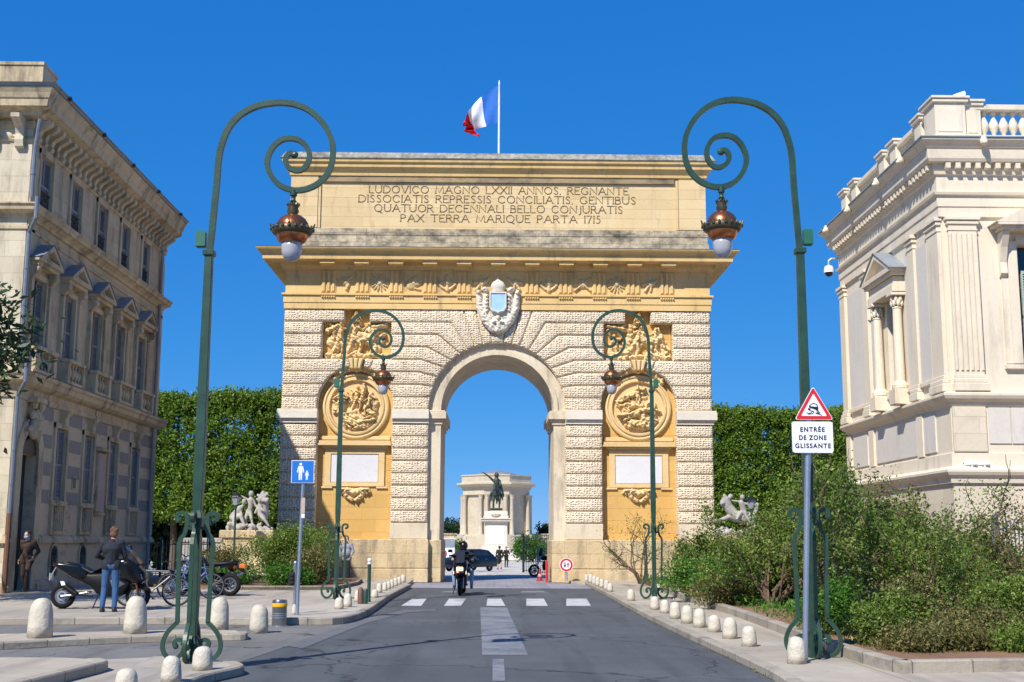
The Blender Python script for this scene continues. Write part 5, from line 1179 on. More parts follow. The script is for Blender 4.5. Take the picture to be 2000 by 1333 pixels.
# priority sign at the arch foot
t = thing('round_sign', 'small round red rimmed sign with two arrows at the arch foot', 'road sign', (2.87, 49.2, .12))
mb = MB(); mb.tube([(0,0,0),(0,0,.5)], .05, 8); mb.build('stub_post', M['signback'], t, smooth=60)
for nm, rr_, y0, y1, mt in (('white_rim',.27,-.075,-.05,'swhite'),('red_ring',.25,-.079,-.0755,'sred'),('white_disc',.175,-.083,-.0795,'swhite')):
    mb = MB(); mb.prism(arcs((0,.62), rr_, 0, 350, 35), y0, y1); mb.build(nm, M[mt], t)
def arrow(x, up, mt, nm):
    mb = MB(); s = 1 if up else -1
    mb.prism([(x-.02,.62-s*.10),(x+.02,.62-s*.10),(x+.02,.62+s*.01),(x+.055,.62+s*.01),(x,.62+s*.11),(x-.055,.62+s*.01),(x-.02,.62+s*.01)], -.087, -.0835); mb.build(nm, M[mt], t)
arrow(-.06, False, 'sblack', 'black_arrow'); arrow(.06, True, 'sred', 'red_arrow')
# red barrier and cone by the right jamb
t = thing('red_barrier', 'bright red plastic barrier leaning at the right jamb inside the archway', 'barrier', (2.18, 51.2, 0), R(86)); t.scale = (1,1,.85)
for z in (.25,.55,.85):
    mb = MB(); mb.cbox(-.5,.5,-.03,.03,z,z+.13,.01); mb.build('rail', M['sred'], t)
for x in (-.5,.5):
    mb = MB(); mb.cbox(x-.04,x+.04,-.04,.04,0,1.02,.01); mb.build('upright', M['sred'], t)
M['conered'] = plain('dark red plastic', (.32,.02,.03), .5)
t = thing('traffic_cone', 'dark red traffic cone standing left of the red barrier in the archway', 'cone', (1.95, 52.6, 0)); t.scale = (.8,.8,.85)
mb = MB(); mb.cbox(-.2,.2,-.2,.2,0,.04,.01); mb.build('base', M['conered'], t); mb = MB(); mb.lathe([(.15,.04),(.03,.6),(.02,.6)], (0,0,0), 16); mb.build('cone_body', M['conered'], t, smooth=50)
mb = MB(); mb.lathe([(.118,.22),(.092,.35)], (0,0,0), 16); mb.build('band', plain('faded white band', (.6,.3,.3), .5), t)
# lamp posts by the sculptures
def lantern_post(x, y, z0, ztop, label):
    t = thing('lantern_post', label, 'street lamp', (x, y, z0)); h = ztop-z0
    mb = MB(); mb.lathe([(.12,0),(.12,.3),(.07,.4),(.05,h-1.0),(.09,h-.85),(.05,h-.75)], (0,0,0), 12); mb.build('post', M['green'], t, smooth=50)
    mb = MB(); mb.lathe([(.12,h-.75),(.25,h-.32),(.24,h-.3)], (0,0,0), 6); mb.build('lantern_glass', M['frost'], t)
    mb = MB(); mb.lathe([(.32,h-.31),(.30,h-.27),(.12,h-.14),(.05,h-.1),(.06,h-.06),(.01,h)], (0,0,0), 6); mb.build('lantern_roof', M['dark'], t)
lantern_post(-14.1, 67.5, -.1, 4.28, 'four sided lantern on a dark post in front of the left marble lion group')
lantern_post(14.1, 67.5, -.1, 4.2, 'lantern on a dark post in front of the right marble lion group')
t = thing('path_light', 'thin grey path light with glowing orange top near the left shrubs', 'path light', (-12.55, 54.5, 0))
mb = MB(); mb.tube([(0,0,0),(0,0,2.3)], .04, 8); mb.build('post', M['steel'], t); mb = MB(); mb.lathe([(.1,2.3),(.12,2.6),(.1,2.62)], (0,0,0), 12); mb.build('lens', plain('teal lens', (.1,.35,.4), .3), t); mb = MB(); mb.lathe([(.14,2.62),(.12,2.72),(.02,2.78)], (0,0,0), 12); mb.build('cap', M['copper'], t)
# iron railings
def railing(name, p0, p1, h, label, z=0, sp=.13, mat='dark', posts=2.2, plinth=None):
    p0, p1 = Vector(p0), Vector(p1); L_ = (p1-p0).length; a = math.atan2((p1-p0).y, (p1-p0).x)
    t = thing(name, label, 'railing', (p0.x, p0.y, z), a)
    mb = MB(); n = int(L_/sp)
    for i in range(n+1):
        x = L_*i/n; mb.box(x-.012, x+.012, -.012, .012, .05, h); mb.lathe([(.02,h),(.028,h+.03),(.005,h+.12)], (x,0,0), 5)
    o = mb.build('bars', M[mat], t); 
    for zz in (.12, h-.12):
        mb = MB(); mb.box(0, L_, -.02, .02, zz, zz+.04); mb.build('rail', M[mat], t)
    n = max(1, round(L_/posts))
    for i in range(n+1):
        x = L_*i/n; mb = MB(); mb.box(x-.05, x+.05, -.05, .05, 0, h+.1); mb.lathe([(.06,h+.1),(.07,h+.16),(.01,h+.24)], (x,0,0), 8); mb.build('post', M[mat], t)
    return t
railing('iron_railing', (11.2, 27.5), (15.5, 29.5), 2.1, 'tall grey green iron railing behind the shrubs at the far right', .0, .12, 'pipe', 2.0)
railing('iron_railing', (-19.5, 56.5), (-12.9, 56.5), 1.55, 'low dark railing under the clipped trees between town house and marble lion', .0, .14, 'green', 2.2)
railing('iron_gate', (1.75, 74), (4.6, 60.5), 2.1, 'open black iron gate beyond the right side of the archway', -.2, .42, 'dark', 7.0)
# ================================================================ VEGETATION
M['leafA'] = leafmat('clipped tree leaf', (.10,.18,.016), (.20,.32,.036), (.33,.45,.075))
M['leafB'] = leafmat('bush leaf', (.085,.14,.022), (.21,.31,.05), (.44,.47,.13))
M['leafC'] = leafmat('fresh green leaf', (.04,.13,.015), (.10,.26,.03), (.30,.40,.06))
M['leafD'] = leafmat('brownish leaf', (.11,.11,.035), (.24,.23,.07), (.46,.34,.15))
M['leafE'] = leafmat('glossy dark leaf', (.015,.035,.012), (.03,.07,.02), (.06,.12,.03), .2)
M['twig'] = plain('twig bark', (.15,.095,.06), .9, var=.3)
M['bark'] = plain('tree bark', (.11,.085,.065), .9, var=.3, bump=.02)
M['grass'] = leafmat('grass blade', (.06,.14,.02), (.14,.28,.04), (.32,.40,.12))
def leaves(name, P, size, mat, parent=None, up=0.0, asp=.55, seed=0):
    """leaf-sized diamond faces at the points P"""
    r = np.random.default_rng(seed+11); P = np.asarray(P, float); n = len(P)
    d = r.normal(size=(n,3)); d[:,2] += up; d /= np.linalg.norm(d, axis=1)[:,None]
    w = r.normal(size=(n,3)); w -= (w*d).sum(1)[:,None]*d; w /= np.linalg.norm(w, axis=1)[:,None]
    nn = np.cross(d, w)
    s = size*r.uniform(.6, 1.3, n)[:,None]
    v = np.empty((n,4,3)); v[:,0] = P-d*s*.5; v[:,1] = P+w*s*asp*.5+nn*s*.08; v[:,2] = P+d*s*.5; v[:,3] = P-w*s*asp*.5+nn*s*.08
    me = bpy.data.meshes.new(name); me.vertices.add(n*4); me.vertices.foreach_set('co', v.reshape(-1)); me.loops.add(n*4); me.loops.foreach_set('vertex_index', np.arange(n*4, dtype=np.int32))
    me.polygons.add(n); me.polygons.foreach_set('loop_start', np.arange(0, n*4, 4, dtype=np.int32)); me.polygons.foreach_set('loop_total', np.full(n, 4, dtype=np.int32)); me.materials.append(mat); me.update(calc_edges=True); me.validate()
    o = bpy.data.objects.new(name, me); S.collection.objects.link(o)
    if parent: o.parent = parent
    return o
def clusters(C, n, rad, r, flat=1.0):
    out = []
    for c in C:
        k = int(n*r.uniform(.6,1.4)); q = r.normal(size=(k,3))*rad*r.uniform(.6,1.3); q[:,2] *= flat; out.append(c+q)
    return np.concatenate(out)
def clipped(seed, w=2.9, d=3.4, z0=2.6, z1=8.9):
    r = np.random.default_rng(seed); t = thing('clipped_tree', None, None)
    C = []
    for i in range(330):       # front
        C.append((r.uniform(-w/2,w/2), -d/2+abs(r.normal())*.35+.12*math.sin(i), r.uniform(z0,z1)))
    for i in range(130): C.append((r.choice([-1,1])*(w/2-abs(r.normal())*.3), r.uniform(-d/2,d/2), r.uniform(z0,z1)))
    for i in range(120): C.append((r.uniform(-w/2,w/2), r.uniform(-d/2,d/2), z1-abs(r.normal())*.3))
    for i in range(120): C.append((r.uniform(-w/2,w/2), r.uniform(-d/2+.5,d/2), r.uniform(z0,z1-.3)))
    C = np.array(C); C[:,2] += .12*np.sin(C[:,0]*3+seed)
    P = clusters(C, 50, .17, r)
    sh = []                    # upright shoots over the clipped top
    for i in range(150):
        x, y, h = r.uniform(-w/2,w/2), r.uniform(-d/2,d/2), r.uniform(.15,.55)
        for k in range(8): sh.append((x+.03*r.normal(), y+.03*r.normal(), z1+h*k/8))
    crown_ = leaves('crown', np.concatenate([P, np.array(sh)]), .135, M['leafA'], t, .1, .7, seed)
    mb = MB(); mb.tube(smoothpath([(0,0,0),(.05,0,1.2),(-.03,.03,2.4),(.02,0,5),(0,0,8.2)], 3), [.2,.19,.18,.17,.165,.16,.155,.15,.14,.12,.1,.08,.05][:13], 8)
    for k in range(9):
        a = r.uniform(0, 6.28); z = r.uniform(2.2, 6.5); L_ = r.uniform(.9, 1.5); mb.tube([(0,0,z),(L_*.5*math.cos(a), L_*.5*math.sin(a), z+.5),(L_*math.cos(a), L_*math.sin(a), z+1.3)], [.08,.05,.02], 6)
    mb.build('trunk', M['bark'], t, smooth=60)
    return t
protos = [clipped(s) for s in (1, 2)]
spots = [(-22.4,74.3,'clipped tree touching the far corner of the grey town house'),(-19.1,74.0,'second clipped tree from the town house, left of the arch'),(-15.8,74.2,'clipped tree directly behind the left marble lion group'),(-12.4,74.4,'clipped tree half hidden by the left edge of the arch'),
         (12.4,74.3,'clipped tree at the right edge of the arch behind the right marble group'),(15.7,74.0,'second clipped tree right of the arch, behind the lantern'),(19.0,74.2,'third clipped tree right of the arch, behind the slippery road sign'),(22.3,74.4,'clipped tree touching the far side of the cream courthouse')]
for i, (x, y, lab) in enumerate(spots):
    o = protos[i] if i < 2 else copy_tree(protos[i % 2]); o.location = (x, y, -.1); o.rotation_euler = (0, 0, 0 if i % 4 < 2 else math.pi) if False else (0, 0, 0)
    o.scale = (1.18 if i % 3 else -1.18, 1.1, (1.10,1.13,1.155,1.17)[i % 4] if x < 0 else 1.065+.015*math.sin(i*2))
    tag(o, lab, 'tree', 'clipped trees behind the arch')
# distant wooded row beyond, seen as one mass between and behind the clipped trees
r = np.random.default_rng(5)
C = np.array([(r.choice([-1,1])*r.uniform(13,31), r.uniform(79,89), r.uniform(.3,8.0)) for i in range(900)]+[(r.choice([-1,1])*r.uniform(11,30), r.uniform(77.5,80), r.uniform(.2,4.2)) for i in range(1100)]); tag(leaves('tree_mass', clusters(C, 22, .5, r), .42, M['leafE'], None, 0, .7, 4), 'dark mass of foliage behind the clipped trees', 'foliage', kind='stuff')
def shrub(loc, h, w, mat, label, seed, nb=9, lpc=26, leaf=.07, bare=.25, rad=.13, dens=1.0, name='shrub', lean=(0,0), low=.25, tops=3):
    r = np.random.default_rng(seed); t = thing(name, label, 'shrub', loc, 0)
    mb = MB(); tips = []
    def branch(p, d, L_, rd, lv):
        q = np.array(p); pts = [tuple(q)]; d = np.array(d)
        for k in range(4):
            d = d + r.normal(size=3)*.28; d[2] += .10; d /= np.linalg.norm(d); q = q+d*L_/4; pts.append(tuple(q))
            if lv > 0 and k >= 1 and r.random() < .75: branch(q, d+r.normal(size=3)*.75, L_*.62, rd*.55, lv-1)
            if lv < 2: tips.append(tuple(q))
        mb.tube(pts, [rd, rd*.9, rd*.75, rd*.6, rd*.4], 5); tips.append(tuple(q))
    for i in range(nb):
        a = 2*math.pi*i/nb+r.normal()*.3; s = r.uniform(.25, 1.0)
        branch((.06*math.cos(a), .06*math.sin(a), 0), (math.cos(a)*s*w/h+lean[0], math.sin(a)*s*w/h+lean[1], 1.0), h*r.uniform(.5,.8), .028*h/2, 2)
    mb.build('branches', M['twig'], t, smooth=60)
    T = np.array(tips); T = T[T[:,2] > h*low]
    rx = np.abs(T[:,0])/(w*.62); ry = np.abs(T[:,1])/(w*.62); T = T[(rx**2+ry**2 < 1) & (T[:,2] < h*1.04)]
    T = T[r.random(len(T)) > bare]
    k = int(max(40, min(len(T), 900*dens))); T = T[r.permutation(len(T))[:k]]
    leaves('foliage', clusters(T, lpc, rad, r), leaf, mat, t, .2, .5, seed)
    return t
def bush(loc, h, w, d, mat, label, seed, n=240, lpc=34, leaf=.08, rad=.12, name='bush'):
    """dense rounded bush: leaf clumps through its volume, uneven outline"""
    r = np.random.default_rng(seed); t = thing(name, label, 'bush', loc, 0)
    C = []
    lobes = [(r.uniform(-.3,.3)*w, r.uniform(-.3,.3)*d, r.uniform(.35,.6)*h, r.uniform(.55,.9)) for _ in range(6)]
    while len(C) < n:
        lx, ly, lz, ls = lobes[r.integers(6)]; v = r.normal(size=3); v /= np.linalg.norm(v); q = r.uniform(.55, 1.0)
        p = np.array([lx+v[0]*q*w*.33*ls, ly+v[1]*q*d*.33*ls, lz+v[2]*q*h*.45*ls])
        if p[2] > .05: C.append(p)
    leaves('foliage', clusters(np.array(C), lpc, rad, r), leaf, mat, t, .15, .5, seed)
    mb = MB()
    for k in range(10):
        c = C[k*7]; mb.tube([(0,0,0),(c[0]*.4, c[1]*.4, c[2]*.5),tuple(c)], [.03,.02,.008], 5)
    mb.build('branches', M['twig'], t); return t
# left bed
bush((-7.6,42.5,.2), 2.35, 3.0, 2.4, M['leafB'], 'olive green bush left of the blue sign, under the marble lion', 31, 420, 34, .09, .15)
bush((-9.3,41.5,.2), 1.5, 2.0, 1.8, M['leafD'], 'brown tinged bush behind the parked orange tailed motorcycle', 32, 240, 30, .085)
bush((-6.3,44.5,.2), 2.1, 2.0, 2.0, M['leafB'], 'feathery grey green bush against the shaded foot of the arch', 33, 260, 26, .08, .18)
bush((-6.0,41.2,.2), 1.35, 1.3, 1.5, M['leafD'], 'reddish leaved bush between blue sign pole and far left lamp', 34, 260, 30, .08)
bush((-6.6,40.4,.2), .75, 1.6, 1.0, M['leafC'], 'low fresh green plant right behind the blue sign pole', 35, 160, 30, .08)
bush((-8.6,40.3,.2), .6, 2.2, 1.0, M['leafC'], 'low strip of green plants in front of the olive bush', 36, 160, 30, .08)
# right bed
shrub((6.3,21.6,.2), 2.6, 2.6, M['leafB'], 'large open shrub with pale twisted stems right of the green lamp', 41, 12, 34, .075, .15, .13, 1.1)
shrub((8.0,22.6,.2), 2.6, 2.9, M['leafD'], 'broad airy shrub under the courthouse corner', 42, 11, 32, .072, .22, .13, 1.0)
shrub((9.6,22.0,.2), 2.35, 2.2, M['leafB'], 'airy shrub with a dark bent trunk at the right frame edge', 43, 9, 26, .06, .25, .12, .9)
shrub((7.1,20.2,.2), 1.9, 2.4, M['leafB'], 'dense olive green shrub below and in front of the airy shrubs', 44, 11, 34, .055, .05, .12, 1.2, low=.05)
shrub((6.3,28.2,.2), 2.6, 2.8, M['leafB'], 'yellow green shrub behind the tall right lamp', 45, 12, 34, .075, .05, .15, 1.2)
shrub((8.3,29.0,.2), 3.0, 3.0, M['leafB'], 'tallest shrub, in front of the courthouse side wall', 46, 12, 26, .075, .15, .17, 1.0)
shrub((5.2,44.0,.2), 2.35, 2.1, M['leafC'], 'thin nearly bare bush in front of the arch, behind the far right lamp', 47, 9, 6, .07, .45, .12, .5)
bush((6.7,37.5,.2), 1.9, 2.8, 2.0, M['leafB'], 'olive bush between the arch and the right marble group', 51, 340, 32, .09, .15)
bush((8.6,38.5,.2), 2.2, 3.0, 2.2, M['leafD'], 'brownish bush under the right marble group', 52, 340, 28, .09, .15)
bush((5.9,32.2,.2), 1.25, 2.6, 1.8, M['leafC'], 'bright green bush along the planter kerb', 53, 320, 34, .08)
bush((6.9,29.8,.2), 1.5, 2.2, 1.8, M['leafC'], 'deep green bush behind the slippery road sign pole', 54, 300, 34, .08)
bush((5.6,29.3,.2), .7, 1.8, 1.2, M['leafD'], 'low rusty bush beside the planter kerb', 55, 160, 30, .07)
bush((7.7,24.5,.2), 1.3, 3.4, 2.0, M['leafC'], 'dense green undergrowth between the airy shrubs', 56, 360, 32, .07)
bush((10.2,24.5,.2), 1.5, 3.2, 2.0, M['leafC'], 'green bush with a red flower at the right edge', 57, 320, 32, .07)
bush((11.0,29.5,.2), 2.3, 3.0, 2.0, M['leafB'], 'bush in front of the grey green railing', 58, 320, 30, .08)
for i, (x, y, h, w, mt, lab) in enumerate(((5.75,18.35,.8,1.6,'leafB','low leafy ground bush just right of the tall right lamp foot'),(7.0,17.75,.55,1.7,'leafD','low leafy ground bush in the middle of the near planter'),(8.4,17.8,.6,1.8,'leafB','low leafy ground bush near the right frame edge'),
    (6.3,19.0,1.1,1.9,'leafD','waist high rusty bush behind the ground bushes, left half of planter'),(8.0,19.1,1.15,2.2,'leafB','waist high dull green bush behind the ground bushes, right half of planter'),(6.1,17.35,.35,1.5,'leafD','creeping litter-brown plant patch along the near kerb, left'),(7.6,17.25,.35,1.6,'leafB','creeping green plant patch along the near kerb, right'),(5.55,20.2,1.0,1.5,'leafC','fresh green bush against the back of the tall right lamp foot'))):
    bush((x,y,.2), h, w, 1.1, M[mt], lab, 60+i, 270, 34, .055, .09, name='ground_bush')
bush((-1.6+5.6,128,-.5), 2.6, 5.0, 3, M['leafC'], 'round green bush seen through the arch right of the pedestal', 71, 200, 24, .3, .35)
# ground cover
r = np.random.default_rng(8)
def cover(name, label, pts, size, mat, z, seed, h=.12):
    P = np.array([(x, y, z+r.uniform(.0,h)) for x, y in pts]); return tag(leaves(name, P, size, mat, None, 1.2, .35, seed), label, 'ground cover', kind='stuff')
pts = []
for i in range(9000):
    x, y = r.uniform(4.9, 11), r.uniform(17.0, 24)
    pts.append((x, y))
kerbx = [(G(1660,1266,.27)), G(1530,1222,.27), G(1420,1185,.27), G(1330,1160,.27)]
def inside(x, y):
    for (x0,y0), (x1,y1) in zip(kerbx[:-1], kerbx[1:]):
        if y0 <= y <= y1: return x > x0+(x1-x0)*(y-y0)/(y1-y0)+.35
    return y > 17.4 and x > 5.3
cover('ground_cover', 'mixed low plants and litter in the near planter', [p for p in pts if inside(*p)], .07, M['leafD'], .22, 1, .15)
pts = [(r.uniform(4.9, 12), r.uniform(24, 46)) for i in range(14000)]
cover('ground_cover', 'green ground plants along the right planter kerb', [p for p in pts if inside(*p)], .11, M['leafC'], .22, 2, .25)
pts = []
for a, b_ in (((430,1208),(540,1208)),((600,1207),(680,1208)),((690,1205),(712,1197))):
    p, q = G(*a, 0), G(*b_, 0)
    for i in range(420): u = r.random(); pts.append((p[0]+(q[0]-p[0])*u, p[1]+(q[1]-p[1])*u-.08+.05*r.normal()))
cover('weeds', 'weeds growing along the foot of the left kerb', pts, .06, M['grass'], .0, 3, .1)
pts = []
kr = [G(*p, .0) for p in ((1240,1196),(1320,1234),(1400,1270),(1480,1308),(1525,1332))]
for a, b_ in zip(kr[:-1], kr[1:]):
    for i in range(70): u = r.random(); pts.append((a[0]+(b_[0]-a[0])*u-.05+.04*r.normal(), a[1]+(b_[1]-a[1])*u))
cover('fallen_leaves', 'dry leaves and weeds caught along the right kerb', pts, .045, M['leafD'], .003, 4, .03)
# branch of a tree standing left of the camera
t = thing('evergreen_tree', 'dark glossy leaved tree whose branches enter at the left frame edge', 'tree', (-14.2, 29.5, 0)); t.scale = (2.1, 2.1, 1.72)
r = np.random.default_rng(77); mb = MB(); mb.tube([(0,0,0),(.05,0,1.2),(.0,.05,2.4),(.1,0,3.6)], [.13,.11,.1,.06], 8); C = []
for i in range(70):
    a = r.uniform(0, 6.28); z = r.uniform(2.0,3.4); L_ = r.uniform(.5,1.4); e = np.array([L_*math.cos(a), L_*math.sin(a)*.8, z+r.uniform(.1,1.6)])
    mb.tube([(0,0,z*.9),(e[0]*.5,e[1]*.5,(z+e[2])/2+.1),tuple(e)], [.03,.02,.006], 5); C += [e, e*np.array([.8,.8,.97])]
mb.build('trunk', M['bark'], t, smooth=60); C = [c for c in C if c[2] < 4.7]
leaves('crown', clusters(np.array(C), 36, .15, r), .15, M['leafE'], t, .1, .35, 9)
# ================================================================ SCULPTURES, PEDESTAL, WATER TOWER
def skinned(t, name, caps, mat, vox, sm=2, balls=(), n=10):
    mb = MB()
    for c in caps: mb.cap(*c, n=n)
    for c in balls: mb.ball(*c, n, 8)
    return mb.build(name, mat, t, remesh=vox, sm=sm)
def lion_group(loc, mir, label, wall_label, sd):
    r = random.Random(sd)
    t = thing('marble_lion_group', label, 'sculpture', loc)
    if mir:  # lion turning its head back, child climbing
        caps = [((.55,0,.75),(-.15,0,.85),.30,.28), ((-.15,-.05,.9),(-.5,-.05,1.35),.26,.24), ((-.5,-.05,1.4),(-.55,-.12,1.6),.26,.2), ((-.55,-.12,1.5),(-.78,-.3,1.42),.13,.09), ((-.4,-.1,.8),(-.95,-.2,.62),.12,.07), ((-.95,-.2,.62),(-1.15,-.25,.6),.08,.09),
                ((.5,0,.7),(.75,-.2,.35),.22,.12), ((.75,-.2,.35),(.4,-.3,.2),.1,.09), ((.3,-.2,1.0),(.15,-.3,1.45),.15,.13), ((.15,-.3,1.5),(-.25,-.35,1.55),.06,.05), ((.3,-.25,1.45),(.55,-.3,1.35),.06,.05), ((.3,-.3,1.0),(.5,-.35,.55),.1,.06), ((.1,-.3,1.0),(-.1,-.4,.7),.09,.06),
                ((-.3,-.2,1.1),(.1,-.3,.9),.08,.07), ((.75,.1,.5),(.95,.1,1.2),.14,.1)]
        balls = [((.2,-.33,1.72),(.12,.12,.14)), ((-.62,-.2,1.78),(.09,.08,.1)), ((.98,.1,1.35),(.12,.12,.14)), ((-.3,-.05,1.78),(.12,.1,.12))]
    else:    # seated child, standing child, child with raised lion head
        caps = [((-.75,-.1,.55),(-.45,-.15,.95),.2,.16), ((-.45,-.15,1.0),(-.3,-.3,.6),.07,.05), ((-.3,-.15,1.1),(-.22,-.2,1.2),.08,.06), ((-.75,-.15,.5),(-.35,-.35,.62),.15,.1), ((-.35,-.35,.6),(-.15,-.4,.15),.1,.06), ((-.7,-.3,.5),(-.55,-.4,.1),.12,.07), ((-.85,0,.4),(-1.05,.05,-.1),.09,.06),
                ((.0,0,.95),(.02,0,1.35),.14,.15), ((.02,0,1.35),(.02,0,1.5),.07,.06), ((-.12,0,1.38),(-.42,-.05,1.55),.06,.045), ((.15,0,1.35),(.3,-.05,1.05),.06,.05), ((-.02,0,.95),(.1,-.1,.5),.11,.08), ((.1,-.1,.5),(.18,-.1,.15),.07,.05), ((-.08,0,.9),(-.18,-.1,.5),.1,.07), ((-.18,-.1,.5),(-.12,-.15,.1),.06,.05),
                ((.62,.1,.6),(.6,.1,1.35),.24,.26), ((.6,.05,1.35),(.62,-.05,1.5),.24,.2), ((.62,-.1,1.45),(.82,-.22,1.3),.12,.08), ((.5,-.15,.7),(.48,-.15,1.1),.13,.12), ((.5,-.15,.7),(.75,-.3,.45),.12,.09), ((.75,-.3,.45),(.98,-.35,.15),.08,.05), ((.45,-.2,1.1),(.7,-.3,.85),.06,.05), ((.4,-.2,1.05),(.3,-.3,.75),.05,.05)]
        balls = [((-.25,-.2,1.28),(.12,.13,.15)), ((.03,0,1.66),(.13,.14,.15)), ((.47,-.2,1.35),(.11,.12,.13)), ((.6,0,1.68),(.14,.12,.1))]
    for i in range(26):
        a = r.uniform(-1.0,1.05); caps.append(((a, r.uniform(-.4,.3), r.uniform(-.15,.1)), (a+r.uniform(-.4,.4), r.uniform(-.4,.3), r.uniform(-.1,.28)), r.uniform(.08,.2), r.uniform(.05,.12)))
    # mane curls
    mx, mz = (-.48, 1.45) if mir else (.6, 1.45)
    for i in range(26):
        a = r.uniform(0, 6.28); q = r.uniform(.12,.3); balls.append(((mx+q*math.cos(a), r.uniform(-.25,.1), mz+q*math.sin(a)), (r.uniform(.05,.09),)*3))
    o = skinned(t, 'figures', caps, M['marble'], .035, 1, balls)
    t.scale = (1.2,1.2,1.2)
    mb = MB(); mb.cbox(-1.25,1.25,-.7,.7,-.42,-.05,.04); mb.cbox(-1.15,1.15,-.6,.6,-2.0,-.42,.03); mb.cbox(-1.3,1.3,-.75,.75,-2.3,-2.0,.03); mb.build('pedestal', M['plinth'], t)
LG = lion_group((-13.85, 70.2, 2.25), False, 'weathered marble group of children and a lion on a pedestal, left of the arch', '', 3)
LG2 = lion_group((13.85, 70.2, 2.1), True, 'weathered marble lion group half hidden by bushes, right of the arch', '', 4)
for x0, x1, lab in ((-17.6,-15.4,'low stone wall running left from the left marble lion group'),(15.4,21,'low stone wall running right from the right marble lion group')):
    t = thing('low_wall', lab, 'wall', ((x0+x1)/2, 70.6, 0)); w_ = (x1-x0)/2
    mb = MB(); mb.cbox(-w_,w_,-.3,.3,-.1,1.5,.02); mb.build('wall_body', M['marble'], t); mb = MB(); mb.cbox(-w_-.05,w_+.05,-.38,.38,1.5,1.75,.03); mb.build('coping', M['marble'], t)
# equestrian statue at Y = 140
t = thing('equestrian_statue', 'dark green bronze rider on horseback pointing left, seen through the arch', 'statue', (.25, 140, 5.15))
H_ = [((0,.9,1.75),(0,-.55,1.85),.52,.50), ((0,-.5,1.95),(-.15,-1.15,2.55),.38,.25), ((-.15,-1.15,2.6),(-.25,-1.6,2.25),.2,.12), ((-.3,-.45,1.5),(-.36,-.6,.95),.2,.12), ((-.36,-.6,.95),(-.38,-.5,.2),.11,.08), ((.28,-.5,1.5),(.42,-1.0,1.15),.2,.12), ((.42,-1.0,1.15),(.40,-.85,.65),.1,.08), ((-.3,1.0,1.6),(-.34,1.1,.85),.26,.13), ((-.34,1.1,.85),(-.3,.95,.12),.11,.08), ((.3,1.0,1.6),(.34,1.2,.85),.26,.13), ((.34,1.2,.85),(.32,1.1,.12),.11,.08),
      ((0,1.3,1.9),(.05,1.75,1.3),.14,.18), ((.05,1.75,1.3),(.05,1.7,.7),.18,.08)]
R_ = [((0,.1,2.3),(0,.1,3.25),.34,.36), ((0,.1,3.3),(0,.08,3.65),.14,.12), ((-.35,.1,3.2),(-.95,-.1,3.75),.15,.11), ((-.95,-.1,3.75),(-1.5,-.35,4.1),.10,.07), ((-1.5,-.35,4.1),(-1.75,-.4,4.2),.06,.03), ((.36,.1,3.2),(.48,-.15,2.7),.15,.11), ((.48,-.15,2.7),(.25,-.5,2.6),.1,.07),
      ((-.25,.05,2.2),(-.62,-.35,1.75),.22,.15), ((-.62,-.35,1.75),(-.66,-.25,1.05),.13,.09), ((.25,.05,2.2),(.62,-.35,1.75),.22,.15), ((.62,-.35,1.75),(.66,-.25,1.05),.13,.09), ((.3,.5,3.1),(.62,.8,1.6),.22,.3), ((.1,.5,3.2),(.3,.9,1.9),.25,.3)]
skinned(t, 'horse', H_, M['statue'], .05, 1, [((-.22,-1.45,2.55),(.07,.07,.2))]); skinned(t, 'rider', R_, M['statue'], .05, 1, [((0,.05,3.9),(.22,.24,.28)), ((0,.15,3.85),(.28,.26,.34))])
mb = MB(); mb.cbox(-.7,.7,-1.7,1.7,-.1,.1,.04); mb.build('bronze_base', M['statue'], t)
t = thing('statue_pedestal', 'tall white marble pedestal under the equestrian statue', 'pedestal', (.2, 140, -.5))
for nm, pr in (('steps',((2.6,0,.25),(2.2,.25,.5),(1.9,.5,.8))),('die',((1.55,.8,1.5),(1.25,1.5,4.1))),('cornice',((1.35,4.1,4.25),(1.6,4.25,4.5),(1.72,4.5,4.62),(1.4,4.62,4.9),(1.3,4.9,5.4)))):
    mb = MB()
    for w_, z0, z1 in pr: mb.cbox(-w_,w_,-w_*1.25,w_*1.25,z0,z1,.04)
    mb.build(nm, M['white'], t)
mb = MB(); mb.cbox(-1.0,1.0,-1.6,-1.55,1.7,3.9,.02); mb.build('inscription_panel', M['plaque'], t); mb = MB()
mb.lathe([(.5,0),(.62,.1),(.5,.3),(.3,.35)], (0,-1.62,4.75), 12, 1, .4); mb.build('wreath', M['grime'], t)
# water tower (hexagonal temple) at Y = 280
WTX, WTY, WZ = .45, 284.0, -.5
t = thing('water_tower', 'pale hexagonal temple like water tower with paired columns, seen through the arch', 'building', (WTX, WTY, WZ))
def hexa(r_, a0=-90+30): return [(r_*math.cos(R(a0+60*i)), r_*math.sin(R(a0+60*i))) for i in range(6)]
def octp(w, c): return [(-w+c,-w),(w-c,-w),(w,-w+c),(w,w-c),(w-c,w),(-w+c,w),(-w,w-c),(-w,-w+c)]
def ring8(mb, prof, c):
    rings = [[(x, y, z) for x, y in octp(w, c*w/8.0)] for w, z in prof]; mb.loft(rings)
mb = MB(); ring8(mb, [(8.2,0),(8.2,3.2),(8.0,3.4)], 5.0); mb.build('podium', M['tower'], t)
mb = MB(); ring8(mb, [(7.0,3.2),(7.0,12.6)], 5.0); mb.build('inner_wall', M['tower'], t)
mb = MB(); ring8(mb, [(7.6,12.3),(7.6,13.6),(7.9,13.65),(7.9,14.0),(8.6,14.5),(9.0,14.6),(9.0,14.95),(8.0,15.0),(7.9,15.2),(7.9,16.5),(8.1,16.55),(8.1,16.8),(7.0,16.85)], 5.0); mb.build('entablature', M['tower'], t)
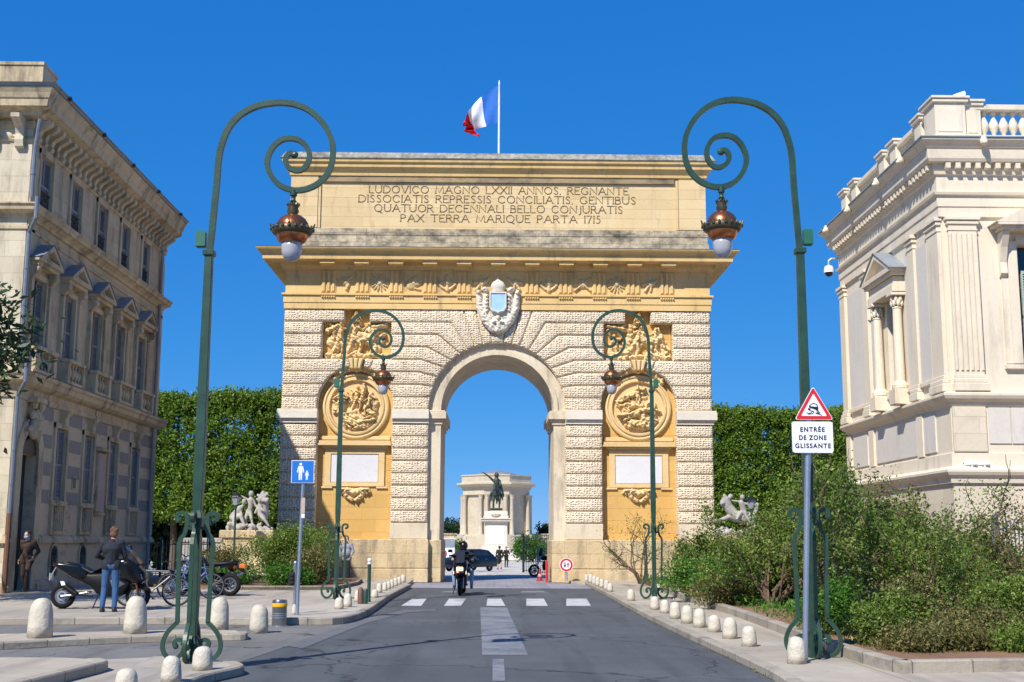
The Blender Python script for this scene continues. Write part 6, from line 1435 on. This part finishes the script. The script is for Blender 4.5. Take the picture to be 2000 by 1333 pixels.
mb = MB(); mb.lathe([(5,16.8),(4.5,17.3),(1.5,18.0),(.1,18.1)], (0,0,0), 16); mb.build('roof', M['zinc'], t)
o8 = octp(7.45, 5.0*7.45/8)
for i, (x, y) in enumerate(o8):
    if y > 3: continue
    a = math.atan2(y, x); tx, ty = -math.sin(a), math.cos(a)
    mb = MB(); mb.lathe([(.01,0)]*1+[(1.5,0),(1.5,3.3),(1.4,3.4)], (x, y, 0), 4, a0=a+math.pi/4); mb.build('corner_plinth', M['tower'], t)
    for sg in (-1, 1):
        cx_, cy_ = x+tx*sg*.75, y+ty*sg*.75
        mb = MB(); mb.lathe([(.62,3.3),(.62,3.7),(.5,3.8),(.47,6),(.41,11.1),(.44,11.2)], (cx_,cy_,0), 12); c = mb.build('column', M['tower'], t, smooth=50)
        mb = MB(); mb.lathe([(.42,11.2),(.5,11.6),(.46,11.7),(.6,12.1),(.7,12.3)], (cx_,cy_,0), 8); mb.build('capital', M['tower'], c)
mb = MB(); mb.block([(-2.0,3.3),(2.0,3.3),(2.0,9.2)]+[(2*math.cos(R(q)), 9.2+2*math.sin(R(q))) for q in range(15,180,15)]+[(-2,9.2)], [(0,-7.2),(0,-6.9)]); mb.build('arch_panel', M['tower'], t)
mb = MB(); mb.block([(-1.7,3.3),(1.7,3.3),(1.7,9.2)]+[(1.7*math.cos(R(q)), 9.2+1.7*math.sin(R(q))) for q in range(15,180,15)]+[(-1.7,9.2)], [(0,-7.25),(0,-7.21)]); mb.build('arch_opening', M['tower'], t)
t = thing('terrace_wall', 'long low stone terrace wall beside the water tower', 'wall', (0, 286, -.5))
for x0, x1 in ((-60,-8.5),(8.5,60)):
    mb = MB(); mb.cbox(x0,x1,-.8,.8,0,3.3,.05); mb.build('wall_run', M['plinth'], t); mb = MB(); mb.cbox(x0-.1,x1,-1,1,3.3,3.7,.05); mb.build('coping', M['grime'], t)
for i, (x, y, z0, s, lab) in enumerate(((-10.6,300,.0,5.0,'dark umbrella shaped pine top over the terrace wall, left of the water tower'),(13.5,300,.0,3.6,'dark tree over the terrace wall right of the water tower'))):
    t = thing('distant_tree', lab, 'tree', (x, y, z0)); r = np.random.default_rng(90+i)
    C = [(r.normal()*s*.38, r.normal()*s*.3, 3.5+abs(r.normal())*s*.22) for _ in range(160)]
    leaves('crown', clusters(np.array(C), 26, .4, r), .5, M['leafE'], t, 0, .7, i); mb = MB(); mb.tube([(0,0,0),(.1,0,3.6)], [.3,.2], 8); mb.build('trunk', M['bark'], t)
# rough stone garden ramps and shrubs around the base, stall on the left
for x, lab in ((-9.0,'rocky planted bank left of the water tower podium'),(7.6,'rocky planted bank right of the statue pedestal')):
    r = np.random.default_rng(int(x*10+200)); t = thing('planted_bank', lab, 'bank', (x, 200, -.5))
    caps = [((r.uniform(-3.5,3.5), r.uniform(-1,1), .3), (r.uniform(-3.5,3.5), r.uniform(-1,1), r.uniform(.6,2.2)), .8, .5) for _ in range(14)]
    skinned(t, 'rocks', caps, M['grime'], .25, 0)
    leaves('foliage', clusters(np.array([(r.uniform(-4,4), -1.2+r.normal()*.4, r.uniform(.3,2.0)) for _ in range(90)]), 26, .35, r), .4, M['leafC'], t, 0, .7, 3)
t = thing('market_stall', 'pale white and mint market stall panel far beyond the car', 'stall', (-5.4, 120, -.5))
mb = MB(); mb.cbox(-1.6,1.6,-.05,.05,0,2.3,.02); mb.build('white_panel', M['swhite'], t); mb = MB(); mb.cbox(-2.6,-1.65,-.05,.05,0,2.2,.02); mb.build('mint_panel', plain('mint panel', (.25,.55,.48), .6), t)
mb = MB(); mb.cbox(-2.7,1.7,-.8,.1,2.3,2.38,.02); mb.build('canopy', M['swhite'], t)
# ================================================================ VEHICLES
M['tyre'] = plain('tyre rubber', (.012,.012,.013), .8, spec=.2); M['blackp'] = plain('black bodywork', (.005,.006,.008), .2, 0, .2, spec=.35); M['blackm'] = plain('matt black plastic', (.007,.007,.008), .5, spec=.25); M['seatm'] = plain('black seat vinyl', (.008,.008,.009), .45, spec=.25)
M['alu'] = plain('cast aluminium', (.22,.22,.23), .4, .8); M['carp'] = plain('dark blue black car paint', (.008,.014,.028), .15, .2, .05); M['tail'] = plain('red lamp', (.5,.01,.01), .2); M['amber'] = plain('orange bodywork', (.65,.18,.03), .3)
M['headl'] = plain('lit headlight', (.9,.75,.5), .3, em=(1.0,.72,.35,2.2)); M['visor'] = plain('dark visor', (.01,.01,.012), .05)
m, t_, b, N, L = nodes('tinted screen'); b.inputs['Base Color'].default_value = (.03,.03,.035,1); b.inputs['Roughness'].default_value = .08; b.inputs['Alpha'].default_value = .9; M['tint'] = m
def wheel(t, x, z, r_, wd, spokes=5, y=0, disc=True):
    mb = MB(); n = 28; rings = []
    for j in range(9):
        a = 2*math.pi*j/8; rings.append([(x+(r_-wd*.45+wd*.45*math.cos(a))*math.cos(2*math.pi*i/n), y+wd*.5*math.sin(a), z+(r_-wd*.45+wd*.45*math.cos(a))*math.sin(2*math.pi*i/n)) for i in range(n)])
    mb.loft(rings, cap=False); ty = mb.build('tyre', M['tyre'], t, smooth=60)
    mb = MB(); ri = r_-wd*.85
    rings = [[(x+q*math.cos(2*math.pi*i/n), y+yy, z+q*math.sin(2*math.pi*i/n)) for i in range(n)] for q, yy in ((ri+.02,-wd*.35),(ri-.02,-wd*.3),(ri-.02,wd*.3),(ri+.02,wd*.35))]
    mb.loft(rings, cap=False)
    for k in range(spokes):
        a = 2*math.pi*k/spokes+.3
        mb.tube([(x+.03*math.cos(a), y, z+.03*math.sin(a)), (x+ri*math.cos(a), y, z+ri*math.sin(a))], .018 if spokes < 12 else .004, 6)
    mb.tube([(x,y-wd*.5,z),(x,y+wd*.5,z)], .045 if spokes < 12 else .025, 10); rim = mb.build('rim', M['alu'], ty, smooth=60)
    if disc:
        mb = MB(); mb.loft([[(x+q*math.cos(2*math.pi*i/20), y-wd*.55, z+q*math.sin(2*math.pi*i/20)) for i in range(20)] for q in (ri*.72, ri*.45)], cap=False); mb.build('brake_disc', M['steel'], ty, solid=.004)
def shell(t, name, poly, hw, ch, mat, y=0):
    mb = MB(); mb.block(poly, [(ch, y+hw), (ch*.3, y+hw-ch*.35), (0, y+hw-ch), (0, y-hw+ch), (ch*.3, y-hw+ch*.35), (ch, y-hw)]); return mb.build(name, mat, t, smooth=50)
def Pp(pts, ox=668, oz=850, k=.00277): return [((x-ox)*k, (oz-y)*k) for x, y in pts]
def maxi_scooter(loc, rz, label, front=False):
    t = thing('maxi_scooter', label, 'motor scooter', loc, rz)
    wheel(t, 0, .285, .285, .15); wheel(t, 1.68, .28, .28, .12)
    shell(t, 'tail_fairing', Pp([(578,492),(640,483),(800,498),(860,545),(900,600),(850,640),(770,612),(650,545)]), .17, .05, M['blackp'])
    shell(t, 'seat', Pp([(640,488),(700,478),(800,505),(840,515),(900,548),(1010,545),(1040,470),(1060,560),(900,580),(820,545)]), .15, .04, M['seatm'])
    shell(t, 'floor_tunnel', Pp([(760,560),(900,570),(1060,560),(1110,600),(1220,640),(1170,735),(1110,752),(1000,752),(950,725),(900,670),(800,620)]), .17, .06, M['blackm'])
    shell(t, 'side_panel', Pp([(1060,620),(1110,610),(1190,650),(1130,685),(1080,680)]), .19, .03, M['alu'] if not front else M['blackp'])
    shell(t, 'front_fairing', Pp([(1060,470),(1180,440),(1250,480),(1330,560),(1345,620),(1290,650),(1230,640),(1150,600),(1080,540)]), .21, .09, M['blackp'])
    mb = MB(); c = Pp([(1150,352),(1200,385),(1250,440),(1290,490),(1260,500),(1190,455)])
    mb.block(c, [(.01,.13),(0,.12),(0,-.12),(.01,-.13)]); mb.build('windscreen', M['tint'], t)
    shell(t, 'front_mudguard', Pp([(1190,690),(1230,655),(1300,650),(1370,690),(1380,720),(1300,685),(1240,700)]), .06, .02, M['blackm'])
    mb = MB()
    for sg in (-1, 1): mb.tube([(p[0], sg*.10, p[1]) for p in Pp([(1245,560),(1275,680),(1292,768)])], .024, 8)
    mb.build('fork', M['copper'] if not front else M['steel'], t, smooth=50)
    mb = MB(); mb.tube([(p[0], -.16, p[1]) for p in Pp([(655,640),(700,672),(800,735)])], [.05,.062,.058], 12); mb.tube([(p[0], -.16, p[1]) for p in Pp([(800,735),(860,740),(930,745)])], .022, 8); ex_ = mb.build('exhaust', M['blackm'], t, smooth=50)
    mb = MB(); c = Pp([(668,630),(700,632),(712,660),(680,665)]); mb.block(c, [(0,-.21),(0,-.222)]); mb.build('exhaust_badge', M['swhite'], ex_)
    mb = MB(); mb.tube([(p[0], -.12, p[1]) for p in Pp([(668,752),(760,740),(880,720)])], .03, 8); mb.tube([(p[0], .12, p[1]) for p in Pp([(668,752),(760,740),(880,720)])], .03, 8); mb.build('swingarm', M['alu'], t)
    mb = MB(); hb = Pp([(1100,415)])[0]
    mb.tube([(hb[0]-.05,-.38,hb[1]),(hb[0]+.02,-.2,hb[1]+.03),(hb[0]+.03,0,hb[1]-.03),(hb[0]+.02,.2,hb[1]+.03),(hb[0]-.05,.38,hb[1])], .018, 8); mb.build('handlebar', M['dark'], t)
    for sg in (-1, 1):
        mb = MB(); mb.tube([(hb[0]-.06,sg*.39,hb[1]),(hb[0]+.0,sg*.26,hb[1]+.02)], .026, 8); mb.build('grip', M['seatm'], t)
        mb = MB(); mb.tube([(hb[0]+.12,sg*.18,hb[1]),(hb[0]+.12,sg*.32,hb[1]+.14)], .01, 6); mb.cbox(hb[0]+.08,hb[0]+.12,sg*.34-.07,sg*.34+.07,hb[1]+.11,hb[1]+.2,.015); mb.build('mirror', M['blackp'], t)
    mb = MB(); c = Pp([(582,492),(600,488),(612,510),(590,515)]); mb.block(c, [(0,.10),(0,-.10)]); mb.build('tail_light', M['tail'], t)
    mb = MB(); mb.tube([(p[0], -.1, p[1]) for p in Pp([(612,520),(580,580),(575,610)])], .012, 6); mb.cbox(-.30,-.28,-.1,.1,.62,.78,.004); mb.build('plate_holder', M['signback'], t)
    for sg in (-1, 1):
        mb = MB(); c = Pp([(1255,555),(1315,575),(1330,610),(1290,605)]); mb.block(c, [(0,sg*.13),(0,sg*.195)]); mb.build('headlight', M['frost'] if not front else M['headl'], t)
    mb = MB(); mb.tube([(.85,-.18,.3),(.78,-.28,.02)], .014, 6); mb.build('side_stand', M['dark'], t)
    return t
x, y = G(163, 1184, .15)
sc = maxi_scooter((x-.1, 28.0, .15), R(-2), 'large black scooter parked on the left plaza, beside the man in blue jeans')
mb = MB(); mb.ball((1.19,.05,1.28),(.07,.05,.06)); mb.build('red_reflector', M['sred'], sc)
# motorcycle of the oncoming rider (front faces the camera)
mc = maxi_scooter((-.98, 38.5+1.6, .0), R(-92), 'black and copper scooter with lit headlight coming along the road', True)
shell(mc, 'copper_nose', [(1.60,.62),(1.93,.70),(1.88,.86),(1.66,.92)], .13, .04, M['copper'])
mb = MB(); mb.cbox(1.86,1.93,-.10,.10,.76,.88,.02); mb.build('headlight', M['headl'], mc)
def naked_bike(loc, rz, label, accent, top=False):
    t = thing('motorcycle', label, 'motorcycle', loc, rz)
    wheel(t, 0, .31, .31, .15, 6); wheel(t, 1.45, .31, .31, .11, 6)
    shell(t, 'tank', [(.62,.80),(.72,1.02),(.98,1.06),(1.12,.92),(1.0,.80)], .15, .06, M[accent] if accent != 'amber' else M['blackp'])
    shell(t, 'seat', [(-.1,.86),(.2,.83),(.62,.80),(.66,.88),(.25,.92),(-.12,.95)], .12, .04, M['seatm'])
    shell(t, 'tail', [(-.32,.98),(-.1,.82),(.3,.74),(.3,.84),(-.1,.93)], .09, .03, M['blackp'])
    shell(t, 'engine', [(.45,.35),(.95,.32),(1.0,.55),(.92,.78),(.55,.78),(.42,.6)], .17, .04, M['blackm'])
    mb = MB()
    for sg in (-1, 1): mb.tube([(1.12,sg*.09,1.0),(1.45,sg*.09,.31)], .024, 8)
    mb.build('fork', M['steel'], t); mb = MB(); mb.tube([(1.0,-.36,1.12),(1.08,0,1.05),(1.0,.36,1.12)], .016, 8); mb.build('handlebar', M['dark'], t)
    mb = MB(); mb.ball((1.25,0,.95),(.10,.11,.12)); mb.build('headlight', M['frost'], t, smooth=True)
    mb = MB(); mb.tube([(.5,-.17,.35),(.1,-.19,.42),(-.25,-.2,.62)], [.03,.05,.055], 10); mb.build('exhaust', M['steel'], t, smooth=50)
    mb = MB(); mb.tube([(0,-.1,.31),(.5,-.1,.45)], .03, 8); mb.tube([(0,.1,.31),(.5,.1,.45)], .03, 8); mb.build('swingarm', M['blackm'], t)
    shell(t, 'rear_mudguard', [(-.42,.62),(-.3,.88),(-.1,.86),(-.3,.66)], .05, .02, M['blackm']); mb = MB(); mb.cbox(-.42,-.26,-.09,.09,.74,.88,.03); mb.build('tail_light', M['amber'] if accent == 'amber' else M['tail'], t)
    if top:
        mb = MB(); mb.cbox(-.35,.0,-.22,.22,1.0,1.32,.05); mb.build('top_box', M['blackm'], t); shell(t, 'windscreen', [(1.1,1.05),(1.25,1.0),(1.12,1.42),(1.05,1.4)], .16, .02, M['tint'])
        for sg in (-1, 1): mb = MB(); mb.cbox(-.1,.35,sg*.3-.1,sg*.3+.1,.55,.9,.04); mb.build('pannier', M['blackm'], t)
    return t
x, y = G(446, 1165, .15); naked_bike((x, y+.2, .15), R(172), 'black motorcycle with orange tail parked by the left shrubs', 'amber')
x, y = G(415, 1166, .15); naked_bike((x, y+.9, .15), R(168), 'all black motorcycle behind the bicycles, left of the orange tailed one', 'blackp')
naked_bike((3.35, 61.5, -.08), R(200), 'black touring motorcycle parked behind the right pier, seen through the arch', 'blackp', True)
def bicycle(loc, rz, label, col, tilt=0):
    t = thing('bicycle', label, 'bicycle', loc, rz, 'bicycles parked by the near left lamp')
    for x in (0, 1.05): wheel(t, x, .34, .34, .04, 20, disc=False)
    mb = MB(); A, B, C_, D = (0,0,.34), (.43,0,.30), (.30,0,.82), (.86,0,.80)
    for p, q in ((A,B),(A,C_),(B,C_),(C_,D),(B,(.88,0,.68))): mb.tube([p,q], .018, 8)
    mb.tube([(1.05,0,.34),(.92,0,.58),(.84,0,.92)], .016, 8); mb.build('bike_frame', M[col], t)
    mb = MB(); mb.tube([(.84,0,.92),(.83,0,1.0)], .014, 6); mb.tube([(.72,-.28,1.02),(.86,-.12,1.02),(.86,.12,1.02),(.72,.28,1.02)], .013, 6); mb.build('handlebar', M['dark'], t)
    mb = MB(); mb.tube([C_,(.27,0,.92)], .014, 6); mb.loft([[(.38-.28*j/4, sg*(.03+.05*j/4), .94+dz) for sg, dz in ((-1,0),(1,0),(1,.04),(-1,.04))] for j in range(5)]); mb.build('saddle', M['seatm'], t)
    mb = MB(); mb.tube([(.43,-.06,.30),(.43,.06,.30)], .03, 8); mb.tube([(.43,-.08,.3),(.55,-.09,.18)], .01, 6); mb.tube([(.43,.08,.3),(.31,.09,.42)], .01, 6); mb.cbox(.51,.59,-.14,-.06,.17,.19,.004); mb.build('pedals', M['dark'], t)
    return t
M['bluep'] = plain('blue bicycle paint', (.05,.16,.40), .35)
x, y = G(350, 1185, .15); bicycle((x-1.1, y-.2, .15), R(8), 'bicycle with pale frame nearest the black scooter, behind the green lamp', 'alu')
x, y = G(395, 1172, .15); bicycle((x-.9, y+.2, .15), R(12), 'blue framed bicycle between the lamp shaft and the orange tailed motorcycle', 'bluep')
# car beyond the arch
t = thing('parked_car', 'dark blue hatchback seen through the arch behind the oncoming scooter', 'car', (-1.72, 88.0, -.49), R(230))
prof = [(-2.05,.45),(-2.1,.75),(-2.0,1.0),(-1.75,1.05),(-1.2,1.48),(-.4,1.56),(.35,1.5),(1.05,1.05),(1.75,.95),(2.05,.8),(2.12,.55),(2.1,.32),(-2.0,.3)]
mb = MB(); low = [(x_, min(z, 1.02)) for x_, z in prof]
mb.block([(-2.05,.32),(-2.12,.55),(-2.08,.9),(-1.9,1.03),(1.0,1.03),(1.75,.94),(2.08,.78),(2.14,.5),(2.08,.28)], [(.10,.86),(.03,.84),(0,.80),(0,-.80),(.03,-.84),(.10,-.86)]); body = mb.build('body', M['carp'], t, smooth=50)
gh = [(-1.85,1.03),(-1.3,1.47),(-.4,1.56),(.3,1.51),(1.05,1.03)]
mb = MB(); mb.block(gh, [(.05,.60),(0,.66),(0,-.66),(.05,-.60)]); 
mb = MB(); mb.loft([[(x_, s_*(.80-(z-1.03)*.38), z) for x_, z in gh] for s_ in (1, -1)]); mb.build('cabin', M['carp'], t, smooth=40)
for sg in (-1, 1):
    for p in ([(-1.35,1.10),(-1.05,1.40),(-.45,1.47),(-.4,1.10)], [(-.33,1.10),(-.38,1.47),(.22,1.43),(.72,1.10)]):
        mb = MB(); mb.loft([[(x_, sg*(.80-(z-1.03)*.38+.004+e), z) for x_, z in p] for e in (0, .01)]); mb.build('side_window', M['glass'], t)
    mb = MB(); mb.cbox(.6,.75,min(sg*.86,sg*1.02),max(sg*.86,sg*1.02),1.02,1.15,.02); mb.build('mirror', M['carp'], t)
    mb = MB(); mb.cbox(1.92,2.12,sg*.6-.14,sg*.6+.14,.66,.80,.03); mb.build('headlight', M['frost'], t)
    for p in ((-.9,.82),(.05,.82)): mb = MB(); mb.cbox(p[0],p[0]+.16,min(sg*.85,sg*.89),max(sg*.85,sg*.89),p[1],p[1]+.04,.008); mb.build('door_handle', M['alu'], t)
    for x_ in (-1.28, 1.3): wheel(t, x_, .33, .33, .2, 5, sg*.76, False)
mb = MB(); mb.loft([[(.36,s_*.60,1.50),(1.02,s_*.72,1.07),(1.05,s_*.72,1.08),(.39,s_*.60,1.51)] for s_ in (1,-1)]); mb.build('windscreen', M['glass'], t)
# ================================================================ PEOPLE
M['skin'] = plain('skin', (.52,.30,.21), .55, var=.06, vs=20); M['skin2'] = plain('tanned skin', (.38,.21,.14), .55, var=.06, vs=20)
def cloth(n, c, v=.2): return plain(n, c, .85, 0, v, 5, .006, 25)
M['navy'] = cloth('black navy jacket cloth', (.012,.015,.024)); M['jean'] = cloth('blue denim', (.035,.095,.21)); M['brownc'] = cloth('brown coat', (.04,.022,.014)); M['brownt'] = cloth('brown trousers', (.035,.02,.014)); M['greyc'] = cloth('grey sweatshirt', (.27,.27,.31)); M['blk'] = cloth('black cloth', (.012,.012,.014)); M['redc'] = cloth('red top', (.5,.04,.05)); M['jeanl'] = cloth('light denim', (.28,.38,.52))
M['hairb'] = plain('brown hair', (.13,.06,.03), .6, var=.4, vs=40, bump=.01); M['haird'] = plain('dark hair', (.02,.014,.012), .6, var=.4, vs=40); M['mask'] = plain('pale blue mask', (.45,.58,.72), .8); M['maskw'] = plain('white mask', (.75,.77,.8), .8); M['shoe'] = plain('dark shoe', (.02,.02,.024), .5); M['shoew'] = plain('white shoe', (.7,.7,.7), .6)
STAND = dict(head=(0,.02,1.62), neck=(0,-.01,1.46), chest=(0,-.01,1.27), pelvis=(0,0,.96), shL=(-.18,-.01,1.41), shR=(.18,-.01,1.41), elL=(-.25,-.03,1.13), elR=(.25,-.03,1.13), wrL=(-.25,.08,.90), wrR=(.25,.08,.90),
             hiL=(-.09,0,.92), hiR=(.09,0,.92), knL=(-.10,.03,.50), knR=(.10,.03,.50), anL=(-.10,-.02,.09), anR=(.10,-.02,.09))
def person(loc, rz, label, h, pose, top='navy', bot='jean', hair='hairb', hairlen=0, mask=None, shoes='shoe', skin='skin', vox=.012, coat=0, helmet=False, skirt=False, belly=0, pack=False):
    t = thing('person', label, 'person', loc, rz); J = dict(STAND); J.update(pose); k = h/1.75
    J = {a: Vector(b)*k for a, b in J.items()}
    mb = MB(); hd = J['head']
    mb.ball(hd+Vector((0,-.005,.02))*k, (.078*k,.098*k,.105*k), 14, 10); mb.ball(hd+Vector((0,.03,-.06))*k, (.055*k,.062*k,.06*k), 12, 8)          # skull and jaw
    mb.cap(hd+Vector((0,.095,.01))*k, hd+Vector((0,.112,-.025))*k, .011*k, .016*k); mb.ball(hd+Vector((0,.09,-.065))*k, (.026*k,.012*k,.009*k), 8, 5)   # nose, lips
    for sg in (-1, 1):
        mb.ball(hd+Vector((sg*.08,-.005,-.01))*k, (.012*k,.022*k,.032*k), 8, 6); mb.ball(hd+Vector((sg*.032,.088,.03))*k, (.02*k,.01*k,.007*k), 8, 5)
    mb.cap(J['neck']-Vector((0,0,.05))*k, hd+Vector((0,-.02,-.05))*k, .055*k, .05*k)
    mb.cap(J['chest'], J['pelvis'], .12*k, .10*k)
    for s in 'LR':
        mb.cap(J['neck']-Vector((0,0,.06))*k, J['sh'+s], .06*k, .06*k); mb.cap(J['sh'+s], J['el'+s], .048*k, .038*k); mb.cap(J['el'+s], J['wr'+s], .038*k, .026*k)
        d = (J['wr'+s]-J['el'+s]).normalized(); sd = 1 if s == 'R' else -1
        inw = Vector((-sd,0,0)); side = d.cross(inw).normalized()*1.0
        p0 = J['wr'+s]; p1 = p0+d*.075*k; mb.cap(p0+side*.018*k, p1+side*.024*k, .02*k, .018*k); mb.cap(p0-side*.018*k, p1-side*.024*k, .02*k, .018*k); mb.cap(p0, p1, .02*k, .02*k)
        for f in range(4):
            b0 = p1+side*(.030-.020*f)*k; ln = (.07,.08,.075,.058)[f]*k; b1 = b0+d*ln*.5+inw*ln*.15; b2 = b1+d*ln*.35+inw*ln*.4; mb.cap(b0, b1, .0095*k, .009*k, 8); mb.cap(b1, b2, .009*k, .0075*k, 8)
        th_ = p0+d*.02*k+side*.035*k; mb.cap(th_, th_+(d*.7+side*.6).normalized()*.05*k+inw*.01*k, .012*k, .010*k, 8)
        mb.cap(J['hi'+s], J['kn'+s], .075*k, .052*k); mb.cap(J['kn'+s], J['an'+s], .052*k, .035*k)
    mb.build('body', M[skin], t, remesh=vox*k, sm=1)
    q = MB()            # top garment
    q.cap(J['chest']+Vector((-.05,0,.02))*k, J['chest']+Vector((.05,0,.02))*k, .155*k, .155*k); q.cap(J['chest'], J['pelvis']+Vector((0,0,.06))*k, .15*k, .135*k)
    q.cap(J['chest']+Vector((0,0,.1))*k, J['neck']-Vector((0,0,.02))*k, .09*k, .07*k)
    if belly: q.ball(J['pelvis']+Vector((0,.05,.12))*k, (.2*k,.19*k,.2*k))
    for s in 'LR':
        q.cap(J['neck']-Vector((0,0,.09))*k, J['sh'+s], .075*k, .075*k); q.cap(J['sh'+s], J['el'+s], .07*k, .055*k); q.cap(J['el'+s], J['wr'+s]-(J['wr'+s]-J['el'+s])*.06, .055*k, .042*k)
        q.cap(J['hi'+s]+Vector((0,0,.01))*k, J['hi'+s]+Vector((0,0,.06))*k, .118*k, .118*k)
        if coat: q.cap(J['hi'+s], J['hi'+s]+(J['kn'+s]-J['hi'+s])*coat, .115*k, .12*k)
    if skirt: q.cap(J['pelvis'], (J['knL']+J['knR'])/2+Vector((0,0,.08))*k, .16*k, .19*k)
    r_ = random.Random(int(abs(loc[0])*100)); sm_ = q.build('jacket', M[top], t, remesh=vox*k, sm=2)
    if not skirt:
        q = MB(); q.cap(J['hiL']+Vector((0,0,.03))*k, J['hiR']+Vector((0,0,.03))*k, .115*k, .115*k)
        for s in 'LR':
            q.cap(J['hi'+s], J['kn'+s], .098*k, .070*k); q.cap(J['kn'+s], J['an'+s]+Vector((0,0,.02))*k, .070*k, .055*k)
        q.build('trousers', M[bot], t, remesh=vox*k, sm=1)
    for s in 'LR':
        a = J['an'+s]; f = Vector((0,.15,0))
        q = MB(); q.cap(a+Vector((0,-.03,-.045))*k, a+Vector((0,.15,-.055))*k, .045*k, .038*k); q.cap(a, a+Vector((0,0,-.03))*k, .045*k, .045*k); q.box(a.x-.042*k, a.x+.042*k, a.y-.07*k, a.y+.19*k, a.z-.09*k, a.z-.07*k); q.build('shoe', M[shoes], t, remesh=.012*k, sm=1)
    if helmet:
        q = MB(); q.ball(hd+Vector((0,.0,.02))*k, (.135*k,.155*k,.15*k), 18, 12); q.cap(hd+Vector((-.04,.08,-.08))*k, hd+Vector((.04,.08,-.08))*k, .07*k, .07*k); hm = q.build('helmet', M['blackp'], t, remesh=.012, sm=2)
        q = MB(); q.ball(hd+Vector((0,.055,.03))*k, (.112*k,.115*k,.062*k), 18, 10); q.build('visor', M['visor'], hm, smooth=True)
        q = MB(); q.ball(hd+Vector((.13,.03,.1))*k, (.03,.04,.05), 8, 6); q.build('action_camera', M['blackm'], hm)
    else:
        q = MB(); q.ball(hd+Vector((0,-.02,.045))*k, (.088*k,.10*k,.095*k), 14, 10); q.ball(hd+Vector((0,-.06,-.01))*k, (.08*k,.06*k,.09*k), 12, 8)
        for i in range(22): a = r_.uniform(0,6.28); b = r_.uniform(.1,1.3); q.ball(hd+Vector((.088*math.cos(a)*math.cos(b), -.028+.095*math.sin(a)*math.cos(b)*(1 if math.sin(a) < 0 else .75), .05+.09*math.sin(b)))*k, (.022*k,.022*k,.018*k), 6, 5)
        if hairlen: q.cap(hd+Vector((0,-.07,0))*k, hd+Vector((0,-.09,-hairlen))*k, .07*k, .05*k)
        q.build('hair', M[hair], t, remesh=.012*k, sm=1)
    if mask:
        q = MB(); q.ball(hd+Vector((0,.045,-.05))*k, (.066*k,.074*k,.05*k), 14, 8); q.build('face_mask', M[mask], t, smooth=True)
    return t
x, y = G(213, 1190, .15)
person((x*26.9/y, 26.9, .15), R(8), 'man seen from behind in dark jacket and blue jeans, standing at the black scooter', 1.80, dict(elL=(-.31,.02,1.15), wrL=(-.20,.24,1.08), elR=(.26,.03,1.15), wrR=(.24,.26,1.05), anL=(-.14,-.02,.09), anR=(.10,0,.09), knL=(-.12,.04,.5), head=(.02,.05,1.61)), vox=.010)
person((-13.45, 36.0, .15), R(170), 'man in brown coat and pale mask walking out of the doorway of the town house', 1.78, dict(elL=(-.28,-.10,1.15), wrL=(-.22,.06,.98), elR=(.25,-.12,1.14), wrR=(.24,.0,.90), knL=(-.10,.16,.52), anL=(-.10,.10,.12), knR=(.10,.0,.5), anR=(.11,-.20,.12), head=(0,.08,1.60)), 'brownc', 'brownt', 'haird', 0, 'mask', vox=.013, coat=.1)
x, y = G(685, 1134, .15)
person((-5.62, 47.4, .15), R(180), 'masked woman in grey sweatshirt and black leggings behind the far left lamp', 1.68, dict(elL=(-.27,.02,1.16), wrL=(-.22,.16,1.0), elR=(.28,.0,1.15), wrR=(.24,.1,.95)), 'greyc', 'blk', 'hairb', 0, 'maskw', 'shoew', vox=.014, coat=.15, belly=1)
person((.42, 94.0, -.5), R(8), 'person in black dress with bare legs walking beyond the arch', 1.76, dict(knL=(-.09,.18,.52), anL=(-.09,.16,.1), knR=(.1,.0,.5), anR=(.1,-.28,.14), elL=(-.26,-.12,1.14), elR=(.26,.05,1.14)), 'blk', 'blk', 'haird', 0, vox=.022, skirt=True)
person((1.02, 102.0, -.5), R(200), 'woman in black trousers walking on the right beyond the arch', 1.66, dict(wrL=(-.12,.22,1.2), elL=(-.26,.08,1.14), knL=(-.08,.1,.5)), 'blk', 'blk', 'haird', .15, vox=.022)
person((-3.72, 92.0, -.5), R(150), 'person in red top and jeans beyond the left pier of the arch', 1.66, dict(elL=(-.28,.05,1.14), wrL=(-.2,.2,1.0)), 'redc', 'jeanl', 'haird', .1, vox=.022)
# scooter rider, seated: local +y looks towards the camera
person((-.95, 39.1+.0, .0), R(178), 'helmeted rider in black jacket and blue jeans on the oncoming scooter', 1.75,
    dict(head=(0,.12,1.50), neck=(0,.05,1.34), chest=(0,.02,1.14), pelvis=(0,-.08,.82), shL=(-.21,.05,1.28), shR=(.21,.05,1.28), elL=(-.40,.22,1.08), elR=(.40,.22,1.08), wrL=(-.34,.48,1.10), wrR=(.34,.48,1.10), hiL=(-.12,-.02,.80), hiR=(.12,-.02,.80), knL=(-.28,.36,.72), knR=(.28,.36,.72), anL=(-.27,.28,.30), anR=(.27,.28,.30)), 'blk', 'jeanl', vox=.013, helmet=True)
bpy.context.view_layer.update()
